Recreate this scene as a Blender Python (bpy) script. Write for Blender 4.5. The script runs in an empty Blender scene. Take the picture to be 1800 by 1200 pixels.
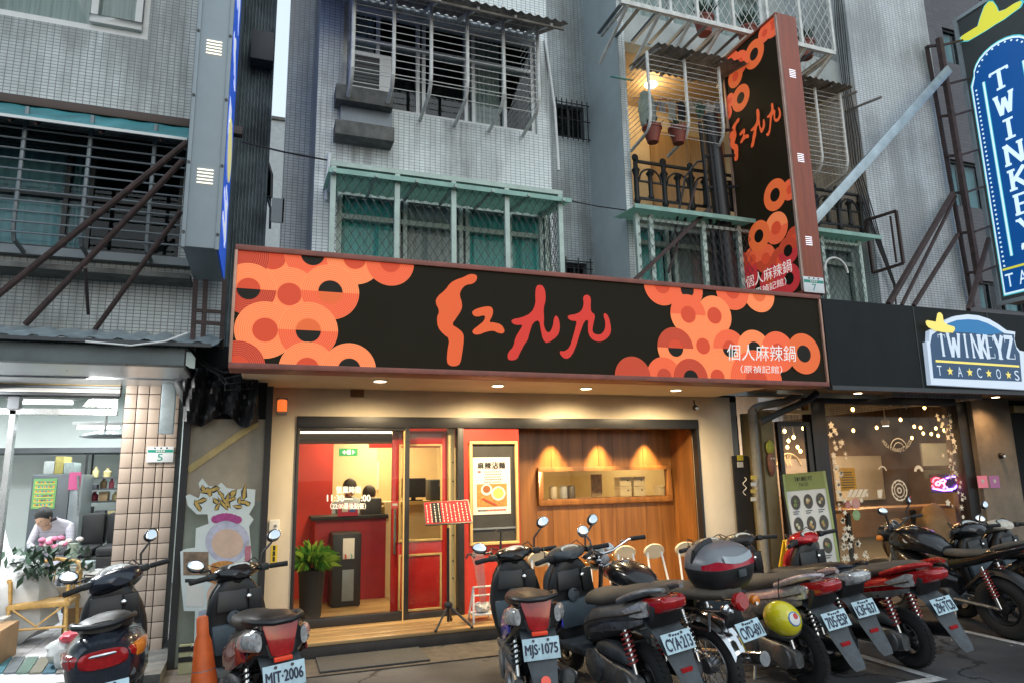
import bpy, bmesh, math, random
from math import sin, cos, pi, radians as R
from mathutils import Vector as V, Matrix
from mathutils.geometry import tessellate_polygon
random.seed(7)
S = bpy.context.scene
COL = S.collection

# ------------------------------------------------------------------ camera
CAMH, FPX = 1.65, 1200.0                  # eye height (m); focal length for an 1800 px wide frame
yaw, pit, rol = R(20.19), R(10.76), R(-1.117)
c_f = V((sin(yaw)*cos(pit), cos(yaw)*cos(pit), sin(pit)))
_r = V((cos(yaw), -sin(yaw), 0)); _u = _r.cross(c_f)
c_r = cos(rol)*_r + sin(rol)*_u
c_u = -sin(rol)*_r + cos(rol)*_u
CAMP = V((0, 0, CAMH))
cam = bpy.data.objects.new('camera', bpy.data.cameras.new('camera'))
COL.objects.link(cam)
cam.matrix_world = Matrix(((c_r.x, c_u.x, -c_f.x, 0), (c_r.y, c_u.y, -c_f.y, 0), (c_r.z, c_u.z, -c_f.z, CAMH), (0, 0, 0, 1)))
cam.data.sensor_width = 36; cam.data.lens = 36*FPX/1800
cam.data.clip_start = .05; cam.data.clip_end = 600
S.camera = cam

# ------------------------------------------------------------------ dusk sky, weak soft sun, exposure
W = bpy.data.worlds.new('World'); S.world = W; W.use_nodes = True
_n = W.node_tree.nodes; _bg = _n['Background']
_sky = _n.new('ShaderNodeTexSky'); _sky.sky_type = 'NISHITA'; _sky.sun_disc = False
_sky.sun_elevation = R(14); _sky.sun_rotation = R(170); _sky.air_density = 1.0; _sky.dust_density = 1.5; _sky.ozone_density = 2.0
_ov = _n.new('ShaderNodeMix'); _ov.data_type = 'RGBA'; _ov.inputs[0].default_value = .8; _ov.inputs[7].default_value = (5.2, 6.1, 6.7, 1)   # even overcast dusk over the clear sky
W.node_tree.links.new(_sky.outputs[0], _ov.inputs[6]); W.node_tree.links.new(_ov.outputs[2], _bg.inputs[0]); _bg.inputs[1].default_value = .185
sun = bpy.data.objects.new('sun', bpy.data.lights.new('sun', 'SUN')); COL.objects.link(sun)
sun.data.energy = .6; sun.data.angle = R(40); sun.data.color = (.9, .95, 1)
sun.rotation_euler = (R(50), 0, R(8))
S.view_settings.view_transform = 'Standard'; S.view_settings.look = 'None'
S.view_settings.exposure = 0.0; S.view_settings.gamma = 1; S.view_settings.use_curve_mapping = False
S.cycles.use_denoising = True
S.cycles.max_bounces = 8; S.cycles.transparent_max_bounces = 16; S.cycles.caustics_reflective = False
S.cycles.sample_clamp_indirect = 6

# ------------------------------------------------------------------ from the photograph's pixels (1800 x 1200) to a plane of the place
def ray(u, v): return c_r*((u-900)/FPX) - c_u*((v-600)/FPX) + c_f
def P(u, v, Y): d = ray(u, v); return CAMP + d*(Y/d.y)
def PZ(u, v, z): d = ray(u, v); return CAMP + d*((z-CAMH)/d.z)
def PX(u, v, X): d = ray(u, v); return CAMP + d*(X/d.x)

# ------------------------------------------------------------------ materials
MATS = {}
def M(name, col, rough=.5, metal=0., var=.18, scale=6., bump=0., emit=None, es=1., coat=0., spec=.5, stretch=None):
    if name in MATS: return MATS[name]
    m = bpy.data.materials.new(name); m.use_nodes = True; MATS[name] = m
    nt = m.node_tree; b = nt.nodes['Principled BSDF']; L = nt.links.new
    b.inputs['Roughness'].default_value = rough; b.inputs['Metallic'].default_value = metal
    b.inputs['Coat Weight'].default_value = coat; b.inputs['Specular IOR Level'].default_value = spec
    b.inputs['Base Color'].default_value = (*col, 1)
    if var > 0 or bump > 0:
        tc = nt.nodes.new('ShaderNodeTexCoord'); no = nt.nodes.new('ShaderNodeTexNoise')
        no.inputs['Scale'].default_value = scale; no.inputs['Detail'].default_value = 6; no.inputs['Roughness'].default_value = .65
        src = tc.outputs['Object']
        if stretch:
            mp = nt.nodes.new('ShaderNodeMapping'); mp.inputs['Scale'].default_value = stretch; L(src, mp.inputs[0]); src = mp.outputs[0]
        L(src, no.inputs['Vector'])
        if var > 0:
            mx = nt.nodes.new('ShaderNodeMix'); mx.data_type = 'RGBA'
            mr = nt.nodes.new('ShaderNodeMapRange'); mr.inputs[1].default_value = .3; mr.inputs[2].default_value = .7
            L(no.outputs['Fac'], mr.inputs[0]); L(mr.outputs[0], mx.inputs[0])
            mx.inputs[6].default_value = (*[c*(1-var) for c in col], 1); mx.inputs[7].default_value = (*[min(1, c*(1+var*.8)) for c in col], 1)
            L(mx.outputs[2], b.inputs['Base Color'])
            rr = nt.nodes.new('ShaderNodeMapRange'); rr.inputs[3].default_value = max(0, rough-.12); rr.inputs[4].default_value = min(1, rough+.15)
            L(no.outputs['Fac'], rr.inputs[0]); L(rr.outputs[0], b.inputs['Roughness'])
        if bump > 0:
            bp = nt.nodes.new('ShaderNodeBump'); bp.inputs['Strength'].default_value = bump; bp.inputs['Distance'].default_value = .01
            L(no.outputs['Fac'], bp.inputs['Height']); L(bp.outputs[0], b.inputs['Normal'])
    if emit:
        b.inputs['Emission Color'].default_value = (*emit, 1); b.inputs['Emission Strength'].default_value = es
    return m

def glass(name, tint=(1, 1, 1), ior=1.45, extra=0., rough=0.):
    m = bpy.data.materials.new(name); m.use_nodes = True; MATS[name] = m
    nt = m.node_tree; nt.nodes.clear(); L = nt.links.new
    o = nt.nodes.new('ShaderNodeOutputMaterial'); t = nt.nodes.new('ShaderNodeBsdfTransparent'); t.inputs[0].default_value = (*tint, 1)
    g = nt.nodes.new('ShaderNodeBsdfGlossy'); g.inputs['Roughness'].default_value = rough
    f = nt.nodes.new('ShaderNodeFresnel'); f.inputs[0].default_value = ior
    mx = nt.nodes.new('ShaderNodeMixShader'); ge = nt.nodes.new('ShaderNodeNewGeometry'); bf = nt.nodes.new('ShaderNodeMath'); bf.operation = 'SUBTRACT'; bf.inputs[0].default_value = 1; L(ge.outputs['Backfacing'], bf.inputs[1])
    fm = nt.nodes.new('ShaderNodeMath'); fm.operation = 'MULTIPLY'; L(f.outputs[0], fm.inputs[0]); L(bf.outputs[0], fm.inputs[1])   # only the outer face mirrors
    L(fm.outputs[0], mx.inputs[0]); L(t.outputs[0], mx.inputs[1]); L(g.outputs[0], mx.inputs[2])
    if extra:     # dust and mist on the pane
        d = nt.nodes.new('ShaderNodeBsdfDiffuse'); d.inputs[0].default_value = (.6, .58, .54, 1)
        n = nt.nodes.new('ShaderNodeTexNoise'); n.inputs['Scale'].default_value = 1.6; n.inputs['Detail'].default_value = 3
        tc = nt.nodes.new('ShaderNodeTexCoord'); L(tc.outputs['Object'], n.inputs['Vector'])
        r = nt.nodes.new('ShaderNodeMapRange'); r.inputs[1].default_value = .35; r.inputs[2].default_value = .75; r.inputs[4].default_value = extra
        L(n.outputs['Fac'], r.inputs[0])
        m2 = nt.nodes.new('ShaderNodeMixShader'); L(r.outputs[0], m2.inputs[0]); L(mx.outputs[0], m2.inputs[1]); L(d.outputs[0], m2.inputs[2]); L(m2.outputs[0], o.inputs[0])
    else: L(mx.outputs[0], o.inputs[0])
    return m

def mosaic(name, c1, c2, grout, tw, th, rough=.35, stain=.5, joint=.1, tone=(.15, .155, .145)):
    """small facade tiles, too small to pick apart: brick texture on (x+y, z), vertical dirt streaks"""
    m = bpy.data.materials.new(name); m.use_nodes = True; MATS[name] = m
    nt = m.node_tree; b = nt.nodes['Principled BSDF']; L = nt.links.new; N = nt.nodes.new
    g = N('ShaderNodeNewGeometry'); s = N('ShaderNodeSeparateXYZ'); L(g.outputs['Position'], s.inputs[0])
    a = N('ShaderNodeMath'); L(s.outputs[0], a.inputs[0]); L(s.outputs[1], a.inputs[1])
    c = N('ShaderNodeCombineXYZ'); L(a.outputs[0], c.inputs[0]); L(s.outputs[2], c.inputs[1])
    br = N('ShaderNodeTexBrick'); L(c.outputs[0], br.inputs['Vector']); br.offset = 0.
    br.inputs['Scale'].default_value = 1; br.inputs['Brick Width'].default_value = tw; br.inputs['Row Height'].default_value = th
    br.inputs['Mortar Size'].default_value = th*joint; br.inputs['Mortar Smooth'].default_value = .2
    br.inputs['Color1'].default_value = (*c1, 1); br.inputs['Color2'].default_value = (*c2, 1); br.inputs['Mortar'].default_value = (*grout, 1)
    mp = N('ShaderNodeMapping'); mp.inputs['Scale'].default_value = (2.6, .22, 1); L(c.outputs[0], mp.inputs[0])
    n1 = N('ShaderNodeTexNoise'); n1.inputs['Scale'].default_value = 1.3; n1.inputs['Detail'].default_value = 7; n1.inputs['Roughness'].default_value = .7; L(mp.outputs[0], n1.inputs['Vector'])
    n2 = N('ShaderNodeTexNoise'); n2.inputs['Scale'].default_value = .9; n2.inputs['Detail'].default_value = 4; L(c.outputs[0], n2.inputs['Vector'])
    mul = N('ShaderNodeMath'); mul.operation = 'MULTIPLY'; L(n1.outputs['Fac'], mul.inputs[0]); L(n2.outputs['Fac'], mul.inputs[1])
    mr = N('ShaderNodeMapRange'); mr.inputs[1].default_value = .2; mr.inputs[2].default_value = .33; mr.inputs[4].default_value = stain; L(mul.outputs[0], mr.inputs[0])
    mx = N('ShaderNodeMix'); mx.data_type = 'RGBA'; L(mr.outputs[0], mx.inputs[0]); L(br.outputs['Color'], mx.inputs[6]); mx.inputs[7].default_value = (*tone, 1)
    L(mx.outputs[2], b.inputs['Base Color']); b.inputs['Roughness'].default_value = rough
    bp = N('ShaderNodeBump'); bp.inputs['Strength'].default_value = .5; bp.inputs['Distance'].default_value = .004; bp.invert = True
    L(br.outputs['Fac'], bp.inputs['Height']); L(bp.outputs[0], b.inputs['Normal'])
    return m

def wood(name, c1, c2, scale=(14, 14, .6), rough=.4, coat=0.):
    m = bpy.data.materials.new(name); m.use_nodes = True; MATS[name] = m
    nt = m.node_tree; b = nt.nodes['Principled BSDF']; L = nt.links.new; N = nt.nodes.new
    tc = N('ShaderNodeTexCoord'); oi = N('ShaderNodeObjectInfo'); ad = N('ShaderNodeVectorMath'); ad.operation = 'ADD'
    sc = N('ShaderNodeMath'); sc.operation = 'MULTIPLY'; sc.inputs[1].default_value = 37; L(oi.outputs['Random'], sc.inputs[0])
    L(tc.outputs['Object'], ad.inputs[0]); L(sc.outputs[0], ad.inputs[1])
    mp = N('ShaderNodeMapping'); mp.inputs['Scale'].default_value = scale; L(ad.outputs[0], mp.inputs[0])
    n = N('ShaderNodeTexNoise'); n.inputs['Scale'].default_value = 1; n.inputs['Detail'].default_value = 8; n.inputs['Roughness'].default_value = .6; n.inputs['Distortion'].default_value = .6; L(mp.outputs[0], n.inputs['Vector'])
    mr = N('ShaderNodeMapRange'); mr.inputs[1].default_value = .32; mr.inputs[2].default_value = .68; L(n.outputs['Fac'], mr.inputs[0])
    mx = N('ShaderNodeMix'); mx.data_type = 'RGBA'; L(mr.outputs[0], mx.inputs[0]); mx.inputs[6].default_value = (*c1, 1); mx.inputs[7].default_value = (*c2, 1)
    L(mx.outputs[2], b.inputs['Base Color']); b.inputs['Roughness'].default_value = rough; b.inputs['Coat Weight'].default_value = coat
    return m

# ------------------------------------------------------------------ mesh builder
ORG = {}
class MB:
    def __init__(s): s.v = []; s.f = []; s.m = []; s.uv = {}
    def add(s, vs, fs, mi=0):
        o = len(s.v); s.v += [V(p) for p in vs]; s.f += [tuple(i+o for i in f) for f in fs]; s.m += [mi]*len(fs); return s
    def box(s, a, b, mi=0):
        (x0, y0, z0), (x1, y1, z1) = [[min(p, q) for p, q in zip(a, b)], [max(p, q) for p, q in zip(a, b)]]
        return s.add([(x0,y0,z0),(x1,y0,z0),(x1,y1,z0),(x0,y1,z0),(x0,y0,z1),(x1,y0,z1),(x1,y1,z1),(x0,y1,z1)],
            [(0,3,2,1),(4,5,6,7),(0,1,5,4),(1,2,6,5),(2,3,7,6),(3,0,4,7)], mi)
    def hexa(s, p, mi=0):   # eight corners: bottom ring then top ring
        return s.add(p, [(0,3,2,1),(4,5,6,7),(0,1,5,4),(1,2,6,5),(2,3,7,6),(3,0,4,7)], mi)
    def loft(s, rings, mi=0, cap=True, closed=True):
        n = len(rings[0]); o = len(s.v); s.v += [V(p) for r in rings for p in r]; k = n if closed else n-1; c0 = len(s.f)
        for i in range(len(rings)-1):
            for j in range(k): s.f.append((o+i*n+j, o+i*n+(j+1)%n, o+(i+1)*n+(j+1)%n, o+(i+1)*n+j))
        if cap: s.f.append(tuple(o+j for j in range(n))[::-1]); s.f.append(tuple(o+(len(rings)-1)*n+j for j in range(n)))
        s.m += [mi]*(len(s.f)-c0); return s
    def tube(s, pts, r, n=8, mi=0, cap=True, closed=False):
        pts = [V(p) for p in pts]; k = len(pts); rs = r if isinstance(r, (list, tuple)) else [r]*k
        ts = [((pts[(i+1) % k] if (closed or i < k-1) else pts[i])-(pts[i-1] if (closed or i > 0) else pts[i])).normalized() for i in range(k)]
        a = V((0, 0, 1)) if abs(ts[0].z) < .9 else V((1, 0, 0)); x = ts[0].cross(a).normalized(); rings = []
        for i in range(k):
            x = (x-ts[i]*x.dot(ts[i])).normalized(); y = ts[i].cross(x)
            rings.append([pts[i]+(x*cos(2*pi*j/n)+y*sin(2*pi*j/n))*rs[i] for j in range(n)])
        if closed: rings.append(rings[0])
        return s.loft(rings, mi, cap and not closed)
    def bar(s, a, b, w, h=None, mi=0, up=(0, 0, 1)):   # rectangular bar between two points
        a, b = V(a), V(b); h = h or w; t = (b-a).normalized(); u = V(up)
        if abs(t.dot(u)) > .95: u = V((0, 1, 0))
        x = t.cross(u).normalized()*w/2; y = x.cross(t).normalized()*h/2
        return s.hexa([a-x-y, a+x-y, a+x+y, a-x+y, b-x-y, b+x-y, b+x+y, b-x+y], mi)
    def lathe(s, prof, c=(0, 0, 0), ax=(0, 0, 1), n=20, mi=0, cap=True):
        c = V(c); z = V(ax).normalized(); x = z.cross(V((0, 0, 1)) if abs(z.z) < .9 else V((1, 0, 0))).normalized(); y = z.cross(x)
        return s.loft([[c+z*h+(x*cos(2*pi*j/n)+y*sin(2*pi*j/n))*r for j in range(n)] for r, h in prof], mi, cap)
    def ell(s, c, rx, ry, rz, n=14, k=8, mi=0, rot=None):
        c = V(c); rings = []
        for i in range(k+1):
            t = -pi/2+pi*i/k; t = max(-1.5, min(1.5, t))
            rings.append([c+((rot @ V((rx*cos(t)*cos(2*pi*j/n), ry*cos(t)*sin(2*pi*j/n), rz*sin(t)))) if rot else V((rx*cos(t)*cos(2*pi*j/n), ry*cos(t)*sin(2*pi*j/n), rz*sin(t)))) for j in range(n)])
        return s.loft(rings, mi)
    def torus(s, c, Rr, r, ax=(1, 0, 0), n=32, k=10, mi=0, a0=0, a1=2*pi, ry=None):
        c = V(c); z = V(ax).normalized(); x = z.cross(V((0, 0, 1)) if abs(z.z) < .9 else V((1, 0, 0))).normalized(); y = z.cross(x); rings = []
        full = abs(a1-a0-2*pi) < 1e-6
        for i in range(n+1):
            a = a0+(a1-a0)*i/n; d = x*cos(a)+y*sin(a)
            rings.append([c+d*(Rr+r*cos(2*pi*j/k))+z*((ry or r)*sin(2*pi*j/k)) for j in range(k)])
        return s.loft(rings, mi, cap=not full)
    def flat(s, poly, O, U, W, mi=0):   # a polygon in the plane O + a U + b W
        pts = [V((a, b, 0)) for a, b in poly]; tri = tessellate_polygon([pts])
        return s.add([V(O)+V(U)*a+V(W)*b for a, b in poly], [tuple(t) for t in tri], mi)
    def prism(s, poly, O, U, W, D, mi=0):   # extruded by D
        n = len(poly); pts = [V((a, b, 0)) for a, b in poly]; tri = [tuple(t) for t in tessellate_polygon([pts])]
        base = [V(O)+V(U)*a+V(W)*b for a, b in poly]
        return s.add(base+[p+V(D) for p in base], tri+[tuple(i+n for i in t[::-1]) for t in tri]+[(i, (i+1) % n, (i+1) % n+n, i+n) for i in range(n)], mi)
    def quad(s, a, b, c, d, mi=0): return s.add([a, b, c, d], [(0, 1, 2, 3)], mi)
    def xf(s, m): s.v = [m @ p for p in s.v]; return s
    def join(s, o, mi=0): s.add(o.v, o.f, mi); return s
    def mesh(s, name, mats, org=V((0, 0, 0)), smooth=True, bevel=0, sharp=40):
        me = bpy.data.meshes.new(name); me.from_pydata([tuple(p-org) for p in s.v], [], s.f)
        mats = mats if isinstance(mats, (list, tuple)) else [mats]
        for m in mats: me.materials.append(m)
        if len(mats) > 1: me.polygons.foreach_set('material_index', s.m)
        b = bmesh.new(); b.from_mesh(me)
        if not s.uv: bmesh.ops.recalc_face_normals(b, faces=b.faces)
        if bevel:
            bmesh.ops.remove_doubles(b, verts=b.verts, dist=1e-5)
            es = [e for e in b.edges if len(e.link_faces) == 2 and e.calc_face_angle(0) > .6]
            bmesh.ops.bevel(b, geom=es, offset=bevel, segments=2, profile=.6, affect='EDGES', clamp_overlap=True)
        b.to_mesh(me); b.free()
        if smooth:
            me.polygons.foreach_set('use_smooth', [True]*len(me.polygons)); me.set_sharp_from_angle(angle=R(sharp))
        me.update(); return me
    def build(s, name, mats, parent=None, kind=None, label=None, cat=None, group=None, **k):
        if parent is not None: org = ORG[parent]
        elif s.v:
            xs = [p.x for p in s.v]; ys = [p.y for p in s.v]; org = V(((min(xs)+max(xs))/2, (min(ys)+max(ys))/2, min(p.z for p in s.v)))
        o = bpy.data.objects.new(name, s.mesh(name, mats, org, **k)); COL.objects.link(o)
        if parent is not None: o.parent = parent
        else: o.location = org
        ORG[o] = org; tag(o, label, cat, group, kind); return o

def tag(o, label=None, cat=None, group=None, kind=None):
    if label: o['label'] = label
    if cat: o['category'] = cat
    if group: o['group'] = group
    if kind: o['kind'] = kind
    return o
def T(name, label, cat, loc=(0, 0, 0), group=None, local=False, rot=None):
    o = bpy.data.objects.new(name, None); COL.objects.link(o); o.location = loc; o.empty_display_size = .1
    if rot is not None: o.rotation_euler = rot
    ORG[o] = V((0, 0, 0)) if local else V(loc); return tag(o, label, cat, group)
def piece(name, me, parent, loc, rot=None, scale=None):
    o = bpy.data.objects.new(name, me); COL.objects.link(o); o.parent = parent; o.location = V(loc)-ORG[parent]
    if rot: o.rotation_euler = rot
    if scale: o.scale = scale
    ORG[o] = V(loc); return o
def bx(name, a, b, mat, parent=None, bevel=0, **k): return MB().box(a, b).build(name, mat, parent, bevel=bevel, smooth=bevel > 0, **k)
LK = 1.9
def light(kind, loc, e, col, size=.1, to=None, spot=120, blend=.6, sy=None):
    l = bpy.data.objects.new('lamp_light', bpy.data.lights.new('lamp_light', kind)); COL.objects.link(l); l.location = loc
    l.data.energy = e*LK; l.data.color = col
    if kind == 'AREA':
        l.data.size = size
        if sy: l.data.shape = 'RECTANGLE'; l.data.size_y = sy
    else: l.data.shadow_soft_size = size
    if kind == 'SPOT': l.data.spot_size = R(spot); l.data.spot_blend = blend
    if to is not None: l.rotation_euler = (V(to)-V(loc)).to_track_quat('-Z', 'Y').to_euler()
    return l

# ------------------------------------------------------------------ lettering as flat meshes
_TC = {}
def glyphs(body):
    if body in _TC: return _TC[body]
    cu = bpy.data.curves.new('lettering', 'FONT'); cu.body = body; cu.resolution_u = 3
    o = bpy.data.objects.new('lettering', cu); COL.objects.link(o)
    bpy.context.view_layer.update()
    me = o.to_mesh(); vs = [(v.co.x, v.co.y) for v in me.vertices]; fs = [tuple(p.vertices) for p in me.polygons]
    o.to_mesh_clear(); bpy.data.objects.remove(o); bpy.data.curves.remove(cu)
    if not vs: vs = [(0, 0), (1, 0), (1, 1)]; fs = [(0, 1, 2)]
    x0 = min(v[0] for v in vs); x1 = max(v[0] for v in vs); y0 = min(v[1] for v in vs); y1 = max(v[1] for v in vs)
    _TC[body] = ([((x-x0)/(x1-x0+1e-9), (y-y0)/(y1-y0+1e-9)) for x, y in vs], fs, (x1-x0)/(y1-y0+1e-9)); return _TC[body]
for _t in ['個人麻辣鍋', '（原禎記館）', '營業時間', '11:30—', ':00', '（22:00最後點餐）', '麻', '辣', '沾', '麵', '7', '5', 'MJT·2006', 'MJS·1075', 'CYA·213', 'CVD-691', '705·ESP',
           'K3F·637', '296·TCB', 'TACOS', 'WINK', 'HOLA TWINKEYZ TACOS', 'T', 'A', 'C', 'O', 'S', 'App Store', 'Google Play']: glyphs(_t)
def text(mb, body, O, U, W, mi=0, bold=0):
    """letters filling the parallelogram O, O+U, O+U+W, O+W"""
    vs, fs, _ = glyphs(body)
    for k, (p, q) in enumerate(((0, 0), (bold, 0), (-bold, 0), (0, bold), (0, -bold)) if bold else ((0, 0),)):
        e = V(U).cross(V(W)).normalized()*.00012*k
        mb.add([V(O)+V(U).normalized()*p+V(W).normalized()*q+e+V(U)*a+V(W)*b for a, b in vs], fs, mi)
    return mb
ORD = 'first second third fourth fifth sixth seventh eighth ninth tenth eleventh twelfth thirteenth fourteenth fifteenth sixteenth'.split()
# ------------------------------------------------------------------ shared materials
m_asph = M('asphalt', (.042, .043, .047), .75, var=.6, scale=90, bump=.7, spec=.4)
_nt = m_asph.node_tree; _b = _nt.nodes['Principled BSDF']; _tc = _nt.nodes.new('ShaderNodeTexCoord'); _n1 = _nt.nodes.new('ShaderNodeTexNoise'); _n1.inputs['Scale'].default_value = .9; _n1.inputs['Detail'].default_value = 5
_v = _nt.nodes.new('ShaderNodeTexVoronoi'); _v.feature = 'DISTANCE_TO_EDGE'; _v.inputs['Scale'].default_value = .55; _nd = _nt.nodes.new('ShaderNodeTexNoise'); _nd.inputs['Scale'].default_value = 2.5; _nd.inputs['Detail'].default_value = 5
_ad = _nt.nodes.new('ShaderNodeVectorMath'); _ad.operation = 'ADD'; _nt.links.new(_tc.outputs['Object'], _ad.inputs[0]); _nt.links.new(_nd.outputs['Color'], _ad.inputs[1]); _nt.links.new(_ad.outputs[0], _v.inputs['Vector']); _nt.links.new(_tc.outputs['Object'], _n1.inputs['Vector']); _nt.links.new(_tc.outputs['Object'], _nd.inputs['Vector'])
_cr = _nt.nodes.new('ShaderNodeMapRange'); _cr.inputs[1].default_value = .004; _cr.inputs[2].default_value = .022; _cr.inputs[3].default_value = .15; _nt.links.new(_v.outputs['Distance'], _cr.inputs[0])
_pr = _nt.nodes.new('ShaderNodeMapRange'); _pr.inputs[1].default_value = .35; _pr.inputs[2].default_value = .65; _pr.inputs[3].default_value = .3; _pr.inputs[4].default_value = 2.1; _nt.links.new(_n1.outputs['Fac'], _pr.inputs[0])
_mm = _nt.nodes.new('ShaderNodeMath'); _mm.operation = 'MULTIPLY'; _nt.links.new(_cr.outputs[0], _mm.inputs[0]); _nt.links.new(_pr.outputs[0], _mm.inputs[1])
_src = _b.inputs['Base Color'].links[0].from_socket; _vm = _nt.nodes.new('ShaderNodeVectorMath'); _vm.operation = 'SCALE'; _nt.links.new(_src, _vm.inputs[0]); _nt.links.new(_mm.outputs[0], _vm.inputs['Scale']); _nt.links.new(_vm.outputs[0], _b.inputs['Base Color'])
m_conc = M('concrete', (.075, .066, .056), .85, var=.5, scale=9, bump=.5)
m_concd = M('dirty_concrete', (.13, .13, .12), .9, var=.5, scale=7, bump=.5)
m_white = M('white_paint', (.72, .72, .7), .5, var=.08)
m_line = M('road_paint', (.5, .5, .5), .7, var=.5, scale=14)
m_cream = M('cream_wall', (.66, .58, .45), .6, var=.13, scale=1.6, bump=.08, stretch=(1, 1, .5))
m_black = M('black_metal', (.018, .018, .02), .4, var=.2)
m_blackm = M('matt_black', (.02, .02, .022), .7, var=.2)
m_dark = M('dark_grey', (.05, .055, .06), .55, var=.2)
m_grey = M('grey_metal', (.2, .23, .25), .45, .3, var=.2, scale=3)
m_steel = M('stainless_steel', (.55, .56, .56), .25, .9, var=.1)
m_chrome = M('chrome', (.75, .75, .76), .12, 1., var=.05)
m_galv = M('galvanised_steel', (.42, .5, .54), .4, .5, var=.25, scale=5)
m_rust = M('rusty_steel', (.06, .035, .032), .7, var=.5, scale=12, bump=.3)
m_rustt = M('rusted_sheet', (.3, .275, .245), .75, var=.6, scale=5, bump=.3)
m_wframe = M('aluminium_white_frame', (.74, .76, .75), .45, var=.15, scale=4)
m_gframe = M('aluminium_green_frame', (.44, .54, .48), .5, var=.25, scale=4)
m_cagew = M('cage_white', (.7, .7, .66), .45, var=.25, scale=10)
m_teal = M('teal_awning', (.10, .34, .29), .5, var=.3, scale=4)
m_tealf = M('teal_fibreglass', (.05, .24, .27), .4, var=.4, scale=3)
m_brown = M('brown_gutter', (.06, .032, .022), .5, var=.3)
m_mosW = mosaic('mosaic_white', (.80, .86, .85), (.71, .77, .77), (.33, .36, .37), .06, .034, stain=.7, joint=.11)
m_mosD = mosaic('mosaic_shaded', (.50, .56, .58), (.42, .48, .50), (.2, .23, .25), .06, .034, stain=.65, joint=.13)  # white mosaic darkened: shade of sides and recesses is in the colour
m_mosL = mosaic('mosaic_left', (.62, .66, .66), (.53, .57, .57), (.22, .24, .25), .06, .034, stain=.65, joint=.13)
m_mosR = mosaic('mosaic_right', (.68, .71, .72), (.6, .63, .65), (.26, .28, .3), .07, .036, stain=.5, joint=.13)
m_plum = mosaic('plum_brick', (.085, .07, .08), (.06, .05, .058), (.045, .04, .042), .22, .07, stain=.3, tone=(.04, .035, .04))
m_plast = M('plaster_pale', (.5, .53, .51), .8, var=.25, scale=1.2, bump=.1)
m_glassd = glass('window_glass', (.86, .9, .9), 1.45)
m_glass = glass('shop_glass', (.93, .94, .93), 1.35)
m_glasst = glass('misted_glass', (.9, .88, .82), 1.3, extra=.10)
m_curtT = M('teal_curtain', (.14, .6, .54), .9, var=.3, scale=3, stretch=(20, 20, .4))
m_curtG = M('grey_curtain', (.42, .45, .42), .9, var=.35, scale=3, stretch=(20, 20, .4))
m_curtB = M('blue_blind', (.22, .42, .47), .8, var=.3, scale=2)
m_room = M('dark_room', (.012, .014, .016), .9, var=0)  # near-black, so rooms and gaps behind openings are dark by colour
m_roomw = M('shop_white_wall', (.62, .67, .64), .7, var=.06, scale=2)
m_red = M('red_panel', (.5, .035, .022), .45, var=.08)
m_redd = M('red_gloss_door', (.45, .02, .018), .22, var=.12, coat=.4)
m_gold = M('gold_trim', (.62, .43, .17), .4, var=.15)
m_yellowwall = M('yellow_cream_wall', (.7, .56, .3), .6, var=.06)
m_wood = wood('walnut_panel', (.15, .058, .014), (.30, .13, .036), (9, 9, .5), .38, .15)
m_woodf = wood('floor_wood', (.27, .17, .075), (.45, .3, .14), (.8, 12, 12), .35)
m_lamp = M('lamp_glow', (1, .9, .7), .5, var=0, emit=(1, .82, .55), es=9)
m_tube = M('tube_glow', (1, 1, 1), .5, var=0, emit=(.92, .97, 1), es=7)
m_bulb = M('bulb_glow', (1, .7, .3), .5, var=0, emit=(1, .58, .2), es=14)
m_wire = M('black_wire', (.012, .012, .014), .6, var=0)
m_paper = M('white_paper', (.62, .61, .57), .7, var=.05)

def wall_holes(mb, x0, x1, z0, z1, y, holes=(), depth=.2, mi=0, face=-1):
    """a wall in the plane y with rectangular holes (a0, a1, b0, b1) and their reveals"""
    xs = sorted({x0, x1, *[h[0] for h in holes], *[h[1] for h in holes]}); zs = sorted({z0, z1, *[h[2] for h in holes], *[h[3] for h in holes]})
    for i in range(len(xs)-1):
        for j in range(len(zs)-1):
            cx, cz = (xs[i]+xs[i+1])/2, (zs[j]+zs[j+1])/2
            if any(h[0] < cx < h[1] and h[2] < cz < h[3] for h in holes): continue
            mb.quad((xs[i], y, zs[j]), (xs[i+1], y, zs[j]), (xs[i+1], y, zs[j+1]), (xs[i], y, zs[j+1]), mi)
    for a0, a1, b0, b1 in holes:
        q = y+depth
        mb.quad((a0,y,b0), (a0,q,b0), (a0,q,b1), (a0,y,b1), mi); mb.quad((a1,y,b0), (a1,y,b1), (a1,q,b1), (a1,q,b0), mi)
        mb.quad((a0,y,b0), (a1,y,b0), (a1,q,b0), (a0,q,b0), mi); mb.quad((a0,y,b1), (a0,q,b1), (a1,q,b1), (a1,y,b1), mi)
    return mb

def rect_px(u0, v0, u1, v1, Y):   # pixel box -> x0, x1, z0, z1 in the plane Y (mid lines)
    um, vm = (u0+u1)/2, (v0+v1)/2
    return P(u0, vm, Y).x, P(u1, vm, Y).x, P(um, v1, Y).z, P(um, v0, Y).z

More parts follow.
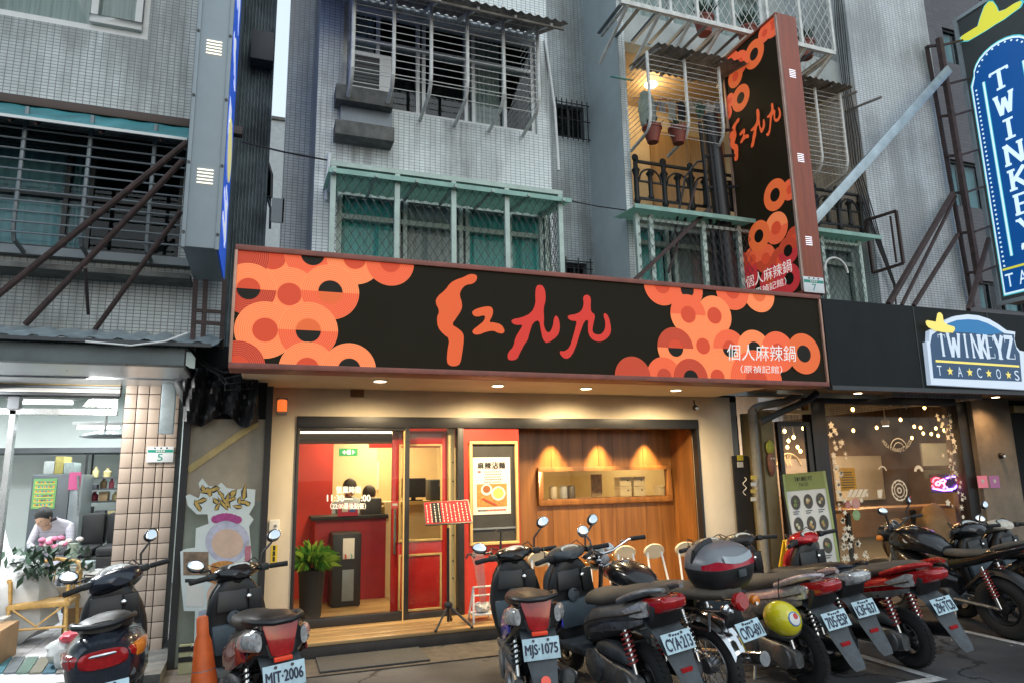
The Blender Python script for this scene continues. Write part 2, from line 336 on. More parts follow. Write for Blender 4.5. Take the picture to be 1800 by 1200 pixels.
def window(parent, x0, x1, z0, z1, y, cols, frame=None, t=.05, transom=None, curtains=None, room=.5, glassm=None, back=True):
    """framed window: frame (part) > panes, curtains (sub-parts); dark room behind"""
    frame = frame or m_wframe; glassm = glassm or m_glassd; xs = [x0+(x1-x0)*c for c in cols]
    mb = MB()
    mb.box((x0, y, z0), (x1, y+.07, z0+t)).box((x0, y, z1-t), (x1, y+.07, z1))
    for i, x in enumerate(xs):
        w = t if i in (0, len(xs)-1) else t*.8
        mb.box((x if i == 0 else x-(w if i == len(xs)-1 else w/2), y+.001*(i % 2), z0+t), ((x+w) if i == 0 else (x if i == len(xs)-1 else x+w/2), y+.069, z1-t))
    if transom: mb.box((x0+t, y-.006, transom-t*.5), (x1-t, y+.075, transom+t*.5))
    f = mb.build('window', frame, parent, smooth=False)
    for i in range(len(xs)-1):
        for a, b in ([(z0+t, z1-t)] if not transom else [(z0+t, transom-t*.5), (transom+t*.5, z1-t)]):
            MB().box((xs[i]+t*.5, y+.03, a), (xs[i+1]-t*.5, y+.036, b)).build('pane', glassm, f, smooth=False)
        if curtains and curtains[i % len(curtains)] is not None:
            c = MB(); n = 18; a, b = xs[i]+.03, xs[i+1]-.03
            c.loft([[(a+(b-a)*k/n, y+.09+.018*sin(k*1.9+i), z) for k in range(n+1)] for z in (z0+.02, z1-.04)], cap=False, closed=False)
            c.build('curtain', curtains[i % len(curtains)], f)
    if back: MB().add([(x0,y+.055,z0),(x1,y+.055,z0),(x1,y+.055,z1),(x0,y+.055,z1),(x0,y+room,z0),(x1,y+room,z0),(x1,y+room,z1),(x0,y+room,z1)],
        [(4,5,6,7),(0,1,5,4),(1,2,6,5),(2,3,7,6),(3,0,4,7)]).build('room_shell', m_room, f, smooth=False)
    return f

def chain_link(mb, O, U, Wd, w, h, step=.075, r=.0035):
    O, U, Wd = V(O), V(U), V(Wd)
    def seg(a, b): mb.tube([O+U*a[0]+Wd*a[1], O+U*b[0]+Wd*b[1]], r, 3, cap=False)
    k = .62                        # diamonds taller than wide
    n = int((w+h*k)/step)+1
    for i in range(n):
        c = i*step-h*k
        a0 = max(0, c); a1 = min(w, c+h*k)
        if a1-a0 > .01: seg((a0, (a0-c)/k), (a1, (a1-c)/k)); seg((w-a0, (a0-c)/k), (w-a1, (a1-c)/k))
    return mb

def corrugated(mb, x0, x1, ya, za, yb, zb, pitch=.09, amp=.018, t=.006):
    """sheet from the wall edge (ya, za) to the front edge (yb, zb), waves along x"""
    n = max(8, int((x1-x0)/pitch*6)); r = []
    for y, z in ((ya, za), ((ya+yb)/2, (za+zb)/2), (yb, zb)):
        r.append([(x0+(x1-x0)*i/n, y, z+amp*sin(2*pi*(x0+(x1-x0)*i/n)/pitch)) for i in range(n+1)])
    mb.loft(r, cap=False, closed=False); mb.loft([[(x, y, z-t) for x, y, z in q] for q in r], cap=False, closed=False)
    return mb

# ================================================================== ground
MB().quad((-200, -200, 0), (200, -200, 0), (200, 200, 0), (-200, 200, 0)).build('street', m_asph, kind='structure', smooth=False)
MB().box((-9, 6.3, -.1), (16, 8.6, .012)).build('pavement', m_conc, kind='structure', smooth=False)
_pv = bpy.data.objects['pavement']
for x in (5.04, 6.67, 8.3):
    MB().quad((x-.045, 4.3, .004), (x+.045, 4.3, .004), (x+.045, 6.2, .004), (x-.045, 6.2, .004)).build('parking_marking', m_line, kind='structure', smooth=False)
MB().quad((3.3, 4.2, .004), (5.09, 4.2, .004), (5.09, 4.295, .004), (3.3, 4.295, .004)).build('parking_marking', m_line, kind='structure', smooth=False)
lit = MB()
for i in range(60):
    x, y, a = random.uniform(-.5, 7.5), random.uniform(4.0, 6.2), random.uniform(0, 6)
    dx, dy = cos(a)*random.uniform(.01, .035), sin(a)*.03
    lit.add([(x, y, .006), (x+dx, y+dy, .01), (x+dx-dy*.4, y+dy+dx*.4, .006), (x-dy*.4, y+dx*.4, .012)], [(0, 1, 2, 3)])
tag(MB().box((P(560, 1180, 6.5).x, 6.35, .012), (P(750, 1180, 6.5).x, 6.84, .03)).build('rubber_mat', M('rubber_mat', (.05, .052, .055), .8, var=.3, scale=40, bump=.6), bevel=.004), 'dark grey rubber mat on the pavement in front of the restaurant step', 'mat')
tag(lit.build('litter', M('litter', (.4, .38, .33), .8), smooth=False), 'small scraps of litter and dry leaves on the dark asphalt', 'litter', kind='stuff')

# ================================================================== the middle apartment building (upper floors over the restaurant)
YB, YR, XR = 7.0, 8.2, 4.26
bld = T('apartment_building', 'pale white mosaic tiled apartment building above the red and black sign, barred windows and balconies', 'building', (2, 7, 2.6))
xl = .40; xr = P(967, 250, YB).x
w3 = rect_px(600, 30, 945, 200, YB); w3 = (P(602, 120, YB).x, P(942, 150, YB).x, P(760, 207, YB).z, P(760, 36, YB).z)
w2 = (P(590, 400, YB+.1).x, P(962, 420, YB+.1).x, 2.9, P(780, 352, YB).z)
mb = MB(); wall_holes(mb, xl, xr, 2.56, 11, YB, [w3, w2], .18); mb.build('wall', m_mosW, bld, smooth=False)
x5 = P(504, 200, 7.95).x
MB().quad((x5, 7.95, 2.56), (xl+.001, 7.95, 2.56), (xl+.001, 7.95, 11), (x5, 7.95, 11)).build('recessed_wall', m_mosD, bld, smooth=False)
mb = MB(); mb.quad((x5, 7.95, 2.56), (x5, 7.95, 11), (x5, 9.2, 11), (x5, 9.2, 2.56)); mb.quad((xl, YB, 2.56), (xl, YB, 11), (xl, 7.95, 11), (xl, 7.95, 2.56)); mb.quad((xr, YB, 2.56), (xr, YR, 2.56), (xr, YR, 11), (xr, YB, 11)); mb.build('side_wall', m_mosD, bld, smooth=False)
h1 = rect_px(978, 186, 1027, 243, YR); h2 = rect_px(994, 462, 1032, 486, YR)
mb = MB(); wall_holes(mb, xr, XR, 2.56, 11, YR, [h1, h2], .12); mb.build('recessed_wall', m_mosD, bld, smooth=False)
YP = 7.25
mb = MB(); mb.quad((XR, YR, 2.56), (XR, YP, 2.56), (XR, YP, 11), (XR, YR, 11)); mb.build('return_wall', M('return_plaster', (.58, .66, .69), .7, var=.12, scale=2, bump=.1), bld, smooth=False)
window(bld, *w3, YB+.04, (0, .17, .37, .4, .62, .66, .83, 1), t=.05, transom=P(770, 92, YB).z, curtains=[m_curtG, None, m_curtG, None, m_curtG, m_curtG, None])
window(bld, *w2, YB+.04, (0, .27, .30, .56, .59, .80, 1), m_gframe, .055, transom=P(770, 395, YB).z, curtains=[m_curtT, None, m_curtG, None, m_curtT, m_curtT])
for h, q in ((h1, 7), (h2, 3)):
    f = window(bld, *h, YR+.06, (0, .5, 1), m_dark, .03)
    b = MB()
    for i in range(q): x = h[0]-.02+(h[1]-h[0]+.04)*i/(q-1); b.tube([(x, YR-.07, h[2]-.06), (x, YR-.07, h[3]+.05)], .008, 6)
    for z in (h[2]-.02, (h[2]+h[3])/2, h[3]): b.bar((h[0]-.06, YR-.06, z), (h[1]+.06, YR-.06, z), .012)
    b.build('window_bars', m_blackm, f)
# tile-cladded pilaster right of the return, balcony parapets, right block
Xp = P(1110, 300, YP).x; XW = 8.20; YW = 7.05; XC = 9.95
mb = MB().box((XR+.004, YP+.002, 2.56), (Xp, YP+.3, 11)); mb.build('pilaster', m_mosW, bld, smooth=False)
par_z0, par_z1 = P(1200, 92, YP).z, P(1200, 40, YP).z
MB().box((Xp, YP+.05, par_z0), (XW, YP+.25, par_z1)).build('balcony_parapet', m_plast, bld, smooth=False)
zf3 = P(1200, 372, YP).z
MB().box((Xp, YP+.02, zf3-.16), (XW, YP+1.6, zf3)).build('balcony_slab', m_plast, bld, smooth=False)
MB().box((Xp, YP+1.5, zf3), (XW, YP+1.6, par_z0+.05)).build('balcony_wall', M('balcony_inner_wall', (.6, .47, .28), .7, var=.1), bld, smooth=False)
MB().box((Xp, YP+.26, par_z0), (XW, YP+1.5, par_z0+.06)).build('balcony_ceiling', wood('ceiling_wood', (.3, .2, .1), (.45, .32, .17), (1, 14, 14), .6), bld, smooth=False)
dx0 = P(1150, 300, YP+1.4).x
for k in range(2):
    d = MB().box((dx0+k*.75, YP+1.46, zf3), (dx0+k*.75+.68, YP+1.495, zf3+2.0)); d.build('balcony_door', wood('balcony_door_wood', (.3, .17, .06), (.46, .28, .11), (12, 12, .6), .45), bld, smooth=False)
light('POINT', (Xp+.9, YP+.8, par_z0-.25), 10, (1, .74, .42), .12)
MB().ell((Xp+.9, YP+.8, par_z0-.04), .1, .1, .035).build('balcony_lamp', m_lamp, bld)
# second floor window under the green awning
w4 = (P(1122, 440, YP).x, XW-.05, 2.9, P(1180, 392, YP).z)
mb = MB(); wall_holes(mb, Xp, XW, 2.56, zf3-.16, YP+.06, [w4], .1); mb.build('lower_wall', m_plast, bld, smooth=False)
window(bld, *w4, YP+.12, (0, .14, .17, .42, .45, .7, 1), m_gframe, .06, transom=P(1180, 425, YP).z, curtains=[m_curtT, None, m_curtG, m_curtT, None, m_curtG])
mb = MB(); mb.quad((XW, YW, 2.56), (XW, YW, 11), (XW, YP+1.6, 11), (XW, YP+1.6, 2.56)); mb.quad((XW, YW, 2.56), (XC, YW, 2.56), (XC, YW, 11), (XW, YW, 11)); mb.quad((XC, YW, 2.56), (XC, 20, 2.56), (XC, 20, 11), (XC, YW, 11))
mb.build('right_wall', m_mosR, bld, smooth=False)
w5 = (4.6, XW, par_z1+.1, 11)
mb = MB(); mb.box((Xp, YP+1.0, par_z1), (XW, YP+1.1, 11)); mb.build('upper_wall', m_plast, bld, smooth=False)
window(bld, 4.9, 7.6, par_z1+.35, par_z1+1.6, YP+.9, (0, .33, .66, 1), m_wframe, .06, curtains=[m_curtG], back=False)
# downpipes and cables fixed to it
tag(MB().tube([P(958, 70, 6.98), P(975, 190, 6.97), P(982, 300, 6.97)], .018, 8).build('drain_pipe', m_wframe), 'thin pale conduit running down the white mosaic wall right of the big barred window', 'pipe')
tag(MB().tube([P(580, 270, 6.97), P(577, 300, 6.97), P(574, 352, 6.97)], .022, 8).build('drain_pipe', m_wframe), 'short white pipe on the wall left of the green awning', 'pipe')
cb = MB()
for k in range(5):
    cb.tube([P(1466+k*3, -10, 7.0+.01*k), P(1470+k*4, 60, 7.0), P(1484+k*3, 170, 6.98), P(1490+k*5, 240, 6.98), P(1500+k*4, 310, 6.97), P(1518+k*4, 370, 6.97), P(1542+k*2, 430, 6.97), P(1570+k, 500, 6.97), P(1575, 535, 6.97)], .007+.002*(k % 3), 5)
tag(cb.build('cable_bundle', m_wire), 'bundle of black cables hanging down the corner of the pale tiled wall', 'cable')
tag(MB().tube([P(425, 250, 6.9), P(500, 268, 6.8), P(575, 282, 6.9)], .01, 5).build('cable', m_wire), 'black cable spanning the gap left of the green awning', 'cable')
tag(MB().tube([P(985, 350, 6.9), P(1050, 363, 7.6), P(1115, 372, 7.1)], .008, 5).build('cable', m_wire), 'black cable strung from the green window cage to the green balcony awning', 'cable')

# ================================================================== sky gap and far building
fb = T('far_building', 'pale concrete building far down the narrow gap between the two apartment blocks', 'building', (.3, 31, 0))
a = P(462, 330, 31); b = P(500, 214, 31)
MB().box((a.x-2.5, 31, 0), (b.x+1, 36, b.z)).build('wall', M('far_concrete', (.42, .45, .46), .9, var=.15), fb, smooth=False)
MB().box((a.x-2.5, 30.9, b.z+.002), (b.x+1, 36, b.z+.15)).build('roof', m_concd, fb, smooth=False)
# ================================================================== left apartment building (no. 5)
YL = 7.2
lb = T('apartment_building', 'grey mosaic tiled apartment building at number 5 above the open white-lit shop', 'building', (-2, 7.2, 2.5))
xe = P(415, 200, YL).x - .02
wa = (-6, P(262, 40, YL).x, P(130, 48, YL).z, 9.5)
wb = (-6, P(322, 330, YL).x, P(150, 440, YL).z, P(150, 225, YL).z)
mb = MB(); wall_holes(mb, -7, xe, 2.85, 11, YL, [wa, wb], .2); mb.build('wall', m_mosL, lb, smooth=False)
xq = P(479, 150, 8.1).x
MB().quad((xq, 8.1, 0), (xq, 9.2, 0), (xq, 9.2, 11), (xq, 8.1, 11)).quad((xe, YL, 0), (xe, 8.1, 0), (xe, 8.1, 11), (xe, YL, 11)).build('side_wall', M('corrugated_dark', (.26, .32, .34), .5, .1, var=.5, scale=3), lb, smooth=False)
n_ = 90; MB().loft([[(xe+(xq-xe)*i/n_, 8.1+.014*sin(i*1.4), z) for i in range(n_+1)] for z in (0, 11)], cap=False, closed=False).build('corrugated_cladding', MATS['corrugated_dark'], lb)
a, b = P(440, 105, 7.9), P(483, 62, 7.9); MB().box((a.x, 7.85, a.z), (b.x, 8.05, b.z)).build('window_hood', m_dark, lb, bevel=.01)
f = window(lb, *wa, YL+.02, (0, .5, .708, 1), m_white, .07, curtains=[m_curtG, m_curtG, m_curtG])
cx0, cx1 = P(160, 20, YL).x, P(252, 30, YL).x
c = MB(); zb = wa[2]+.08; c.box((cx0, YL-.03, zb), (cx1, YL+.02, zb+.08)).box((cx0, YL-.03, zb+.08), (cx0+.07, YL+.02, 9)).box((cx1-.07, YL-.03, zb+.08), (cx1, YL+.02, 9)); c.build('casement', m_white, f, bevel=.006)
window(lb, *wb, YL+.12, (0, .30, .46, .62, .66, .80, .84, 1), m_black, .05, transom=P(150, 340, YL).z, curtains=[m_curtG, m_curtG, m_curtB, None, m_curtB, m_curtB, None])
sl = MB()
for i in range(9): z = wb[3]-.04-.035*i; sl.bar((-4, YL+.06-.012*i, z), (wb[1]-.02, YL+.06-.012*i, z), .04, .006)
tag(sl.build('shutter', m_dark, lb, smooth=False), kind='stuff')
z0, z1 = P(150, 493, YL).z, P(150, 445, YL).z
MB().box((-6, YL-.32, z0), (wb[1]+.15, YL, z0+.05)).build('window_ledge', m_concd, lb, smooth=False)
MB().box((-6, YL-.1, z1-.08), (wb[1]+.15, YL-.003, z1)).build('window_sill', m_grey, lb, smooth=False)
MB().bar((-6, YL-.1, P(100, 188, YL-.1).z), (xe+.1, YL-.1, P(100, 188, YL-.1).z), .1, .09).build('gutter', m_brown, lb, bevel=.01)

# far right dark building
db = T('brick_building', 'dark plum brick building at the far right behind the tall blue sign', 'building', (12, 8.4, 0))
w6 = (P(1690, 420, 8.4).x, P(1760, 420, 8.4).x, P(1700, 365, 8.4).z, P(1700, 285, 8.4).z)
w7 = (P(1668, 130, 8.4).x, P(1720, 130, 8.4).x, P(1700, 118, 8.4).z, P(1700, 60, 8.4).z); w8 = (P(1722, 520, 8.4).x, P(1800, 520, 8.4).x, P(1740, 545, 8.4).z, P(1740, 495, 8.4).z)
w9 = (P(1685, -20, 8.4).x, P(1780, -20, 8.4).x, P(1730, 4, 8.4).z, 11)
mb = MB(); wall_holes(mb, 9.96, 22, 3.26, 12, 8.4, [w6, w7, w8, w9], .15); mb.build('wall', m_plum, db, smooth=False)
window(db, *w6, 8.45, (0, .3, .75, 1), m_dark, .04, curtains=[m_curtB]); window(db, *w7, 8.45, (0, .5, 1), m_dark, .04, curtains=[m_curtB]); window(db, *w8, 8.45, (0, .3, .6, 1), m_dark, .04, curtains=[m_curtB, None]); window(db, *w9, 8.45, (0, .5, 1), m_gframe, .06, curtains=[m_curtT])

# ================================================================== restaurant shopfront
YS, YF, ZF, ZT, ZS = 5.8, 7.5, .15, 2.25, 2.56
X0, X1 = P(520, 850, YF).x, P(1228, 800, YF).x
XPL, XPR = P(466, 850, YF).x, P(1290, 800, YF).x
SXL, SXR = -.25, 5.75
rs = T('restaurant_shopfront', 'cream shopfront with a wide black-framed glass front under the red and black sign', 'shopfront', (2.8, 7.5, 0))
MB().box((XPL, YF, 0), (X0-.012, YF+.3, ZS)).build('pier', m_cream, rs, bevel=.004)
MB().box((X1+.012, YF, 0), (XPR, YF+.5, ZS)).build('pier', m_cream, rs, bevel=.004)
MB().box((X0-.012, YF+.002, ZT+.012), (X1+.012, YF+.3, ZS)).build('lintel', m_cream, rs, smooth=False)
MB().box((SXL+.06, YS+.06, ZS-.004), (SXR-.2, YF+.29, ZS+.05)).build('soffit', m_cream, rs, smooth=False)
MB().prism([(0, 0), (.42, -.0), (.42, .03), (.04, .03)], (XPR+.0, YF-.9, ZS-.05), (1, 0, 0), (0, .9, 0), (0, 0, .045)).build('soffit_trim', m_cream, rs, smooth=False)
st = MB().box((XPL, 6.87, 0), (X1+.6, YF-.002, ZF-.03)).build('step', M('dark_stone', (.035, .033, .033), .5, var=.3, scale=9), rs, bevel=.006)
pw = X1+.6-XPL
for i in range(4): MB().box((XPL, 6.85+i*.1635, ZF-.03), (X1+.6, 6.85+i*.1635+.158, ZF)).build('plank', m_woodf, st, bevel=.003)
fr = MB()
zh = P(870, 752, YF).z
fr.box((X0-.01, YF-.03, zh), (X1+.01, YF+.1, ZT+.012)); fr.box((X0-.01, YF-.025, ZF), (X0+.02, YF+.08, zh)); fr.box((X1-.02, YF-.025, ZF), (X1+.01, YF+.08, zh))
xa, xb = P(710, 900, YF).x, P(718.5, 900, YF).x; xc, xd = P(804, 900, YF).x, P(815, 900, YF).x
for p, q in ((xa, xb), (xc, xd)): fr.box((p, YF-.025, ZF), (q, YF+.08, zh))
fr.box((X0+.02, YF-.02, ZF), (xa, YF+.06, ZF+.085)); fr.box((xb, YF-.02, ZF), (xc, YF+.06, ZF+.06))
fr.box((X0+.02, YF-.015, zh-.03), (xa, YF+.06, zh))
fr = fr.build('window_frame', m_black, rs, bevel=.003)
MB().box((xa-.014, YF-.032, ZF), (xa-.002, YF+.02, zh-.03)).build('trim', m_gold, fr, smooth=False)
MB().box((X0+.02, YF+.02, ZF+.085), (xa-.014, YF+.028, zh-.03)).build('pane', m_glass, fr, smooth=False)
MB().box((xb, YF+.02, ZF+.06), (xc, YF+.028, zh)).build('pane', m_glass, fr, smooth=False)
# red poster wall
xe2 = P(914, 900, YF).x
MB().box((xd, YF-.006, ZF), (xe2, YF+.12, zh)).build('poster_wall', m_red, rs, smooth=False)
# wood recess with planks round the hatch
YWd = 8.1; hx0, hx1, hz0, hz1 = P(952, 850, YWd).x, P(1170, 850, YWd).x, P(1060, 874, YWd).z, P(1060, 826, YWd).z
wp = MB().box((xe2, YWd+.03, ZF), (X1-.02, YWd+.05, hz0-.02)).box((xe2, YWd+.03, hz1+.02), (X1-.02, YWd+.05, ZT)).box((xe2, YWd+.03, hz0-.02), (hx0-.02, YWd+.05, hz1+.02)).box((hx1+.02, YWd+.03, hz0-.02), (X1-.02, YWd+.05, hz1+.02)).build('panelled_wall', m_wood, rs, smooth=False)
n = 11; dw = (X1-.02-xe2)/n
for i in range(n):
    a, b = xe2+i*dw+.0015, xe2+(i+1)*dw-.0015; d = random.uniform(0, .003)
    segs = [(ZF, ZT-.02)]
    if b > hx0 and a < hx1: segs = [(ZF, hz0), (hz1, ZT-.02)]
    for p, q in segs: MB().box((a, YWd-d, p), (b, YWd+.028, q)).build('panel', m_wood, wp, smooth=False)
MB().box((X1-.03, YF+.1, ZF), (X1-.021, YWd+.03, ZT-.02)).build('side_panel', m_wood, rs, smooth=False)
MB().box((xe2, YF+.12, ZF), (xe2+.02, YWd+.03, ZT-.02)).build('side_panel', m_wood, rs, smooth=False)
rc = MB().box((xe2, YF+.1, ZT-.03), (X1, YWd+.05, ZT+.02)).build('recess_ceiling', m_blackm, rs, smooth=False)
for i, (u, v) in enumerate(((982, 750), (1068, 751), (1150, 751))):
    x = P(u, 762, 7.82).x
    MB().lathe([(.055, 0), (.055, .012), (.04, .014), (.04, .004)], (x, 7.82, ZT-.043), n=18).lathe([(.038, 0), (.038, .004)], (x, 7.82, ZT-.036), n=18, mi=1).build('downlight', [m_white, m_lamp], rc)
    light('SPOT', (x, 7.93, ZT-.06), 120, (1, .70, .34), .02, (x, 8.06, 1.0), 62, .8)
# hatch frame + room behind it
hf = MB()
for (p, q, r, s_) in ((hx0-.06, hx1+.06, hz0-.07, hz0), (hx0-.06, hx1+.06, hz1, hz1+.05), (hx0-.06, hx0, hz0, hz1), (hx1, hx1+.06, hz0, hz1)):
    hf.box((p, YWd-.06, r), (q, YWd-.004, s_))
hf.build('hatch_frame', m_wood, rs, bevel=.004)
MB().box((hx0, YWd+.0, hz0), (hx1, YWd+.006, hz1)).build('hatch_pane', m_glass, rs, smooth=False)
# shop interior shell
XI1 = 5.3
MB().box((XPL, YF+.3, .0), (XI1, 11.6, ZF-.02)).build('interior_floor', m_conc, kind='structure', smooth=False); fl = bpy.context.scene.objects['interior_floor']
for i in range(17): MB().box((XPL, YF+.01+i*.24, ZF-.02), (XI1, YF+.01+i*.24+.236, ZF)).build('plank', m_woodf, fl, smooth=False)
MB().box((XPL, 11.5, ZF), (XI1, 11.6, 2.6)).box((XPL-.1, YF+.3, ZF), (XPL, 11.6, 2.6)).box((XI1, YF+.5, ZF), (XI1+.1, 11.6, 2.6)).build('interior_wall', m_yellowwall, kind='structure', smooth=False)
MB().box((XPL-.1, YF+.3, 2.5), (XI1+.1, 11.6, 2.56)).build('interior_ceiling', m_cream, kind='structure', smooth=False)
MB().box((xe2, 8.18, ZF), (xe2+.04, 11.5, 2.5)).build('interior_partition', m_yellowwall, kind='structure', smooth=False)
x_, y_ = P(522, 900, 9.3), P(583, 900, 9.3)
MB().box((XPL, 9.3, ZF), (y_.x, 9.4, 2.5)).build('interior_partition', m_red, kind='structure', smooth=False)
MB().box((X0, 7.95, P(600, 775, 7.95).z), (xa+.05, 8.6, 2.5)).build('bulkhead', m_blackm, kind='structure', smooth=False)
MB().box((xa-.1, 9.35, 2.0), (xe2, 9.5, 2.5)).build('bulkhead', m_redd, kind='structure', smooth=False)
for loc, e in (((1.2, 8.9, 2.42), 22), ((2.2, 9.6, 2.42), 20), ((1.8, 10.8, 2.42), 22), ((3.6, 9.6, 2.42), 12), ((4.6, 9.4, 2.42), 10)):
    light('AREA', loc, e, (1, .78, .45), .6, (loc[0], loc[1], 0))
for u, v in ((668, 669), (875, 677), (1030, 682), (1188, 685)):
    p = PZ(u, v, ZS-.008)
    MB().lathe([(.075, 0), (.075, .01), (.06, .012)], (p.x, p.y, ZS-.014), n=22).lathe([(.058, 0), (.058, .003)], (p.x, p.y, ZS-.017), n=22, mi=1).build('downlight', [m_white, m_lamp], rs)
    light('SPOT', (p.x, p.y, ZS-.04), 112, (1, .75, .42), .06, (p.x, p.y+.45, 0), 155, .9)
# ================================================================== inside the restaurant
def box_t(name, label, cat, a, b, mat, bevel=.004, group=None, **k): return MB().box(a, b).build(name, mat, label=label, cat=cat, group=group, bevel=bevel, **k)
yD = 7.66; dx0, dx1 = P(688, 930, yD).x, P(786, 930, yD).x; dz0, dz1 = ZF+.01, P(740, 757, yD).z
dr = T('sliding_door', 'glossy red sliding door with gold mouldings and a long steel handle', 'door', (dx0, yD, dz0))
gx0, gx1 = P(704, 860, yD).x, P(774, 860, yD).x; gz0, gz1 = P(740, 947, yD).z, P(740, 783, yD).z
MB().box((dx0, yD, dz0), (gx0-.02, yD+.045, dz1)).build('stile', m_redd, dr, bevel=.004)
MB().box((gx1+.02, yD, dz0), (dx1, yD+.045, dz1)).build('stile', m_redd, dr, bevel=.004)
MB().box((gx0-.02, yD, gz1+.02), (gx1+.02, yD+.045, dz1)).build('rail', m_redd, dr, bevel=.004)
pz0, pz1 = P(740, 1072, yD).z, P(740, 972, yD).z
MB().box((gx0-.02, yD, dz0), (gx1+.02, yD+.04, gz0-.02)).build('panel', m_redd, dr, bevel=.004)
for a0, a1, b0, b1 in ((gx0-.02, gx1+.02, gz0-.02, gz1+.02), (gx0-.015, gx1+.015, pz0, pz1)):
    t = .022; mo = MB().box((a0, yD-.012, b0), (a1, yD+.012, b0+t)).box((a0, yD-.012, b1-t), (a1, yD+.012, b1)).box((a0, yD-.0118, b0+t), (a0+t, yD+.012, b1-t)).box((a1-t, yD-.0118, b0+t), (a1, yD+.012, b1-t))
    mo.build('moulding', m_gold, dr, bevel=.004)
MB().box((gx0, yD+.014, gz0), (gx1, yD+.02, gz1)).build('pane', m_glass, dr, smooth=False)
hx = P(694, 910, yD-.05).x; ha, hb = P(694, 973, yD-.05).z, P(694, 893, yD-.05).z
MB().tube([(hx, yD-.06, ha), (hx, yD-.06, hb)], .014, 10).tube([(hx, yD-.06, ha+.05), (hx, yD, ha+.05)], .008, 8).tube([(hx, yD-.06, hb-.05), (hx, yD, hb-.05)], .008, 8).build('handle', m_chrome, dr)
a = P(694, 886, yD-.003)
MB().box((a.x-.04, yD-.004, a.z-.04), (a.x+.04, yD-.001, a.z+.04)).box((a.x-.028, yD-.006, a.z-.012), (a.x+.028, yD-.003, a.z+.012), 1).build('sticker', [M('red_sticker', (.6, .08, .08), .5, var=0), m_paper], dr, smooth=False)
jb = MB().box((P(788, 900, 7.62).x, 7.6, ZF), (xc-.001, 7.68, zh)).build('door_jamb', m_yellowwall, rs, smooth=False)
for v in (812, 845, 940, 985, 1015): p = P(796, v, 7.6); MB().lathe([(.009, 0), (.009, .01)], (p.x, 7.592, p.z), (0, 1, 0), 10).build('screw', m_dark, jb)
# long glowing strip imitating a tube lamp's reflection, under the bulkhead
p, q = P(528, 761, 7.9), P(690, 761, 7.9)
tag(MB().tube([(p.x, 7.9, p.z+.012), (q.x, 7.9, q.z+.012)], .012, 8).build('strip_reflection', M('reflection_glow', (1, .8, .5), .5, var=0, emit=(1, .72, .42), es=5)), 'thin warm glowing strip imitating a tube reflection along the dark bulkhead over the glass', 'lamp')
# counter
yC = 8.9; c0, c1, c2 = P(583, 950, yC), P(678, 950, yC), P(690, 950, yC); czt = P(620, 905, yC).z
ct = T('service_counter', 'dark topped red service counter behind the glass', 'counter', (c0.x, yC, ZF))
MB().box((c0.x-.2, yC, ZF), (c1.x, yC+.5, czt-.045)).build('front', M('counter_red', (.33, .02, .03), .45, var=.15), ct, smooth=False)
MB().box((c0.x-.25, yC-.06, czt-.045), (c1.x+.02, yC+.55, czt)).build('top', m_blackm, ct, bevel=.005)
MB().box((c1.x+.001, yC+.01, ZF), (c2.x, yC+.5, 1.3)).build('side_post', m_yellowwall, ct, smooth=False)
c3 = P(735, 880, 9.3)
c4 = T('cashier_desk', 'yellowish cashier desk seen through the red door glass', 'desk', (c3.x, 9.3, ZF))
MB().box((c2.x+.05, 9.3, ZF), (P(800, 880, 9.3).x, 9.7, c3.z-.04)).build('front', m_yellowwall, c4, smooth=False)
MB().box((c2.x+.03, 9.25, c3.z-.04), (P(802, 880, 9.3).x, 9.75, c3.z)).build('top', m_gold, c4, smooth=False)
t = T('monitor', 'black monitor on the cashier desk behind the door glass', 'monitor', (P(728, 857, 9.4).x, 9.4, c3.z))
p, q = P(706, 874, 9.4), P(748, 839, 9.4)
MB().box((p.x, 9.38, p.z), (q.x, 9.42, q.z)).build('screen', m_blackm, t, bevel=.005); MB().box(((p.x+q.x)/2-.03, 9.4, c3.z), ((p.x+q.x)/2+.03, 9.43, p.z)).box(((p.x+q.x)/2-.12, 9.36, c3.z), ((p.x+q.x)/2+.12, 9.5, c3.z+.015)).build('stand', m_blackm, t, smooth=False)
p = P(770, 872, 9.4); t = T('coffee_machine', 'dark countertop machine right of the monitor', 'machine', (p.x, 9.4, c3.z))
MB().box((p.x-.12, 9.35, c3.z), (p.x+.12, 9.65, c3.z+.28)).build('body', m_dark, t, bevel=.02); MB().tube([(p.x, 9.34, c3.z+.2), (p.x, 9.26, c3.z+.18)], .02, 8).build('spout', m_steel, t)
# counter clutter
p = P(657, 878, 8.95); box_t('cash_register', 'dark cash register on the counter top', 'register', (p.x-.14, 8.95, czt), (p.x+.1, 9.2, czt+.2), m_dark, .02)
r_ = random.Random(3)
for k in range(6):
    p = P(672-k*3.2, 890, 9.1); h = r_.uniform(.1, .24)
    tag(MB().lathe([(.03, 0), (.033, .01), (.033, h*.65), (.013, h*.8), (.013, h)], (p.x, 9.05+.04*(k % 2), czt), n=10).build('sauce_bottle', M('bottle%d' % (k % 3), [(.3, .2, .06), (.2, .03, .02), (.45, .42, .35)][k % 3], .25, var=.1)), '%s sauce bottle, %s from the right in the row on the dark counter' % (('amber', 'dark red', 'pale')[k % 3], ORD[k]), 'bottle', 'sauce bottles on the counter')
p, q = P(586, 904, 8.84), P(629, 886, 8.84)
t = T('card_sign', 'small red and white payment card sign on the counter front edge', 'sign', (p.x, 8.83, p.z))
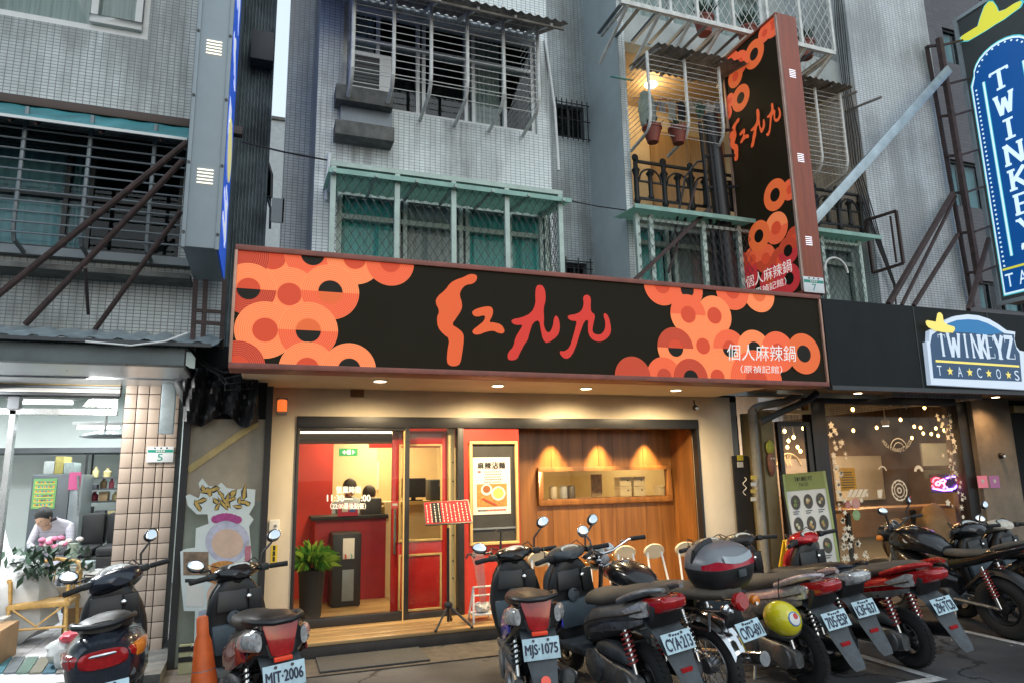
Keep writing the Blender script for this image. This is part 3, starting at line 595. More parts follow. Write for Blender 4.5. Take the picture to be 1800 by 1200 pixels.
MB().box((p.x+.05, 8.82, czt), (q.x, 8.85, q.z+.02)).box((p.x+.1, 8.816, czt+.05), (q.x-.12, 8.822, q.z-.02), 1).box((q.x-.1, 8.815, czt+.05), (q.x-.03, 8.821, q.z-.02), 2).build('board', [M('card_red', (.5, .03, .07), .4, var=0), m_paper, M('card_blue', (.05, .15, .5), .4, var=0)], t, smooth=False)
p, q = P(668, 878, 9.6), P(692, 838, 9.6); box_t('notice', 'white paper notice on the cream wall beside the counter', 'notice', (p.x, 11.46, p.z+.1), (q.x+.1, 11.475, q.z+.25), m_paper, 0)
# water dispenser
p, q = P(581, 1065, 8.5), P(636, 935, 8.5); t = T('water_dispenser', 'tall black water dispenser with a pale tap panel beside the potted plant', 'dispenser', ((p.x+q.x)/2, 8.5, ZF))
MB().box((p.x, 8.5, ZF), (q.x, 8.88, q.z)).build('body', m_black, t, bevel=.02)
a, b = P(602, 982, 8.5), P(623, 957, 8.5); MB().box((a.x, 8.485, a.z), (b.x, 8.502, b.z+.08)).build('tap_panel', m_white, t, bevel=.004)
for k in (0, 1): MB().tube([(a.x+.03+.07*k, 8.49, a.z+.05), (a.x+.03+.07*k, 8.44, a.z+.045), (a.x+.03+.07*k, 8.43, a.z+.01)], .009, 6).build('tap', [m_red, m_curtB][k], t)
MB().box((a.x, 8.485, P(612, 1055, 8.5).z), (b.x, 8.502, a.z-.12)).build('lower_panel', m_grey, t, bevel=.004)
# potted plant
p = P(548, 1000, 8.0); t = T('potted_plant', 'bushy green potted plant behind the left end of the glass', 'plant', (p.x, 8.0, ZF))
MB().lathe([(.09, 0), (.11, .02), (.14, p.z-ZF-.02), (.155, p.z-ZF), (.14, p.z-ZF), (.135, p.z-ZF-.05)], (p.x, 8.0, ZF), n=22).build('pot', m_blackm, t)
fo = MB(); r_ = random.Random(5)
for i in range(420):
    a, e = r_.uniform(0, 2*pi), r_.uniform(.1, 1.45); L_ = r_.uniform(.12, .31)
    d = V((cos(a)*cos(e), sin(a)*cos(e), sin(e))); s_ = d.cross(V((0, 0, 1))).normalized()*r_.uniform(.012, .022); b = V((p.x, 8.0, p.z-.03))+d*L_*.4+V((0, 0, .04)); m_ = b+d*L_*.45+V((0, 0, .02)); e_ = b+d*L_*.8-V((0, 0, .05))
    fo.add([b, m_-s_, e_, m_+s_+V((0, 0, .006))], [(0, 1, 2), (0, 2, 3)], i % 2)
tag(fo.build('leaves', [M('leaf_green', (.09, .26, .03), .45, var=.3), M('leaf_light', (.28, .45, .05), .45, var=.3)], t, smooth=False), kind='stuff')
# exit sign
p, q = P(596, 801, 10.9), P(629, 787, 10.9); t = T('exit_sign', 'small lit green emergency exit sign hanging inside on the cream wall', 'sign', (p.x, 10.9, p.z))
MB().box((p.x, 10.9, p.z), (q.x, 10.95, q.z)).build('box', M('exit_green', (.02, .3, .1), .5, var=0, emit=(.05, .6, .2), es=.5), t, smooth=False)
w_ = q.x-p.x; h_ = q.z-p.z
MB().box((p.x+w_*.42, 10.892, p.z+h_*.2), (p.x+w_*.62, 10.899, p.z+h_*.8)).flat([(.16, .5), (.3, .8), (.3, .6), (.4, .6), (.4, .4), (.3, .4), (.3, .2)], (p.x, 10.893, p.z), (w_, 0, 0), (0, 0, h_)).flat([(.84, .5), (.7, .8), (.7, .2)], (p.x, 10.893, p.z), (w_, 0, 0), (0, 0, h_)).build('symbol', M('exit_white', (.9, 1, .9), .5, var=0, emit=(.8, 1, .85), es=.8), t, smooth=False)
# back wall doors / closet panel
p, q = P(640, 905, 11.4), P(664, 793, 11.4)
MB().box((p.x-.5, 11.44, ZF), (q.x, 11.499, 2.3)).build('wall_panel', M('pale_panel', (.72, .62, .4), .5, var=.05), bpy.data.objects['interior_wall'], smooth=False)

# ---------- people
def person(name, label, joints, edges, radii, loc, cloth, skin, hair, headc, headr, facing, extra=None):
    t = T(name, label, 'person', loc, local=True)
    me = bpy.data.meshes.new('body'); me.from_pydata(joints, edges, []); o = bpy.data.objects.new('body', me); COL.objects.link(o); o.parent = t
    sk = o.modifiers.new('skin', 'SKIN'); sk.use_smooth_shade = True
    for i, r in enumerate(radii): me.skin_vertices[0].data[i].radius = (r, r*.85)
    me.skin_vertices[0].data[0].use_root = True
    ss = o.modifiers.new('sub', 'SUBSURF'); ss.levels = 1; ss.render_levels = 2
    me.materials.append(cloth); ORG[o] = V((0, 0, 0))
    h = MB(); c = V(headc); f = V(facing).normalized(); s_ = f.cross(V((0, 0, 1))).normalized(); up = s_.cross(f)
    h.ell(c, headr*.82, headr*.9, headr*1.12, 16, 10); h.tube([c+f*headr*.85+up*headr*.1, c+f*headr*1.06-up*headr*.18], [.008, .016], 6); h.tube([c-up*headr*.9, c-up*headr*1.5], headr*.5, 10)
    for k in (-1, 1): h.ell(c+s_*k*headr*.82, .012, .02, .03, 6, 4); h.ell(c+f*headr*.83+s_*k*headr*.32+up*headr*.08, .011, .011, .007, 6, 4, 1)
    h.ell(c+f*headr*.84-up*headr*.45, .02, .01, .006, 8, 4, 2)
    h.build('head', [skin, M('eye_dark', (.02, .015, .012), .3, var=0), M('lip', (.35, .12, .1), .5, var=0)], t)
    hr = MB(); r_ = random.Random(9)
    hr.ell(c-f*headr*.16+up*headr*.24, headr*.93, headr*.95, headr*1.02, 16, 10)
    hr.build('hair', hair, t); return t
m_skin = M('skin', (.45, .27, .18), .5, var=.08); m_hair = M('dark_hair', (.012, .01, .01), .5, var=.3, scale=60, bump=.6, stretch=(30, 30, 2))
JS = [(0, 0, .95), (0, 0, 1.2), (0, 0, 1.38), (0, 0, 1.5), (-.2, 0, 1.36), (-.26, -.06, 1.1), (-.12, -.26, 1.0), (.2, 0, 1.36), (.26, -.06, 1.1), (.12, -.26, 1.0), (-.1, 0, .88), (-.11, 0, .48), (-.11, 0, .06), (-.11, -.14, .03), (.1, 0, .88), (.11, 0, .48), (.11, 0, .06), (.11, -.14, .03)]
JE = [(0, 1), (1, 2), (2, 3), (2, 4), (4, 5), (5, 6), (2, 7), (7, 8), (8, 9), (0, 10), (10, 11), (11, 12), (12, 13), (0, 14), (14, 15), (15, 16), (16, 17)]
JR = [.15, .15, .15, .06, .075, .05, .035, .075, .05, .035, .1, .065, .05, .04, .1, .065, .05, .04]
p = P(614, 857, 9.9); person('person', 'person with short dark hair in a pale blue top behind the counter', JS, JE, JR, (p.x, 9.9, p.z-1.60), M('pale_blue_top', (.3, .38, .45), .8, var=.1), m_skin, m_hair, (0, -.04, 1.60), .105, (0, -.6, -.8))
p = P(648, 868, 10.3); person('person', 'second dark-haired person with lowered head behind the counter at the back', JS, JE, JR, (p.x, 10.3, p.z-1.58), M('dark_top', (.08, .08, .1), .8, var=.1), m_skin, m_hair, (0, -.05, 1.58), .105, (-.2, -.6, -.8))

# ---------- opening hours on the glass
t = T('window_lettering', 'white opening hours lettering on the restaurant glass, 11:30', 'lettering', P(612, 870, YF+.015))
def txt_px(mb, body, u0, v0, u1, v1, Y, mi=0, dv=0, bold=0):   # text in a pixel box on the plane Y (dv: drop of the right end)
    a, b, c = P(u0, v1, Y), P(u1, v1+dv, Y), P(u0, v0, Y); return text(mb, body, a, V((b.x-a.x, 0, b.z-a.z)), V((c.x-a.x, 0, c.z-a.z)), mi, bold)
m_dec = M('white_decal', (.9, .9, .88), .6, var=0)
YG = YF+.015
mb = MB(); txt_px(mb, '營業時間', 591, 854, 634, 866, YG, 0, 0, .002); txt_px(mb, '11:30—', 575, 869, 620, 880, YG, 0, 0, .003); txt_px(mb, ':00', 635, 869, 651, 880, YG, 0, 0, .003); txt_px(mb, '（22:00最後點餐）', 581, 883, 643, 894, YG, 0, 0, .0015); mb.build('letters', m_dec, t, smooth=False)

# ---------- poster frame on the red wall
yP = YF-.02
t = T('framed_poster', 'gold-framed blackboard holding a white noodle poster on the red wall', 'poster', P(867, 957, yP))
a0, a1, b0, b1 = P(825, 860, yP).x, P(910, 860, yP).x, P(868, 956, yP).z, P(868, 775, yP).z; tt = .03
MB().box((a0, yP-.03, b0), (a1, YF-.007, b0+tt)).box((a0, yP-.03, b1-tt), (a1, YF-.007, b1)).box((a0, yP-.0295, b0+tt), (a0+tt, YF-.007, b1-tt)).box((a1-tt, yP-.0295, b0+tt), (a1, YF-.007, b1-tt)).build('frame', m_gold, t, bevel=.004)
MB().box((a0+tt, yP, b0+tt), (a1-tt, YF-.008, b1-tt)).build('blackboard', M('blackboard', (.035, .035, .033), .6, var=.25), t, smooth=False)
MB().box((a0+tt, yP-.012, P(868, 929, yP).z), (a1-tt, yP-.001, P(868, 926, yP).z)).build('ledge', m_grey, t, smooth=False)
s0, s1, q0, q1 = P(831, 855, yP).x, P(897, 855, yP).x, P(864, 903, yP).z, P(864, 803, yP).z
def po(a, b): return V((s0+(s1-s0)*a, yP-.006, q0+(q1-q0)*b))
sh = MB().box((s0, yP-.005, q0), (s1, yP-.002, q1))
pu, pw_ = V((s1-s0, 0, 0)), V((0, 0, q1-q0))
def pr(x0, y0, x1, y1, mi, d=0): sh.quad(po(x0, y0)-V((0, d, 0)), po(x1, y0)-V((0, d, 0)), po(x1, y1)-V((0, d, 0)), po(x0, y1)-V((0, d, 0)), mi)
for i, c in enumerate('麻辣沾麵'): text(sh, c, po(.13+.19*i, .80)-V((0, .001, 0)), pu*.16, pw_*.11, 1, .0035)
ring = lambda cx, cy, r, n=24: [(cx+r*cos(2*pi*k/n), cy+r*.66*sin(2*pi*k/n)) for k in range(n)]
for k in range(24):
    A, B = ring(.587, .855, .105), ring(.587, .855, .095); j = (k+1) % 24
    sh.quad(po(*A[k]), po(*A[j]), po(*B[j]), po(*B[k]), 3)
for i in range(5):
    x = .3+.02*(i % 2)
    while x < .72: w_ = random.uniform(.03, .05); pr(x, .735-.045*i, x+w_, .75-.045*i, 1); x += w_+.015
pr(.13, .73, .21, .76, 3)
pr(.1, .13, .9, .53, 4)
sh.flat(ring(.36, .43, .15), po(0, 0)-V((0, .001, 0)), pu, pw_, 0); sh.flat(ring(.36, .44, .10), po(0, 0)-V((0, .002, 0)), pu, pw_, 5)
sh.flat(ring(.67, .36, .19), po(0, 0)-V((0, .003, 0)), pu, pw_, 0); sh.flat(ring(.67, .365, .14), po(0, 0)-V((0, .004, 0)), pu, pw_, 6)
sh.flat([(.22, .27), (.26, .29), (.64, .16), (.62, .14)], po(0, 0)-V((0, .004, 0)), pu, pw_, 3)
x = .13
while x < .86: w_ = random.uniform(.02, .035); pr(x, .055, x+w_, .085, 3 if x > .36 else 1); x += w_+.008
sh.build('poster_sheet', [m_paper, m_blackm, m_wood, M('print_red', (.5, .05, .03), .6, var=0), M('print_wood', (.42, .2, .05), .6, var=.4, scale=30), M('broth', (.25, .09, .03), .5, var=.2), M('soup_yellow', (.65, .5, .12), .5, var=.3, scale=40)], t, smooth=False)
# gold panel moulding low on the red wall
# ================================================================== shop at number 5 (white lit)
YA = 7.62; zfl = .1
MB().box((-8, 6.6, -.05), (P(312, 1000, 7.4).x, 12, zfl-.012)).build('shop_floor', m_concd, kind='structure', smooth=False); sf = bpy.data.objects['shop_floor']
m_ftile = M('white_floor_tile', (.68, .68, .69), .28, var=.12, scale=2)
tl = MB().box((-.297, -.297, 0), (.297, .297, .012)).mesh('tile', m_ftile, smooth=False)
xt = P(205, 1000, YA).x
for i in range(9):
    for j in range(9):
        x, y = -1.62-.6*i, 6.92+.6*j
        piece('tile', tl, sf, (x, y, zfl-.012+random.uniform(0, .0015)))
ws = MB().box((-8, 11.9, zfl), (-.6, 12, 3.0)).box((-8.1, 7.7, zfl), (-8, 12, 3)).box((xt+.9, 7.95, zfl), (xt+1.0, 12, 3.0)).build('shop_wall', m_roomw, kind='structure', smooth=False)
MB().box((-8, 7.7, 2.95), (-.4, 12, 3.0)).build('shop_ceiling', m_roomw, kind='structure', smooth=False)
for loc in ((-3.2, 9.0, 2.85), (-2.0, 10.4, 2.85), (-4.5, 10.6, 2.85)): light('AREA', loc, 38, (.9, .97, 1), .5, (loc[0], loc[1], 0))
light('AREA', (-2.6, 7.25, 2.5), 45, (.95, .97, 1), .5, (-2.3, 6.9, 0)); light('AREA', (-1.55, 6.95, 2.5), 15, (1, .96, .9), .4, (-1.2, 7.5, 1.0))
# shopfront pieces: shutter box, transom, door frames
lf = T('open_shopfront', 'open shopfront at number 5 with silver shutter housing and metal door frame', 'shopfront', (-3, YA, zfl))
def band(name, v0, v1, u0, u1, Y0, Y1, mat, par, ref=120): return MB().box((P(u0, 700, Y0).x, Y0, P(ref, v1, Y0).z), (P(u1, 700, Y0).x, Y1, P(ref, v0, Y0).z)).build(name, mat, par, smooth=False)
m_shut = M('shutter_steel', (.5, .53, .55), .3, .6, var=.15, scale=3)
MB().box((-6, 7.05, P(120, 664, 7.05).z), (P(320, 650, 7.05).x, 7.6, P(120, 641, 7.05).z)).build('canopy_lining', m_shut, lf, smooth=False)
for i, (v0, v1, m_) in enumerate(((664, 669, m_dark), (670, 676, m_gold), (677, 681, m_grey), (682, 689, m_paper), (690, 694, m_dark))): band('shutter_slat', v0, v1, -500, 210, 7.5+.01*i, 7.62, m_, lf)
band('transom_frame', 718, 728, -500, 207, YA, YA+.08, m_steel, lf); band('transom_frame', 692, 697, -500, 207, YA, YA+.08, m_dark, lf)
MB().box((P(2, 850, YA).x, YA, zfl), (P(13, 850, YA).x, YA+.08, P(10, 720, YA).z)).build('door_frame', m_steel, lf, smooth=False)
MB().box((P(2, 850, YA).x-.02, YA-.02, P(10, 718, YA).z), (P(18, 850, YA).x, YA+.09, P(10, 692, YA).z)).build('door_frame', m_dark, lf, smooth=False)
MB().box((P(20, 700, YA).x, YA+.05, P(100, 716, YA).z), (P(206, 700, YA).x, YA+.055, P(100, 697, YA).z)).build('transom_pane', m_glass, lf, smooth=False)
def tube_lamp(u0, u1, v, Y, lab):
    a, b = P(u0, v, Y), P(u1, v, Y); t = T('fluorescent_lamp', lab, 'lamp', ((a.x+b.x)/2, Y, a.z))
    MB().box((a.x-.05, Y-.03, a.z+.03), (b.x+.05, Y+.03, a.z+.07)).build('housing', m_white, t, bevel=.005); MB().tube([(a.x, Y, a.z), (b.x, Y, a.z)], .018, 8).build('tube', m_tube, t)
tube_lamp(20, 128, 706, 8.4, 'long white fluorescent tube behind the glass over the door of the open shop'); tube_lamp(136, 210, 751, 9.6, 'short white fluorescent tube deeper in the shop above the grey fan')
p = P(184, 764, 9.0); t = T('ceiling_fan', 'pale round ceiling fan hanging inside the open shop near the tiled column', 'fan', (p.x, 9.0, p.z))
MB().lathe([(.0, .05), (.06, .045), (.24, .0), (.25, -.02), (.2, -.03), (0, -.03)], (p.x, 9.0, p.z), n=26, cap=False).build('shade', m_grey, t); MB().tube([(p.x, 9, p.z+.04), (p.x, 9, 2.94)], .015, 8).build('rod', m_white, t)
MB().box((-4.6, 10.9, P(120, 795, 10.9).z), (-1.5, 11.8, P(120, 786, 10.9).z)).build('wall_shelf', m_dark, lf, smooth=False)
# fridge
yR = 10.3; p, q = P(40, 985, yR), P(128, 832, yR)
t = T('refrigerator', 'tall grey refrigerator with a yellow-green price poster at the back of the open shop', 'refrigerator', ((p.x+q.x)/2, yR, zfl))
MB().box((p.x, yR, zfl), (P(118, 900, yR).x, yR+.7, q.z)).build('body', M('fridge_grey', (.10, .115, .125), .35, .2, var=.08), t, bevel=.02)
MB().box((P(119, 900, yR).x, yR-.02, zfl+.05), (P(141, 900, yR).x, yR+.6, q.z-.01)).build('door', M('fridge_door', (.25, .28, .29), .3, .4, var=.08), t, bevel=.015)
MB().tube([P(137, 905, yR-.06), P(138, 870, yR-.06), P(137, 835, yR-.05)], .013, 8).build('handle', m_steel, t)
a, b = P(54, 894, yR-.01), P(101, 840, yR-.01); m_py = M('poster_yellow', (.5, .52, .12), .6, var=.1); m_pg = M('poster_green', (.15, .35, .12), .6, var=.1)
po_ = MB().box((a.x, yR-.012, a.z), (b.x, yR-.004, b.z), 1)
for i in range(6):
    zz = a.z+(b.z-a.z)*(.06+.15*i); po_.box((a.x+.02, yR-.014, zz), (b.x-.02, yR-.0125, zz+(b.z-a.z)*.1), 0)
    for k in range(9): xx = a.x+.03+(b.x-a.x-.06)*k/9; po_.box((xx, yR-.016, zz+.015), (xx+random.uniform(.015, .035), yR-.0142, zz+.035), 2+k % 2)
tag(po_.build('price_poster', [m_py, m_pg, M('print_orange', (.6, .25, .05), .6, var=0), M('print_teal', (.05, .25, .3), .6, var=0)], smooth=False), 'yellow and green price poster stuck on the grey refrigerator', 'poster')
p = P(132, 846, yR-.03); tag(MB().box((p.x-.07, yR-.035, p.z-.1), (p.x+.06, yR-.022, p.z+.12)).build('leaflet', M('pink_paper', (.6, .1, .25), .6, var=.1), smooth=False), 'pink leaflet on the refrigerator door edge', 'leaflet')
z_ = P(100, 832, yR).z
for i, (u0, u1, h, c) in enumerate(((78, 96, .16, (.45, .48, .46)), (97, 112, .22, (.4, .34, .1)), (113, 130, .14, (.3, .36, .34)))):
    box_t('carton', ('white flat carton on top of the refrigerator at its left end', 'yellowish carton in the middle on top of the refrigerator', 'pale green carton on the right end of the refrigerator top')[i], 'carton', (P(u0, 830, yR+.1).x, yR+.05, z_), (P(u1, 830, yR+.1).x, yR+.45, z_+h), M('carton%d' % i, c, .7, var=.3, scale=20), .004)
# shelf rack with goods and black sofa
yK = 10.9; t = T('shelf_rack', 'wire shelf rack crowded with goods beside the refrigerator', 'rack', (P(168, 900, yK).x, yK, zfl)); xa_, xb_ = P(146, 880, yK).x, P(206, 880, yK).x
for x in (xa_, xb_): MB().tube([(x, yK, zfl), (x, yK, 2.0)], .014, 6).tube([(x, yK+.35, zfl), (x, yK+.35, 2.0)], .014, 6).build('post', m_black, t)
zs_ = [P(170, v, yK).z for v in (905, 880, 858, 838)]
for z in zs_: MB().box((xa_, yK, z-.02), (xb_, yK+.36, z)).build('shelf', m_dark, t, smooth=False)
for z in zs_:
    x = xa_+.05; gi = -1
    while x < xb_-.08:
        gi += 1; w_, h = random.uniform(.05, .14), random.uniform(.06, .16); c = random.choice([(.5, .5, .47), (.35, .05, .08), (.1, .2, .1), (.3, .2, .1), (.08, .08, .09), (.5, .42, .2)])
        mm = M('goods_%d' % int(c[0]*100), c, .5, var=.2)
        (tag(MB().lathe([(w_*.4, 0), (w_*.45, h*.6), (w_*.2, h*.8), (w_*.2, h)], (x+w_/2, yK+.12, z), n=10).build('jar', mm), 'small jar, %s item from the left on the %s shelf of the wire rack' % (ORD[gi], ORD[zs_.index(z)]), 'jar', 'jars on the wire shelf') if random.random() < .5 else
         tag(MB().box((x, yK+.03, z), (x+w_, yK+.2, z+h*.8)).build('packet', mm, bevel=.006), 'small packet, %s item from the left on the %s shelf of the wire rack' % (ORD[gi], ORD[zs_.index(z)]), 'packet', 'packets on the wire shelf'))
        x += w_+random.uniform(.01, .05)
yQ = 9.5; p = P(160, 955, yQ); t = T('sofa', 'black leather sofa at the back of the open shop', 'sofa', (p.x, yQ, zfl)); sa, sb = P(118, 950, yQ).x, P(215, 950, yQ).x
zz = P(160, 962, yQ).z
MB().box((sa, yQ, zfl+.05), (sb, yQ+.8, zz-.1)).build('base', m_black, t, bevel=.03)
for k in range(2): MB().box((sa+(sb-sa)*k/2+.01, yQ-.03, zz-.1), (sa+(sb-sa)*(k+1)/2-.01, yQ+.6, zz)).build('seat_cushion', m_black, t, bevel=.04); MB().box((sa+(sb-sa)*k/2+.01, yQ+.55, zz-.02), (sa+(sb-sa)*(k+1)/2-.01, yQ+.78, P(160, 905, yQ).z)).build('back_cushion', m_black, t, bevel=.05)
# person bent over at a table
p = P(80, 908, 10.0); JS2 = [(0, .12, .48), (0, .05, .75), (.02, -.06, .95), (.0, -.14, 1.03), (-.17, -.08, .93), (-.22, -.2, .7), (-.1, -.38, .68), (.2, -.06, .93), (.25, -.18, .7), (.1, -.38, .68), (-.1, .1, .46), (-.13, -.3, .46), (-.13, -.32, .06), (-.13, -.45, .03), (.1, .1, .46), (.13, -.3, .46), (.13, -.32, .06), (.13, -.45, .03)]
person('person', 'dark-haired person in a striped pale shirt sitting bent over in the open shop', JS2, JE, JR, (p.x+.1, 10.0, p.z-.93), M('striped_shirt', (.5, .47, .53), .8, var=.4, scale=3, stretch=(.1, .1, 20)), m_skin, m_hair, (-.08, -.24, 1.06), .115, (-.35, -.8, -.5)).scale = (.88,)*3
# rattan chair with flowers, cloth pile, boxes
yC2 = 8.2; p = P(85, 1000, yC2); t = T('rattan_chair', 'yellow rattan armchair heaped with a green and pink bouquet near the shop entrance', 'chair', (p.x, yC2, zfl)); m_rat = M('rattan', (.5, .3, .09), .55, var=.3, scale=20)
for dx in (-.24, .24):
    for dy in (-.22, .22): MB().tube([(p.x+dx*1.05, yC2+dy, zfl), (p.x+dx*.95, yC2+dy, zfl+.4), (p.x+dx, yC2+dy*1.05, zfl+.62)], .018, 7).build('leg', m_rat, t)
MB().box((p.x-.26, yC2-.24, zfl+.36), (p.x+.26, yC2+.24, zfl+.41)).build('seat', m_rat, t, bevel=.015)
MB().tube([(p.x-.26, yC2-.22, zfl+.62), (p.x-.27, yC2+.1, zfl+.66), (p.x-.2, yC2+.26, zfl+.72), (p.x, yC2+.3, zfl+.76), (p.x+.2, yC2+.26, zfl+.72), (p.x+.27, yC2+.1, zfl+.66), (p.x+.26, yC2-.22, zfl+.62)], .02, 7).build('arm_rail', m_rat, t)
MB().tube([(p.x-.25, yC2-.23, zfl+.18), (p.x+.25, yC2-.23, zfl+.18)], .013, 6).tube([(p.x-.2, yC2-.23, zfl+.36), (p.x, yC2-.23, zfl+.2), (p.x+.2, yC2-.23, zfl+.36)], .011, 6).build('stretcher', m_rat, t)
for k in range(7): a = pi*k/6; MB().tube([(p.x-.23*cos(a), yC2+.24*sin(a)*.9, zfl+.41), (p.x-.25*cos(a), yC2+.29*sin(a), zfl+.7)], .008, 5).build('spindle', m_rat, t)
b = T('bouquet', 'green leafy bouquet with pink and white blooms lying on the rattan chair', 'bouquet', (p.x, yC2, zfl+.5)); fo = MB(); r_ = random.Random(11)
for i in range(200):
    c = V((p.x+r_.gauss(-.02, .15), yC2-.05+r_.gauss(0, .12), zfl+.62+r_.uniform(0, .32))); d = V((r_.uniform(-1, 1), r_.uniform(-1, 1), r_.uniform(-.3, 1))).normalized()*.07; s_ = d.cross(V((.3, .2, 1))).normalized()*.025
    fo.add([c-d, c-s_, c+d, c+s_], [(0, 1, 2, 3)])
tag(fo.build('leaves', M('bouquet_green', (.035, .075, .045), .6, var=.3), b, smooth=False), kind='stuff')
for i in range(14):
    c = (p.x+.02+r_.uniform(-.08, .24), yC2-.1+r_.uniform(-.06, .06), zfl+.93+r_.uniform(-.02, .06)); fl_ = MB().ell(c, .035, .035, .025, 8, 5); fl_.build('bloom', M('bloom%d' % (i % 2), [(.65, .2, .33), (.75, .7, .66)][i % 2], .7, var=.1), b)
def lump(name, label, cat, c, rx, ry, rz, mat, seed, amp=.2, n=20, k=12):
    r_ = random.Random(seed); mb = MB().ell(c, rx, ry, rz, n, k); C = V(c); ph = [r_.uniform(0, 6) for _ in range(6)]
    mb.v = [C+(p-C)*(1+amp*(sin((p-C).x/rx*4+ph[0])*sin((p-C).z/rz*3+ph[1])+.5*sin((p-C).y/ry*7+ph[2]+(p-C).x/rx*5)+.4*sin((p-C).z/rz*9+ph[3]+(p-C).x/rx*6))) for p in mb.v]
    mb.v = [V((p.x, p.y, max(p.z, C.z-rz*.93))) for p in mb.v]
    return mb.build(name, mat, label=label, cat=cat)
p = P(18, 930, 8.3); m_cloth = M('white_cloth', (.62, .64, .64), .85, var=.15, scale=4)
lump('cloth_pile', 'heap of white cloth and plastic sheeting left of the rattan chair', 'cloth', (p.x, 8.35, zfl+.42), .45, .4, .45, m_cloth, 4, .16)
sh_ = MB().loft([[(P(0, 865, 8.6).x-.2, 8.6, 1.35), (P(0, 865, 8.6).x+.05, 8.55, 1.32)], [(P(20, 920, 8.5).x-.4, 8.5, 1.0), (P(24, 920, 8.5).x, 8.45, 1.0)], [(P(40, 960, 8.4).x-.5, 8.35, .8), (P(50, 950, 8.4).x, 8.3, .82)]], cap=False, closed=False)
tag(sh_.build('drape', m_cloth), 'white sheet draped down beside the left edge of the open shop', 'cloth')
p = P(160, 1010, 8.6); t = T('cardboard_box', 'open cardboard box with a white flap by the tiled column', 'box', (p.x, 8.6, zfl)); m_card = M('cardboard', (.36, .22, .11), .8, var=.15)
MB().box((p.x-.2, 8.5, zfl), (p.x+.22, 8.85, zfl+.26)).build('body', m_card, t, smooth=False); MB().hexa([(p.x-.19, 8.498, zfl+.262), (p.x+.2, 8.498, zfl+.262), (p.x+.2, 8.51, zfl+.262), (p.x-.19, 8.51, zfl+.262), (p.x-.25, 8.32, zfl+.5), (p.x+.14, 8.32, zfl+.5), (p.x+.14, 8.33, zfl+.505), (p.x-.25, 8.33, zfl+.505)]).build('flap', m_paper, t, smooth=False)
p = P(20, 1005, 7.9); box_t('carton', 'pale carton at the left edge of the open shop floor', 'carton', (p.x-.6, 7.75, zfl), (p.x+.02, 8.2, zfl+.32), M('carton_white', (.5, .48, .44), .8, var=.2), .005)
p = P(8, 1050, 7.3); box_t('crate', 'brown cardboard crate cut by the left edge of the picture', 'crate', (p.x-.6, 7.3, zfl), (p.x, 7.8, zfl+.3), m_card, .005)
p = P(142, 1085, 7.15); t = T('plastic_bag', 'clear plastic bag stuffed with red, white and green things on the shop floor', 'bag', (p.x, 7.15, zfl))
for i, (dx, dz, rx, rz, c) in enumerate(((-.03, .12, .2, .15, (.42, .43, .42)), (.05, .1, .15, .12, (.06, .2, .12)), (.02, .25, .13, .06, (.4, .03, .05)))):
    b = MB().ell((p.x+dx, 7.12-.02*i, zfl+dz), rx, .15, rz, 18, 10); C = V((p.x+dx, 7.12-.02*i, zfl+dz)); b.v = [C+(q-C)*(1+.12*sin(q.x*40+q.z*31)+.08*sin(q.z*57+q.y*44)) for q in b.v]; b.build(('plastic', 'green_wrap', 'red_wrap')[i], M('bag%d' % i, c, .35, var=.3, scale=14), t)
t = T('slat_mat', 'mat of coloured slats, blue green grey and purple, on the shop threshold', 'mat', PZ(60, 1170, zfl+.004))
cols = [(.05, .16, .2), (.12, .14, .15), (.1, .16, .13), (.17, .16, .12), (.05, .12, .16), (.16, .15, .14), (.1, .07, .16)]
for i in range(12):
    u = 138-23*i+20; a, b, c, d = [PZ(*q, zfl+.004) for q in ((u-38, 1184), (u-16, 1183), (u+2, 1155), (u-18, 1156))]
    MB().hexa([a, b, c, d, a+V((0, 0, .012)), b+V((0, 0, .012)), c+V((0, 0, .012)), d+V((0, 0, .012))]).build('slat', M('slat%d' % (i % 7), cols[-1-(i % 7)], .6, var=.2), t, smooth=False)
# small stuff on a side table behind the chair
p = P(140, 985, 8.9); t = T('side_table', 'low white table with stacked trays behind the rattan chair', 'table', (p.x, 8.9, zfl))
MB().box((p.x-.25, 8.8, .62), (p.x+.3, 9.2, .66)).build('top', m_paper, t, bevel=.004)
for dx in (-.22, .27): MB().tube([(p.x+dx, 8.83, zfl), (p.x+dx, 8.83, .62)], .016, 6).build('leg', m_steel, t)
for k in range(4): tag(MB().box((p.x-.2, 8.82, .662+.028*k), (p.x+.12, 9.1, .684+.028*k)).build('tray', M('tray%d' % (k % 2), [(.5, .52, .5), (.3, .36, .36)][k % 2], .5, var=.1), bevel=.004), '%s flat tray, %s from the bottom of the stack on the low white table' % (('pale', 'grey')[k % 2], ORD[k]), 'tray', 'trays stacked on the low table')
p = P(125, 965, 8.9); tag(MB().lathe([(.05, 0), (.055, .1), (.05, .2)], (p.x+.02, 8.88, .775), n=12).build('tin', M('green_tin', (.3, .36, .28), .4, var=.2)), 'pale green tin standing on the tray stack', 'tin')

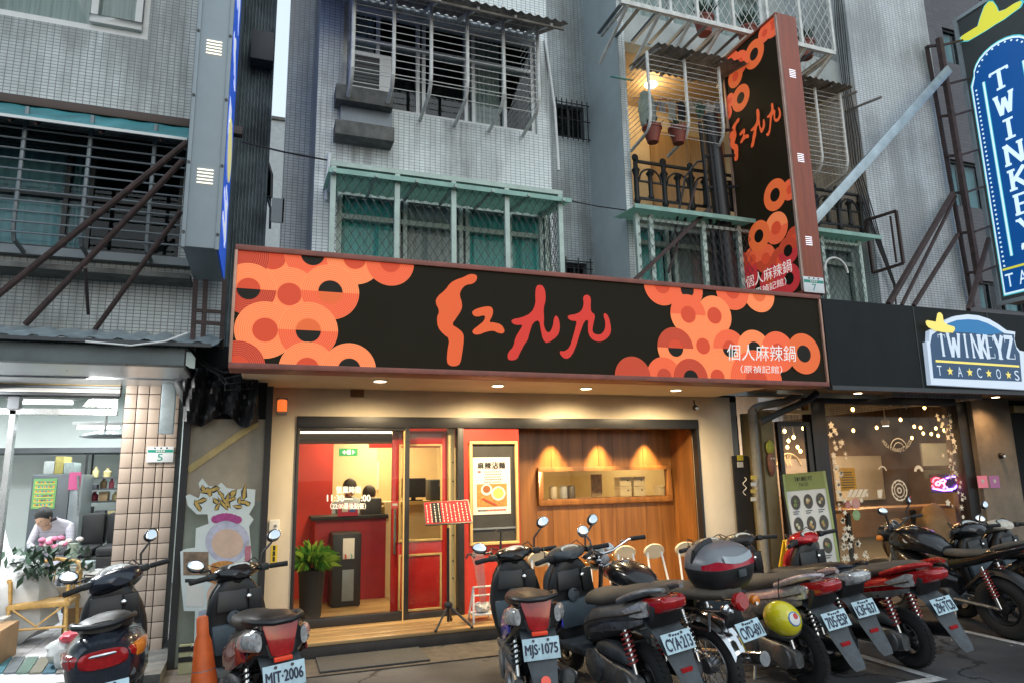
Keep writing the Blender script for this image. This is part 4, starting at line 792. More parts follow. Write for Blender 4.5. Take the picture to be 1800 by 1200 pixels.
# ---------- pink tiled column
yT = 7.5; xa_, xb_ = P(209, 820, yT).x, P(312, 760, yT).x; zt = P(260, 667, yT).z
cl = T('tiled_column', 'pink tiled column between the open shop and the alley, house number plate on it', 'column', ((xa_+xb_)/2, yT, 0))
MB().box((xa_, yT+.012, 0), (xb_, yT+.42, zt+.2)).build('core', M('dark_grout', (.05, .04, .035), .9, var=.2), cl, smooth=False)
tw, th = .158, .142; m_pt = M('pink_tile', (.43, .345, .28), .4, var=.1, scale=3)
ws_ = [tw, tw, tw, tw*.62, tw]; tot = sum(ws_); k_ = (xb_-xa_)/tot; ws_ = [w*k_ for w in ws_]
tms = {}
x = xa_
for ci, w in enumerate(ws_):
    key = round(w, 3)
    if key not in tms: tms[key] = MB().box((-w/2+.004, 0, -th/2+.004), (w/2-.004, .014, th/2-.004)).mesh('tile', m_pt, bevel=.002)
    z = zt-th/2; 
    while z > .1:
        piece('tile', tms[key], cl, (x+w/2, yT-.001-random.uniform(0, .002), z)); z -= th
    x += w
for xs_, nm in ((xa_, -1),):
    z = zt-th/2; tm = MB().box((-.013, -.066, -th/2+.004), (0, .066, th/2-.004)).mesh('tile', m_pt, smooth=False)
p, q = P(257, 812, yT-.02), P(306, 784, yT-.02)
def number_plate(name, lab, O, U, Wd, n, num):
    t = T(name, lab, 'number plate', O, local=False); O, U, Wd, n = V(O), V(U), V(Wd), V(n)
    MB().hexa([O, O+U, O+U+n, O+n, O+Wd, O+U+Wd, O+U+Wd+n, O+Wd+n]).build('plate', M('plate_white', (.7, .73, .74), .4, var=.05), t, bevel=.003)
    e = -n*.15
    mb = MB(); g = lambda a, b: O+U*a+Wd*b+e
    mb.quad(g(.02, .62), g(.98, .62), g(.98, .8), g(.02, .8), 0)
    for a in (.25, .48, .7): mb.quad(g(a, .86), g(a+.07, .86), g(a+.07, .95), g(a, .95), 1)
    for i in range(4): mb.quad(g(.33+.09*i, .66)+e*.5, g(.39+.09*i, .66)+e*.5, g(.39+.09*i, .77)+e*.5, g(.33+.09*i, .77)+e*.5, 2)
    text(mb, num, g(.40, .1), U*.2, Wd*.44, 0); mb.build('print', [M('plate_green', (.01, .27, .2), .4, var=0), m_dark, m_paper], t, smooth=False)
number_plate('number_plate', 'white and green house number plate 5 on the pink tiled column', (p.x, yT-.022, p.z), (q.x-p.x, 0, 0), (0, 0, q.z-p.z), (0, .014, 0), '5')
# gutter beam, corrugated roof, downpipe
cn = T('canopy_roof', 'corrugated canopy roof with a grey gutter beam over the open shop', 'canopy', (-2.5, 6.2, 2.6))
ya_ = 6.1; z0, z1 = P(150, 637, ya_).z, P(150, 605, ya_).z; xe_ = P(325, 620, ya_).x
MB().box((-6, ya_, z0), (xe_, ya_+.12, z1)).build('beam', M('gutter_grey', (.13, .16, .17), .5, .2, var=.25, scale=3), cn, bevel=.006)
MB().box((-6, ya_+.12, z0+.01), (xe_-.02, 7.1, z0+.04)).build('lining', m_shut, cn, smooth=False)
corrugated(MB(), -6, xe_+.25, 7.15, P(150, 578, 7.1).z, ya_-.08, z1+.03, .19, .02).build('roof_sheet', m_galv, cn)
MB().box((-6, ya_-.1, z1+.002), (xe_+.2, ya_-.075, z1+.03)).build('drip_edge', m_dark, cn, smooth=False)
tag(MB().tube([P(150, 600, 6.0), P(230, 607, 5.95), P(290, 600, 5.95), P(330, 585, 6.0)], .007, 5).build('cable', m_wframe), 'pale loose cable lying along the corrugated canopy edge', 'cable')
a, b = P(300, 645, 7.3), P(302, 762, 7.3)
t = T('downpipe', 'square galvanised downpipe at the top of the pink tiled column', 'pipe', (a.x, 7.3, b.z)); MB().box((a.x-.06, 7.28, b.z), (a.x+.06, 7.38, a.z)).build('pipe', m_galv, t, bevel=.006); MB().box((a.x-.07, 7.27, a.z-.12), (a.x+.07, 7.39, a.z-.09)).build('strap', m_grey, t, smooth=False)
tag(MB().tube([P(322, 648, 7.2), P(318, 675, 7.1), P(330, 700, 7.1), P(345, 708, 7.2)], .06, 10).build('elbow_pipe', m_dark), 'dark bent drainage pipe right of the square downpipe', 'pipe')
# ---------- alley: cavity with tarpaulin, boards, posts
yY = 7.05; al = T('alley_hoarding', 'weathered tan and green boards closing the alley between the two shops', 'hoarding', P(390, 1000, yY).xyz*V((1, 1, 0)) if False else (P(390, 1000, yY).x, yY, 0))
ax0, ax1 = P(320, 960, yY).x, P(457, 960, yY).x; zb_, zm_, zt_ = 0, P(390, 882, yY).z, P(390, 736, yY).z
MB().box((ax0, yY, zm_), (ax1, yY+.03, zt_)).build('upper_board', M('tan_board', (.3, .26, .2), .7, var=.25, scale=3), al, smooth=False)
MB().box((ax0, yY-.012, zb_+.02), (ax1, yY+.03, zm_)).build('lower_board', M('greenish_board', (.2, .235, .205), .6, var=.2, scale=3), al, smooth=False)
MB().bar(P(330, 826, yY-.008), P(452, 742, yY-.008), .06, .012, up=(0, 1, 0)).build('tape_strip', M('yellowed_tape', (.4, .31, .13), .6, var=.3), al, smooth=False)
for u in (315, 462): x = P(u, 960, yY).x; MB().box((x-.03, yY-.04, 0), (x+.03, yY+.05, ZS-.05)).build('post', m_blackm, al, smooth=False)
MB().box((ax0, yY+.05, zt_), (ax1, yY+.09, 2.9)).build('upper_backing', m_room, al, smooth=False)  # near-black sheet: darkness of the cavity put into its colour
tp_ = []
for r in range(15):
    t_ = r/14; row = []
    for q in range(31):
        s_ = q/30; p = P(322+132*s_, 648+(92+10*sin(s_*9))*t_, 7.0); row.append((p.x, 6.93+.05*sin(s_*23+t_*3)*(.4+t_)+.03*sin(s_*51+t_*9)+.02*sin(t_*17+s_*8), p.z+.02*sin(s_*14)*t_))
    tp_.append(row)
tag(MB().loft(tp_, cap=False, closed=False).build('tarpaulin', M('black_tarp', (.018, .019, .022), .45, var=.5, scale=6)), 'black tarpaulin hanging in folds above the alley boards', 'tarpaulin')
for k in range(4): tag(MB().tube([P(325+k*5, 600+k*6, 6.85), P(355+k*14, 640+k*9, 6.8), P(395, 655+k*10, 6.82), P(448, 640+k*14, 6.9)], .012-.002*k, 6).build('cable', m_wire), 'black cable drooping in front of the black tarpaulin, %s from the top' % ORD[k], 'cable', 'cables over the tarpaulin')
fr_ = T('bracket_frame', 'dark steel bracket frame under the tall grey and blue sign', 'bracket', P(365, 600, 6.6))
for u in (344, 362, 395): MB().bar(P(u, 492, 6.7), P(u-6, 612, 6.7), .04).build('post', m_rust, fr_, smooth=False)
for v in (545, 566): MB().bar(P(340, v, 6.69), P(392, v+4, 6.69), .03).build('rung', m_rust, fr_, smooth=False)
# advertising cut-out (plain generic stand-in)
yO = 6.86
t = T('cutout_board', 'white die-cut advertising board with a golden flourish leaning on the alley boards', 'advertising board', (P(385, 1100, yO).x, yO, 0))
def cp(pts): return [(P(80+a/3.158, 820+b/3.158, yO).x, P(80+a/3.158, 820+b/3.158, yO).z) for a, b in pts]
OX = dict(U=(1, 0, 0), W=(0, 0, 1))
out = [(870,62),(905,105),(950,110),(975,85),(1005,115),(1060,125),(1100,118),(1165,125),(1160,210),(1130,262),(1155,290),(1130,330),(1140,450),(1150,560),(1110,760),(1100,960),(825,985),(830,800),(768,798),(752,640),(748,470),(775,455),(830,448),(835,340),(905,315),(900,262),(840,262),(790,215),(778,160),(800,150),(850,175),(862,140),(850,90)]
MB().prism(cp(out), (0, yO, 0), D=(0, .012, 0), **OX).build('board', M('board_white', (.6, .66, .64), .5, var=.05), t, smooth=False)
m_au = M('print_gold', (.5, .33, .08), .5, var=.35, scale=30); e = .0015
def fl(pts, name, mat, k=1): MB().flat(cp(pts), (0, yO-e*k, 0), **OX).build(name, mat, t, smooth=False)
def bar_px(name, u0, v0, u1, v1, mat, k): fl([(u0, v0), (u1, v0), (u1, v1), (u0, v1)], name, mat, k)
r_ = random.Random(77)
for k in range(22):
    cx, cy = 835+13.5*k, 178+r_.uniform(-42, 42)-(18 if 2 < k < 8 else 0); an = r_.choice([.2, -.25, 1.25, 1.75, .9, 2.2]); L_ = r_.uniform(22, 52); w_ = r_.uniform(7, 12)
    dx, dy = cos(an), sin(an); sh_p = lambda q: [(cx-dx*L_, cy-dy*L_), (cx-dy*w_*q, cy+dx*w_*q), (cx+dx*L_*.7-dy*w_*.6*q, cy+dy*L_*.7+dx*w_*.6*q), (cx+dx*L_, cy+dy*L_), (cx+dx*L_*.5+dy*w_*q, cy+dy*L_*.5-dx*w_*q)]
    fl(sh_p(1.7), 'flourish', m_blackm, 1+.02*k); fl(sh_p(.9), 'flourish', m_au, 2+.02*k)
def circ(cx, cy, rx, ry, n=26): return [(cx+rx*cos(2*pi*k/n), cy+ry*sin(2*pi*k/n)) for k in range(n)]
fl(circ(1010, 415, 122, 118), 'print_panel', M('print_lavender', (.46, .46, .56), .5, var=.35, scale=9), 1)
fl(circ(1010, 425, 88, 82), 'print_panel', M('print_peach', (.6, .42, .32), .5, var=.12), 2)
for k in range(7): fl(circ(945+20*k, 290-14*sin(k*.55), 26, 22, 12), 'print_panel', M('print_magenta', (.38, .05, .22), .5, var=.3, scale=20), 2+.3*k)
fl(circ(995, 590, 105, 70), 'print_panel', M('print_orange_dots', (.5, .22, .05), .5, var=.5, scale=40), 2.5)
r_ = random.Random(41)
for k in range(34): fl(circ(995+85*r_.uniform(-1, 1), 590+50*r_.uniform(-1, 1), 13, 13, 9), 'print_panel', M('print_dot%d' % (k % 2), [(.65, .36, .1), (.45, .16, .04)][k % 2], .5, var=0), 3+.05*k)
fl(circ(965, 720, 70, 85), 'print_panel', MATS['print_peach'], 1.5)
fl([(1108,440),(1140,435),(1138,560),(1104,565)], 'print_panel', M('print_rose', (.45, .16, .2), .5, var=.3, scale=30), 2)
fl([(850,800),(960,770),(900,960),(835,965)], 'print_panel', M('print_grey_blue', (.35, .38, .45), .5, var=.3, scale=8), 1)
bar_px('print_panel', 765, 470, 905, 600, M('print_brown', (.22, .15, .1), .5, var=.6, scale=12), 3); bar_px('print_panel', 775, 620, 880, 640, m_blackm, 3); bar_px('print_panel', 780, 655, 880, 775, m_paper, 3)
# app badges at the foot
t = T('badge_board', 'pale yellow board with two black app download badges at the foot of the alley boards', 'board', (P(340, 1150, 6.8).x, 6.8, 0))
p, q = P(312, 1185, 6.82), P(370, 1128, 6.82); MB().box((p.x, 6.82, max(.005, p.z)), (q.x, 6.835, q.z)).build('board', M('pale_yellow', (.45, .43, .24), .6, var=.15), t, smooth=False)
for v, s_ in ((1132, 'App Store'), (1150, 'Google Play')):
    a, b = P(313, v+14, 6.815), P(362, v, 6.815); MB().box((a.x, 6.812, a.z), (b.x, 6.8195, b.z)).build('badge', m_black, t, smooth=False)
    mb = MB(); text(mb, s_, (a.x+.1, 6.81, a.z+.025), V((.17, 0, 0)), V((0, 0, .04))); mb.build('letters', m_dec, t, smooth=False)

# ================================================================== right-hand shopfront (dark, warm interior)
tf = T('dark_shopfront', 'dark shopfront right of the restaurant with a large misted window full of cream decals', 'shopfront', (9, YF, 0))
xw0, xw1 = P(1462, 850, YF).x, P(1698, 850, YF).x; zw1 = P(1560, 711, YF).z; zw0 = .25
xk0, xk1 = P(1378, 850, YF).x, P(1436, 850, YF).x
m_olive = M('olive_wall', (.23, .18, .09), .7, var=.2, scale=4, bump=.1); m_pierb = M('brown_pier', (.24, .19, .14), .75, var=.3, scale=3, bump=.15)
MB().box((xk1, YF-.02, 0), (xw0, YF+.15, zw1+.12)).build('window_post', m_black, tf, bevel=.005)
MB().box((xw1, YF-.02, 0), (P(1716, 850, YF).x, YF+.15, zw1+.12)).build('window_post', m_black, tf, bevel=.005)
MB().box((xw0, YF-.02, zw1), (xw1, YF+.15, zw1+.12)).build('window_head', m_black, tf, bevel=.005)
MB().box((xw0, YF-.03, 0), (xw1, YF+.15, zw0)).build('window_base', m_dark, tf, bevel=.005)
MB().box((xw0, YF+.04, zw0), (xw1, YF+.05, zw1)).build('window_pane', m_glasst, tf, smooth=False)
MB().box((P(1716, 850, YF).x, YF-.1, 0), (P(1762, 760, YF).x+.1, YF+.4, 2.62)).build('pier', m_pierb, tf, bevel=.01)
MB().box((P(1762, 760, YF).x+.1, YF+.1, 0), (18, YF+.2, 2.62)).build('dark_doorway', m_room, tf, smooth=False)  # solid near-black slab; the doorway's darkness is its colour
MB().box((P(1770, 760, YF).x+.25, YF-.0, P(1780, 724, YF).z), (18, YF+.2, P(1780, 712, YF).z)).build('door_lintel', m_gold, tf, smooth=False)
xg0, xg1 = P(1346, 850, YF-.3).x, P(1375, 850, YF).x
MB().box((xg0, YF-.3, 0), (P(1368, 850, YF-.3).x, YF+.1, 2.35)).build('pillar', m_olive, tf, bevel=.008)
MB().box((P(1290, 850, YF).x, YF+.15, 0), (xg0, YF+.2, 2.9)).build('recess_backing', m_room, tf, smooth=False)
MB().box((P(1291, 850, YF).x, YF+.02, 0), (P(1305, 850, YF).x, YF+.14, 2.5)).build('grey_strip', m_grey, tf, smooth=False)
zd1 = P(1405, 748, YF).z
dd = MB().box((xk0-.02, YF, zd1), (xk1, YF+.06, zd1+.06)).box((xk0-.02, YF, .1), (xk0+.05, YF+.06, zd1)).box((xk1-.09, YF, .1), (xk1, YF+.06, zd1)).box((xk0+.05, YF, .1), (xk1-.09, YF+.06, .3)).build('door', m_black, tf, bevel=.004)
MB().box((xk0+.05, YF+.02, .3), (xk1-.09, YF+.03, zd1)).build('pane', m_glass, dd, smooth=False)
zt0 = P(1400, 727, YF).z; MB().box((xk0-.3, YF-.03, zt0), (xk1+.0, YF+.05, zt0+.05)).box((xk1-.05, YF-.03, zt0+.05), (xk1, YF+.05, 2.5)).build('transom_frame', m_gold, tf, smooth=False)
MB().box((5.96, 5.96, 2.62), (18, 7.9, 2.66)).build('soffit', M('brown_soffit', (.2, .15, .1), .6, var=.15), tf, smooth=False)
for i, (u, v) in enumerate(((1508, 690), (1597, 693), (1678, 696), (1750, 697))):
    p = PZ(u, v, 2.61); MB().lathe([(.07, 0), (.07, .012), (.055, .014)], (p.x, p.y, 2.605), n=18).lathe([(.05, 0), (.05, .004)], (p.x, p.y, 2.6), n=18, mi=1).build('downlight', [m_gold, m_lamp], tf)
    light('SPOT', (p.x, p.y, 2.57), 16, (1, .62, .3), .05, (p.x, p.y+.2, 0), 130, .8)
# its interior
MB().box((xg0, YF+.2, .05), (14, 12, .1)).build('interior_floor', m_dark, kind='structure', smooth=False)
MB().box((xg0, 11.9, .1), (14, 12, 3.2)).box((14, YF+.2, .1), (14.1, 12, 3.2)).box((xg0-.1, YF+.2, .1), (xg0-.02, 12, 3.2)).build('interior_wall', M('umber_wall', (.23, .15, .085), .7, var=.3, scale=1.5), kind='structure', smooth=False)
MB().box((xg0, YF+.15, 3.2), (14, 12, 3.24)).build('interior_ceiling', wood('umber_ceiling', (.2, .12, .06), (.35, .23, .12), (3, .5, 3), .5), kind='structure', smooth=False)
for loc, e in (((8.3, 8.7, 2.3), 24), ((10.2, 8.9, 2.3), 24), ((11.2, 10.6, 2.3), 30), ((9, 10.6, 2.2), 26), ((12.6, 9.4, 2.3), 34)): light('AREA', loc, e, (1, .62, .3), .5, (loc[0], loc[1], 0))  # last area light is added to brighten the unlit right wall
light('AREA', (9.0, 10.6, 1.9), 50, (.85, .92, 1), .4, (8.6, 12, 1.4))
yi = 11.7
def wall_item(name, lab, cat, u0, v0, u1, v1, Y, mat, **k): p, q = P(u0, v1, Y), P(u1, v0, Y); return tag(MB().box((p.x, Y, p.z), (q.x, Y+.04, q.z)).build(name, mat, smooth=False, **k), lab, cat)
wall_item('wall_board', 'large pale board glowing on the back wall of the dark shop', 'board', 1473, 800, 1548, 880, 11.8, m_paper)
p, q = P(1361, 800, 9.5), P(1430, 828, 9.5)
t = T('lettered_board', 'pale board with raised cream letters seen through the dark shop door', 'sign', (p.x, 9.5, q.z-.25))
a, b = P(1364, 872, 9.5), P(1424, 800, 9.5); MB().box((a.x, 9.5, a.z), (b.x, 9.55, b.z-.05)).build('board', M('lilac_board', (.45, .42, .44), .6, var=.1), t, smooth=False)
MB().torus((P(1388, 828, 9.48).x, 9.48, P(1388, 812, 9.48).z-.12), .27, .015, (0, 1, 0), 24, 6, a0=pi+.3, a1=2*pi-.3).build('arch', M('warm_white', (.8, .72, .55), .5, var=0), t)
mb = MB(); txt_px(mb, 'WINK', 1366, 799, 1392, 818, 9.46); mb.build('letters', MATS['warm_white'], t, smooth=False)
wall_item('framed_picture', 'upper dark framed picture on the right wall behind the misted window', 'picture', 1624, 778, 1672, 818, 10.2, m_grey); wall_item('framed_picture', 'lower dark framed picture under the other one behind the misted window', 'picture', 1627, 824, 1672, 840, 10.2, m_dark)
t = T('yellow_notice', 'yellow notice with printed lines standing inside the misted window', 'notice', P(1492, 860, 7.75)); a, b = P(1480, 862, 7.75), P(1502, 821, 7.75)
nb = MB().box((a.x, 7.75, a.z), (b.x, 7.76, b.z))
for k in range(7): zz = a.z+(b.z-a.z)*(.12+.11*k); nb.box((a.x+.02, 7.747, zz), (b.x-.02-random.uniform(0, .06), 7.7495, zz+.012), 1)
nb.build('sheet', [M('notice_yellow', (.75, .45, .02), .6, var=.1), m_dark], t, smooth=False)
zc_ = P(1600, 887, 8.2).z; t = T('window_bar', 'wooden bar counter along the inside of the misted window', 'counter', (9.3, 8.0, .1)); MB().box((xw0+.05, 7.9, zc_-.05), (xw1+.2, 8.3, zc_)).build('top', m_wood, t, bevel=.004)
for x in (8.2, 9.5, 10.8): MB().box((x-.03, 8.05, .1), (x+.03, 8.1, zc_-.05)).build('post', m_black, t, smooth=False)
lump('paper_bag', 'crumpled kraft paper bag leaning inside the misted window under the bar', 'bag', (P(1640, 950, 7.9).x, 7.85, .62), .3, .16, .42, M('kraft', (.3, .19, .08), .8, var=.3), 21, .12)
lump('paper_bag', 'tilted sheet of brown paper inside the misted window left of the kraft bag', 'bag', (P(1570, 960, 7.9).x, 7.85, .55), .22, .12, .32, MATS['kraft'], 23, .14)
BULBS = ((1499, 719, 8.2), (1583, 737, 9), (1625, 716, 9), (1500, 756, 9.5), (1541, 751, 9.5), (1607, 749, 9.8), (1618, 751, 9.8), (1645, 752, 9.8), (1660, 756, 9.6), (1623, 761, 10), (1637, 762, 10), (1649, 765, 10), (1603, 769, 10), (1553, 745, 10), (1372, 760, 9), (1386, 774, 9.2), (1395, 768, 9), (1402, 785, 9.4), (1418, 768, 9), (1407, 792, 9.3), (1384, 785, 9.4), (1412, 752, 9), (1379, 757, 9.1))
for i, (u, v, Y) in enumerate(BULBS):
    p = P(u, v, Y); ow = sorted(b[0] for b in BULBS if (b[0] < 1440) == (u < 1440)); t = T('pendant_bulb', 'glowing warm bulb, %s from the left among those seen through the %s' % (ORD[ow.index(u)], 'dark shop door' if u < 1440 else 'misted window'), 'lamp', p, 'warm bulbs hanging in the dark shop'); MB().ell(p, .026, .026, .034, 10, 6).build('bulb', m_bulb, t); MB().lathe([(.016, 0), (.016, .04)], p+V((0, 0, .034)), n=8).build('socket', m_black, t); MB().tube([p+V((0, 0, .07)), (p.x, p.y, 3.2)], .004, 4).build('flex', m_wire, t)
p = P(1557, 748, 8.5); t = T('ceiling_spot', 'cold white lamp near the ceiling inside the misted window', 'lamp', p); MB().lathe([(.05, 0), (.07, .08), (.03, .12)], p, n=14).build('shade', m_white, t); MB().lathe([(.048, -.004), (.048, .002)], p, n=14).build('disc', m_tube, t); MB().tube([p+V((0, 0, .12)), (p.x, p.y, 3.2)], .01, 6).build('stem', m_white, t)
# neon sign
t = T('neon_sign', 'glowing pink, red and violet neon sign low in the misted window', 'neon sign', P(1660, 862, 7.8)); yn = 7.8
def npx(*pts): return [P(1600+a/3.6*1.0-1600+0, b, yn) for a, b in pts]
def N3(pts): return [P(1300+a/3.6, 680+b/3.6, yn) for a, b in pts]
m_np = M('neon_pink', (1, .2, .4), .5, var=0, emit=(1, .12, .3), es=16); m_nv = M('neon_violet', (.4, .2, 1), .5, var=0, emit=(.28, .12, 1), es=16); m_nr = M('neon_red', (1, .1, .1), .5, var=0, emit=(1, .05, .08), es=16)
MB().tube(N3([(1310,575),(1340,565),(1385,565),(1392,580),(1385,610),(1360,640),(1320,645),(1310,630)]), .012, 6).tube(N3([(1225,640),(1290,652),(1345,650)]), .012, 6).build('violet_tube', m_nv, t)
MB().tube(N3([(1240,610),(1255,595),(1272,605),(1262,620),(1245,618)]), .012, 6, closed=True).tube(N3([(1270,590),(1290,582),(1305,592),(1292,606),(1275,603)]), .012, 6, closed=True).tube(N3([(1285,600),(1300,625),(1290,640)]), .012, 6).build('pink_tube', m_np, t)
MB().tube(N3([(1222,600),(1228,580),(1245,572),(1262,576)]), .012, 6).tube(N3([(1218,620),(1235,640),(1260,640)]), .012, 6).build('red_tube', m_nr, t)
a, b = P(1637, 866, yn+.03), P(1690, 832, yn+.03); MB().box((a.x, yn+.02, a.z), (b.x, yn+.03, b.z)).build('backing', M('neon_back', (.05, .03, .06), .3, var=0), t, smooth=False)
# decals
t = T('window_decals', 'cream flower, snowflake, taco and star decals scattered on the misted window', 'decals', P(1560, 990, YF+.02)); m_cd = M('cream_decal', (.85, .78, .62), .6, var=.1); yd = YF+.03
def D3(a, b): q = P(1300+a/3.6, 680+b/3.6, yd); return q
def flower(mb, c, r, n, inner=.4, ph=0): mb.flat([(c.x+(r if k % 2 == 0 else r*inner)*cos(pi*k/n+ph), c.z+(r if k % 2 == 0 else r*inner)*sin(pi*k/n+ph)) for k in range(2*n)], (0, yd, 0), (1, 0, 0), (0, 0, 1))
r_ = random.Random(8)
sp = [(580,240),(575,300),(615,295),(600,350),(610,385),(595,430),(600,470),(605,520),(620,590),(625,620),(640,550)] + [(1250,180),(1290,185),(1285,230),(1325,175),(1335,215),(1325,250),(1340,300),(1355,340),(1360,375),(1345,420),(1360,480),(1375,550),(1400,600),(1395,630),(1385,665),(1410,680),(1350,395),(1330,270),(1345,510),(1410,710)] + [(630,740),(655,840),(660,930),(675,890),(745,990),(700,1000),(735,1070),(790,1060),(790,1130),(960,1105),(690,1090),(660,1000),(1430,700),(1415,820),(1405,760)]
for k in range(64):
    e_ = r_.random(); sp.append((r_.uniform(590, 660)+e_*70, 260+e_*830) if k % 3 == 0 else ((r_.uniform(1250, 1350)+e_*75, 170+e_*640) if k % 3 == 1 else (r_.uniform(620, 1150), r_.choice([110, 125, 700, 715, 1000, 1060])+r_.uniform(-20, 20))))
fm = MB()
for i, (a, b) in enumerate(sp): flower(fm, D3(a, b), r_.uniform(.028, .06), r_.choice([4, 5, 6]), r_.choice([.3, .45, .6]), r_.uniform(0, 1))
tag(fm.build('flower_decal', m_cd, t, smooth=False), kind='stuff')
def dring(c, r, w, n=28, a0=0, a1=2*pi, sq=1):
    tm = MB()
    for k in range(n):
        u, v_ = a0+(a1-a0)*k/n, a0+(a1-a0)*(k+1)/n
        tm.quad(*[(c.x+rr*cos(x), yd, c.z+sq*rr*sin(x)) for rr, x in ((r, u), (r, v_), (r-w, v_), (r-w, u))])
    tm.build('line_decal', m_cd, t, smooth=False)
def dpoly(pts, d=0): MB().flat(pts, (0, yd-d, 0), (1, 0, 0), (0, 0, 1)).build('line_decal', m_cd, t, smooth=False)
c = D3(1012, 652); dring(c, .15, .018); dring(c, .1, .015); dring(c, .045, .02)
for k in range(9): a = 2*pi*k/9; dpoly([(c.x+.12*cos(a-.12), c.z+.12*sin(a-.12)), (c.x+.165*cos(a), c.z+.165*sin(a)), (c.x+.12*cos(a+.12), c.z+.12*sin(a+.12))], .001)
c = D3(1010, 395); dring(c, .17, .014, 20, .15, pi-.15, 1.0); dring(c, .11, .01, 16, .3, pi-.3)
c = D3(905, 535); dring(c, .085, .018, 14, .2, pi-.4); c = D3(1135, 535); dring(c, .095, .05, 14, .1, pi-.1)
c = D3(625, 675); dring(c, .06, .05, 12, -.4, pi-.6)
for k in range(4): dpoly([D3(675+k*30, 695).xz, D3(700+k*30, 645).xz, D3(722+k*30, 645).xz, D3(700+k*30, 695).xz])
dpoly([D3(870, 650).xz, D3(905, 645).xz, D3(900, 700).xz, D3(878, 700).xz])
lt = MB(); vs, fs, _ = glyphs('HOLA TWINKEYZ TACOS'); c = D3(1000, 375); rr = .36
pts = []
for a, b in vs: th = pi+.62+(pi-1.24)*a; ra = rr-.055*b+.0; pts.append((c.x+ra*cos(th), yd, c.z+.28+ra*sin(th)))
lt.add(pts, fs); lt.build('letters', m_cd, t, smooth=False)
for (a, b, r, col, lab) in ((686, 745, .05, (.55, .2, .17), 'small salmon round sticker low in the misted window'), (735, 735, .075, (.6, .3, .27), 'large pink round sticker beside the small salmon one'), (738, 808, .07, (.25, .42, .2), 'green round sticker under the pink one on the misted window')):
    c = D3(a, b); s_ = MB().lathe([(r, 0), (r, .002)], (c.x, yd-.004, c.z), (0, 1, 0), 24)
    for dx in (-.35, .35): s_.lathe([(r*.1, 0), (r*.1, .002)], (c.x+dx*r, yd-.007, c.z+.1*r), (0, 1, 0), 8, 1)
    s_.box((c.x-.4*r, yd-.007, c.z-.3*r), (c.x+.4*r, yd-.005, c.z-.2*r), 1); tag(s_.build('round_sticker', [M('sticker_%d' % int(col[0]*100), col, .5, var=.05), m_paper], smooth=False), lab, 'sticker')
# pier stickers, camera, tags
for (u, v, c, lab) in ((1728, 846, (.75, .2, .28), 'pink sticker on the brown pier, the left one of two'), (1749, 846, (.35, .13, .28), 'purple sticker on the brown pier, the right one of two')):
    a, b = P(u-7, v+11, YF-.11), P(u+7, v-11, YF-.11); s_ = MB().box((a.x, YF-.106, a.z), (b.x, YF-.1, b.z)).lathe([(.03, 0), (.03, .003)], ((a.x+b.x)/2, YF-.109, (a.z+b.z)/2+.01), (0, 1, 0), 12, 1); tag(s_.build('sticker', [M('st%d' % u, c, .5, var=.05, emit=c, es=.25), m_paper], smooth=False), lab, 'sticker')  # slight emission makes the stickers glow; their brightness is put in
p = P(1760, 800, YF-.12); t = T('security_camera', 'small dark security camera on the brown pier at the right edge', 'camera', p); MB().ell(p, .045, .06, .045, 12, 8).build('housing', m_black, t); MB().lathe([(.02, 0), (.02, .02)], p+V((-.02, -.065, -.01)), (0, 1, 0), 10).build('lens', m_chrome, t); MB().tube([p, p+V((.02, .1, .03))], .015, 6).build('arm', m_black, t)
# mask ornament, narrow black banner, meter pipes in the recess
p = P(1355, 805, YF-.34); t = T('wooden_mask', 'small carved wooden mask with a yellow-green crest on the olive pillar', 'ornament', P(1355, 840, YF-.34))
MB().ell(p-V((0, 0, .06)), .055, .035, .16, 14, 10).build('face', M('mask_wood', (.2, .08, .05), .5, var=.4, scale=20), t); MB().ell(p+V((0, 0, .14)), .06, .035, .09, 12, 8).build('crest', M('mask_crest', (.42, .42, .05), .6, var=.4, scale=25), t)
for dx in (-.02, .02): MB().ell(p+V((dx, -.034, 0)), .012, .01, .012, 8, 5).build('eye', m_paper, t)
t = T('banner_strip', 'tall narrow black strip with white brush script in the recess beside the pipes', 'banner', P(1312, 1000, 7.45)); a, b = P(1304, 1010, 7.45), P(1315, 800, 7.45)
MB().box((a.x, 7.45, .3), (b.x, 7.47, b.z)).build('board', m_black, t, smooth=False)
sc = MB().tube([P(1309+3*sin(k*1.1), 838+k*2.6, 7.444) for k in range(13)], .006, 5); sc.build('script', m_dec, t)
for v, c in ((803, (.6, .5, .05)), (815, (.6, .6, .6))): q = P(1302, v, 7.43); tag(MB().box((q.x-.05, 7.43, q.z-.04), (q.x+.04, 7.44, q.z+.03)).build('sticker', M('tag%d' % v, c, .5, var=.1), smooth=False), ('yellow' if v == 803 else 'white')+' small tag above the white brush script on the narrow black strip', 'sticker')
t = T('drain_pipe', 'tall grey drainpipe with bent top pieces between the two shops', 'pipe', (P(1322, 900, 7.2).x, 7.2, 0)); m_pvc = M('pvc_grey', (.2, .2, .18), .5, var=.25)
q = P(1322, 720, 7.2); MB().tube([(q.x, 7.2, 0), (q.x, 7.2, q.z), (q.x+.03, 7.15, q.z+.03)], .055, 12).build('pipe', m_pvc, t)
MB().tube([(q.x, 7.2, q.z), P(1335, 713, 7.15), P(1380, 705, 7.1), P(1402, 695, 7.1), P(1406, 672, 7.1)], .05, 10).build('elbow', m_pvc, t)
MB().tube([P(1336, 742, 7.0), P(1370, 725, 7.0), P(1420, 703, 7.0), P(1436, 690, 7.0)], .04, 10).build('branch', m_dark, t)
q2 = P(1341, 735, 7.25); MB().tube([(q2.x, 7.25, 0), (q2.x, 7.25, q2.z)], .03, 8).build('pipe', m_blackm, t)
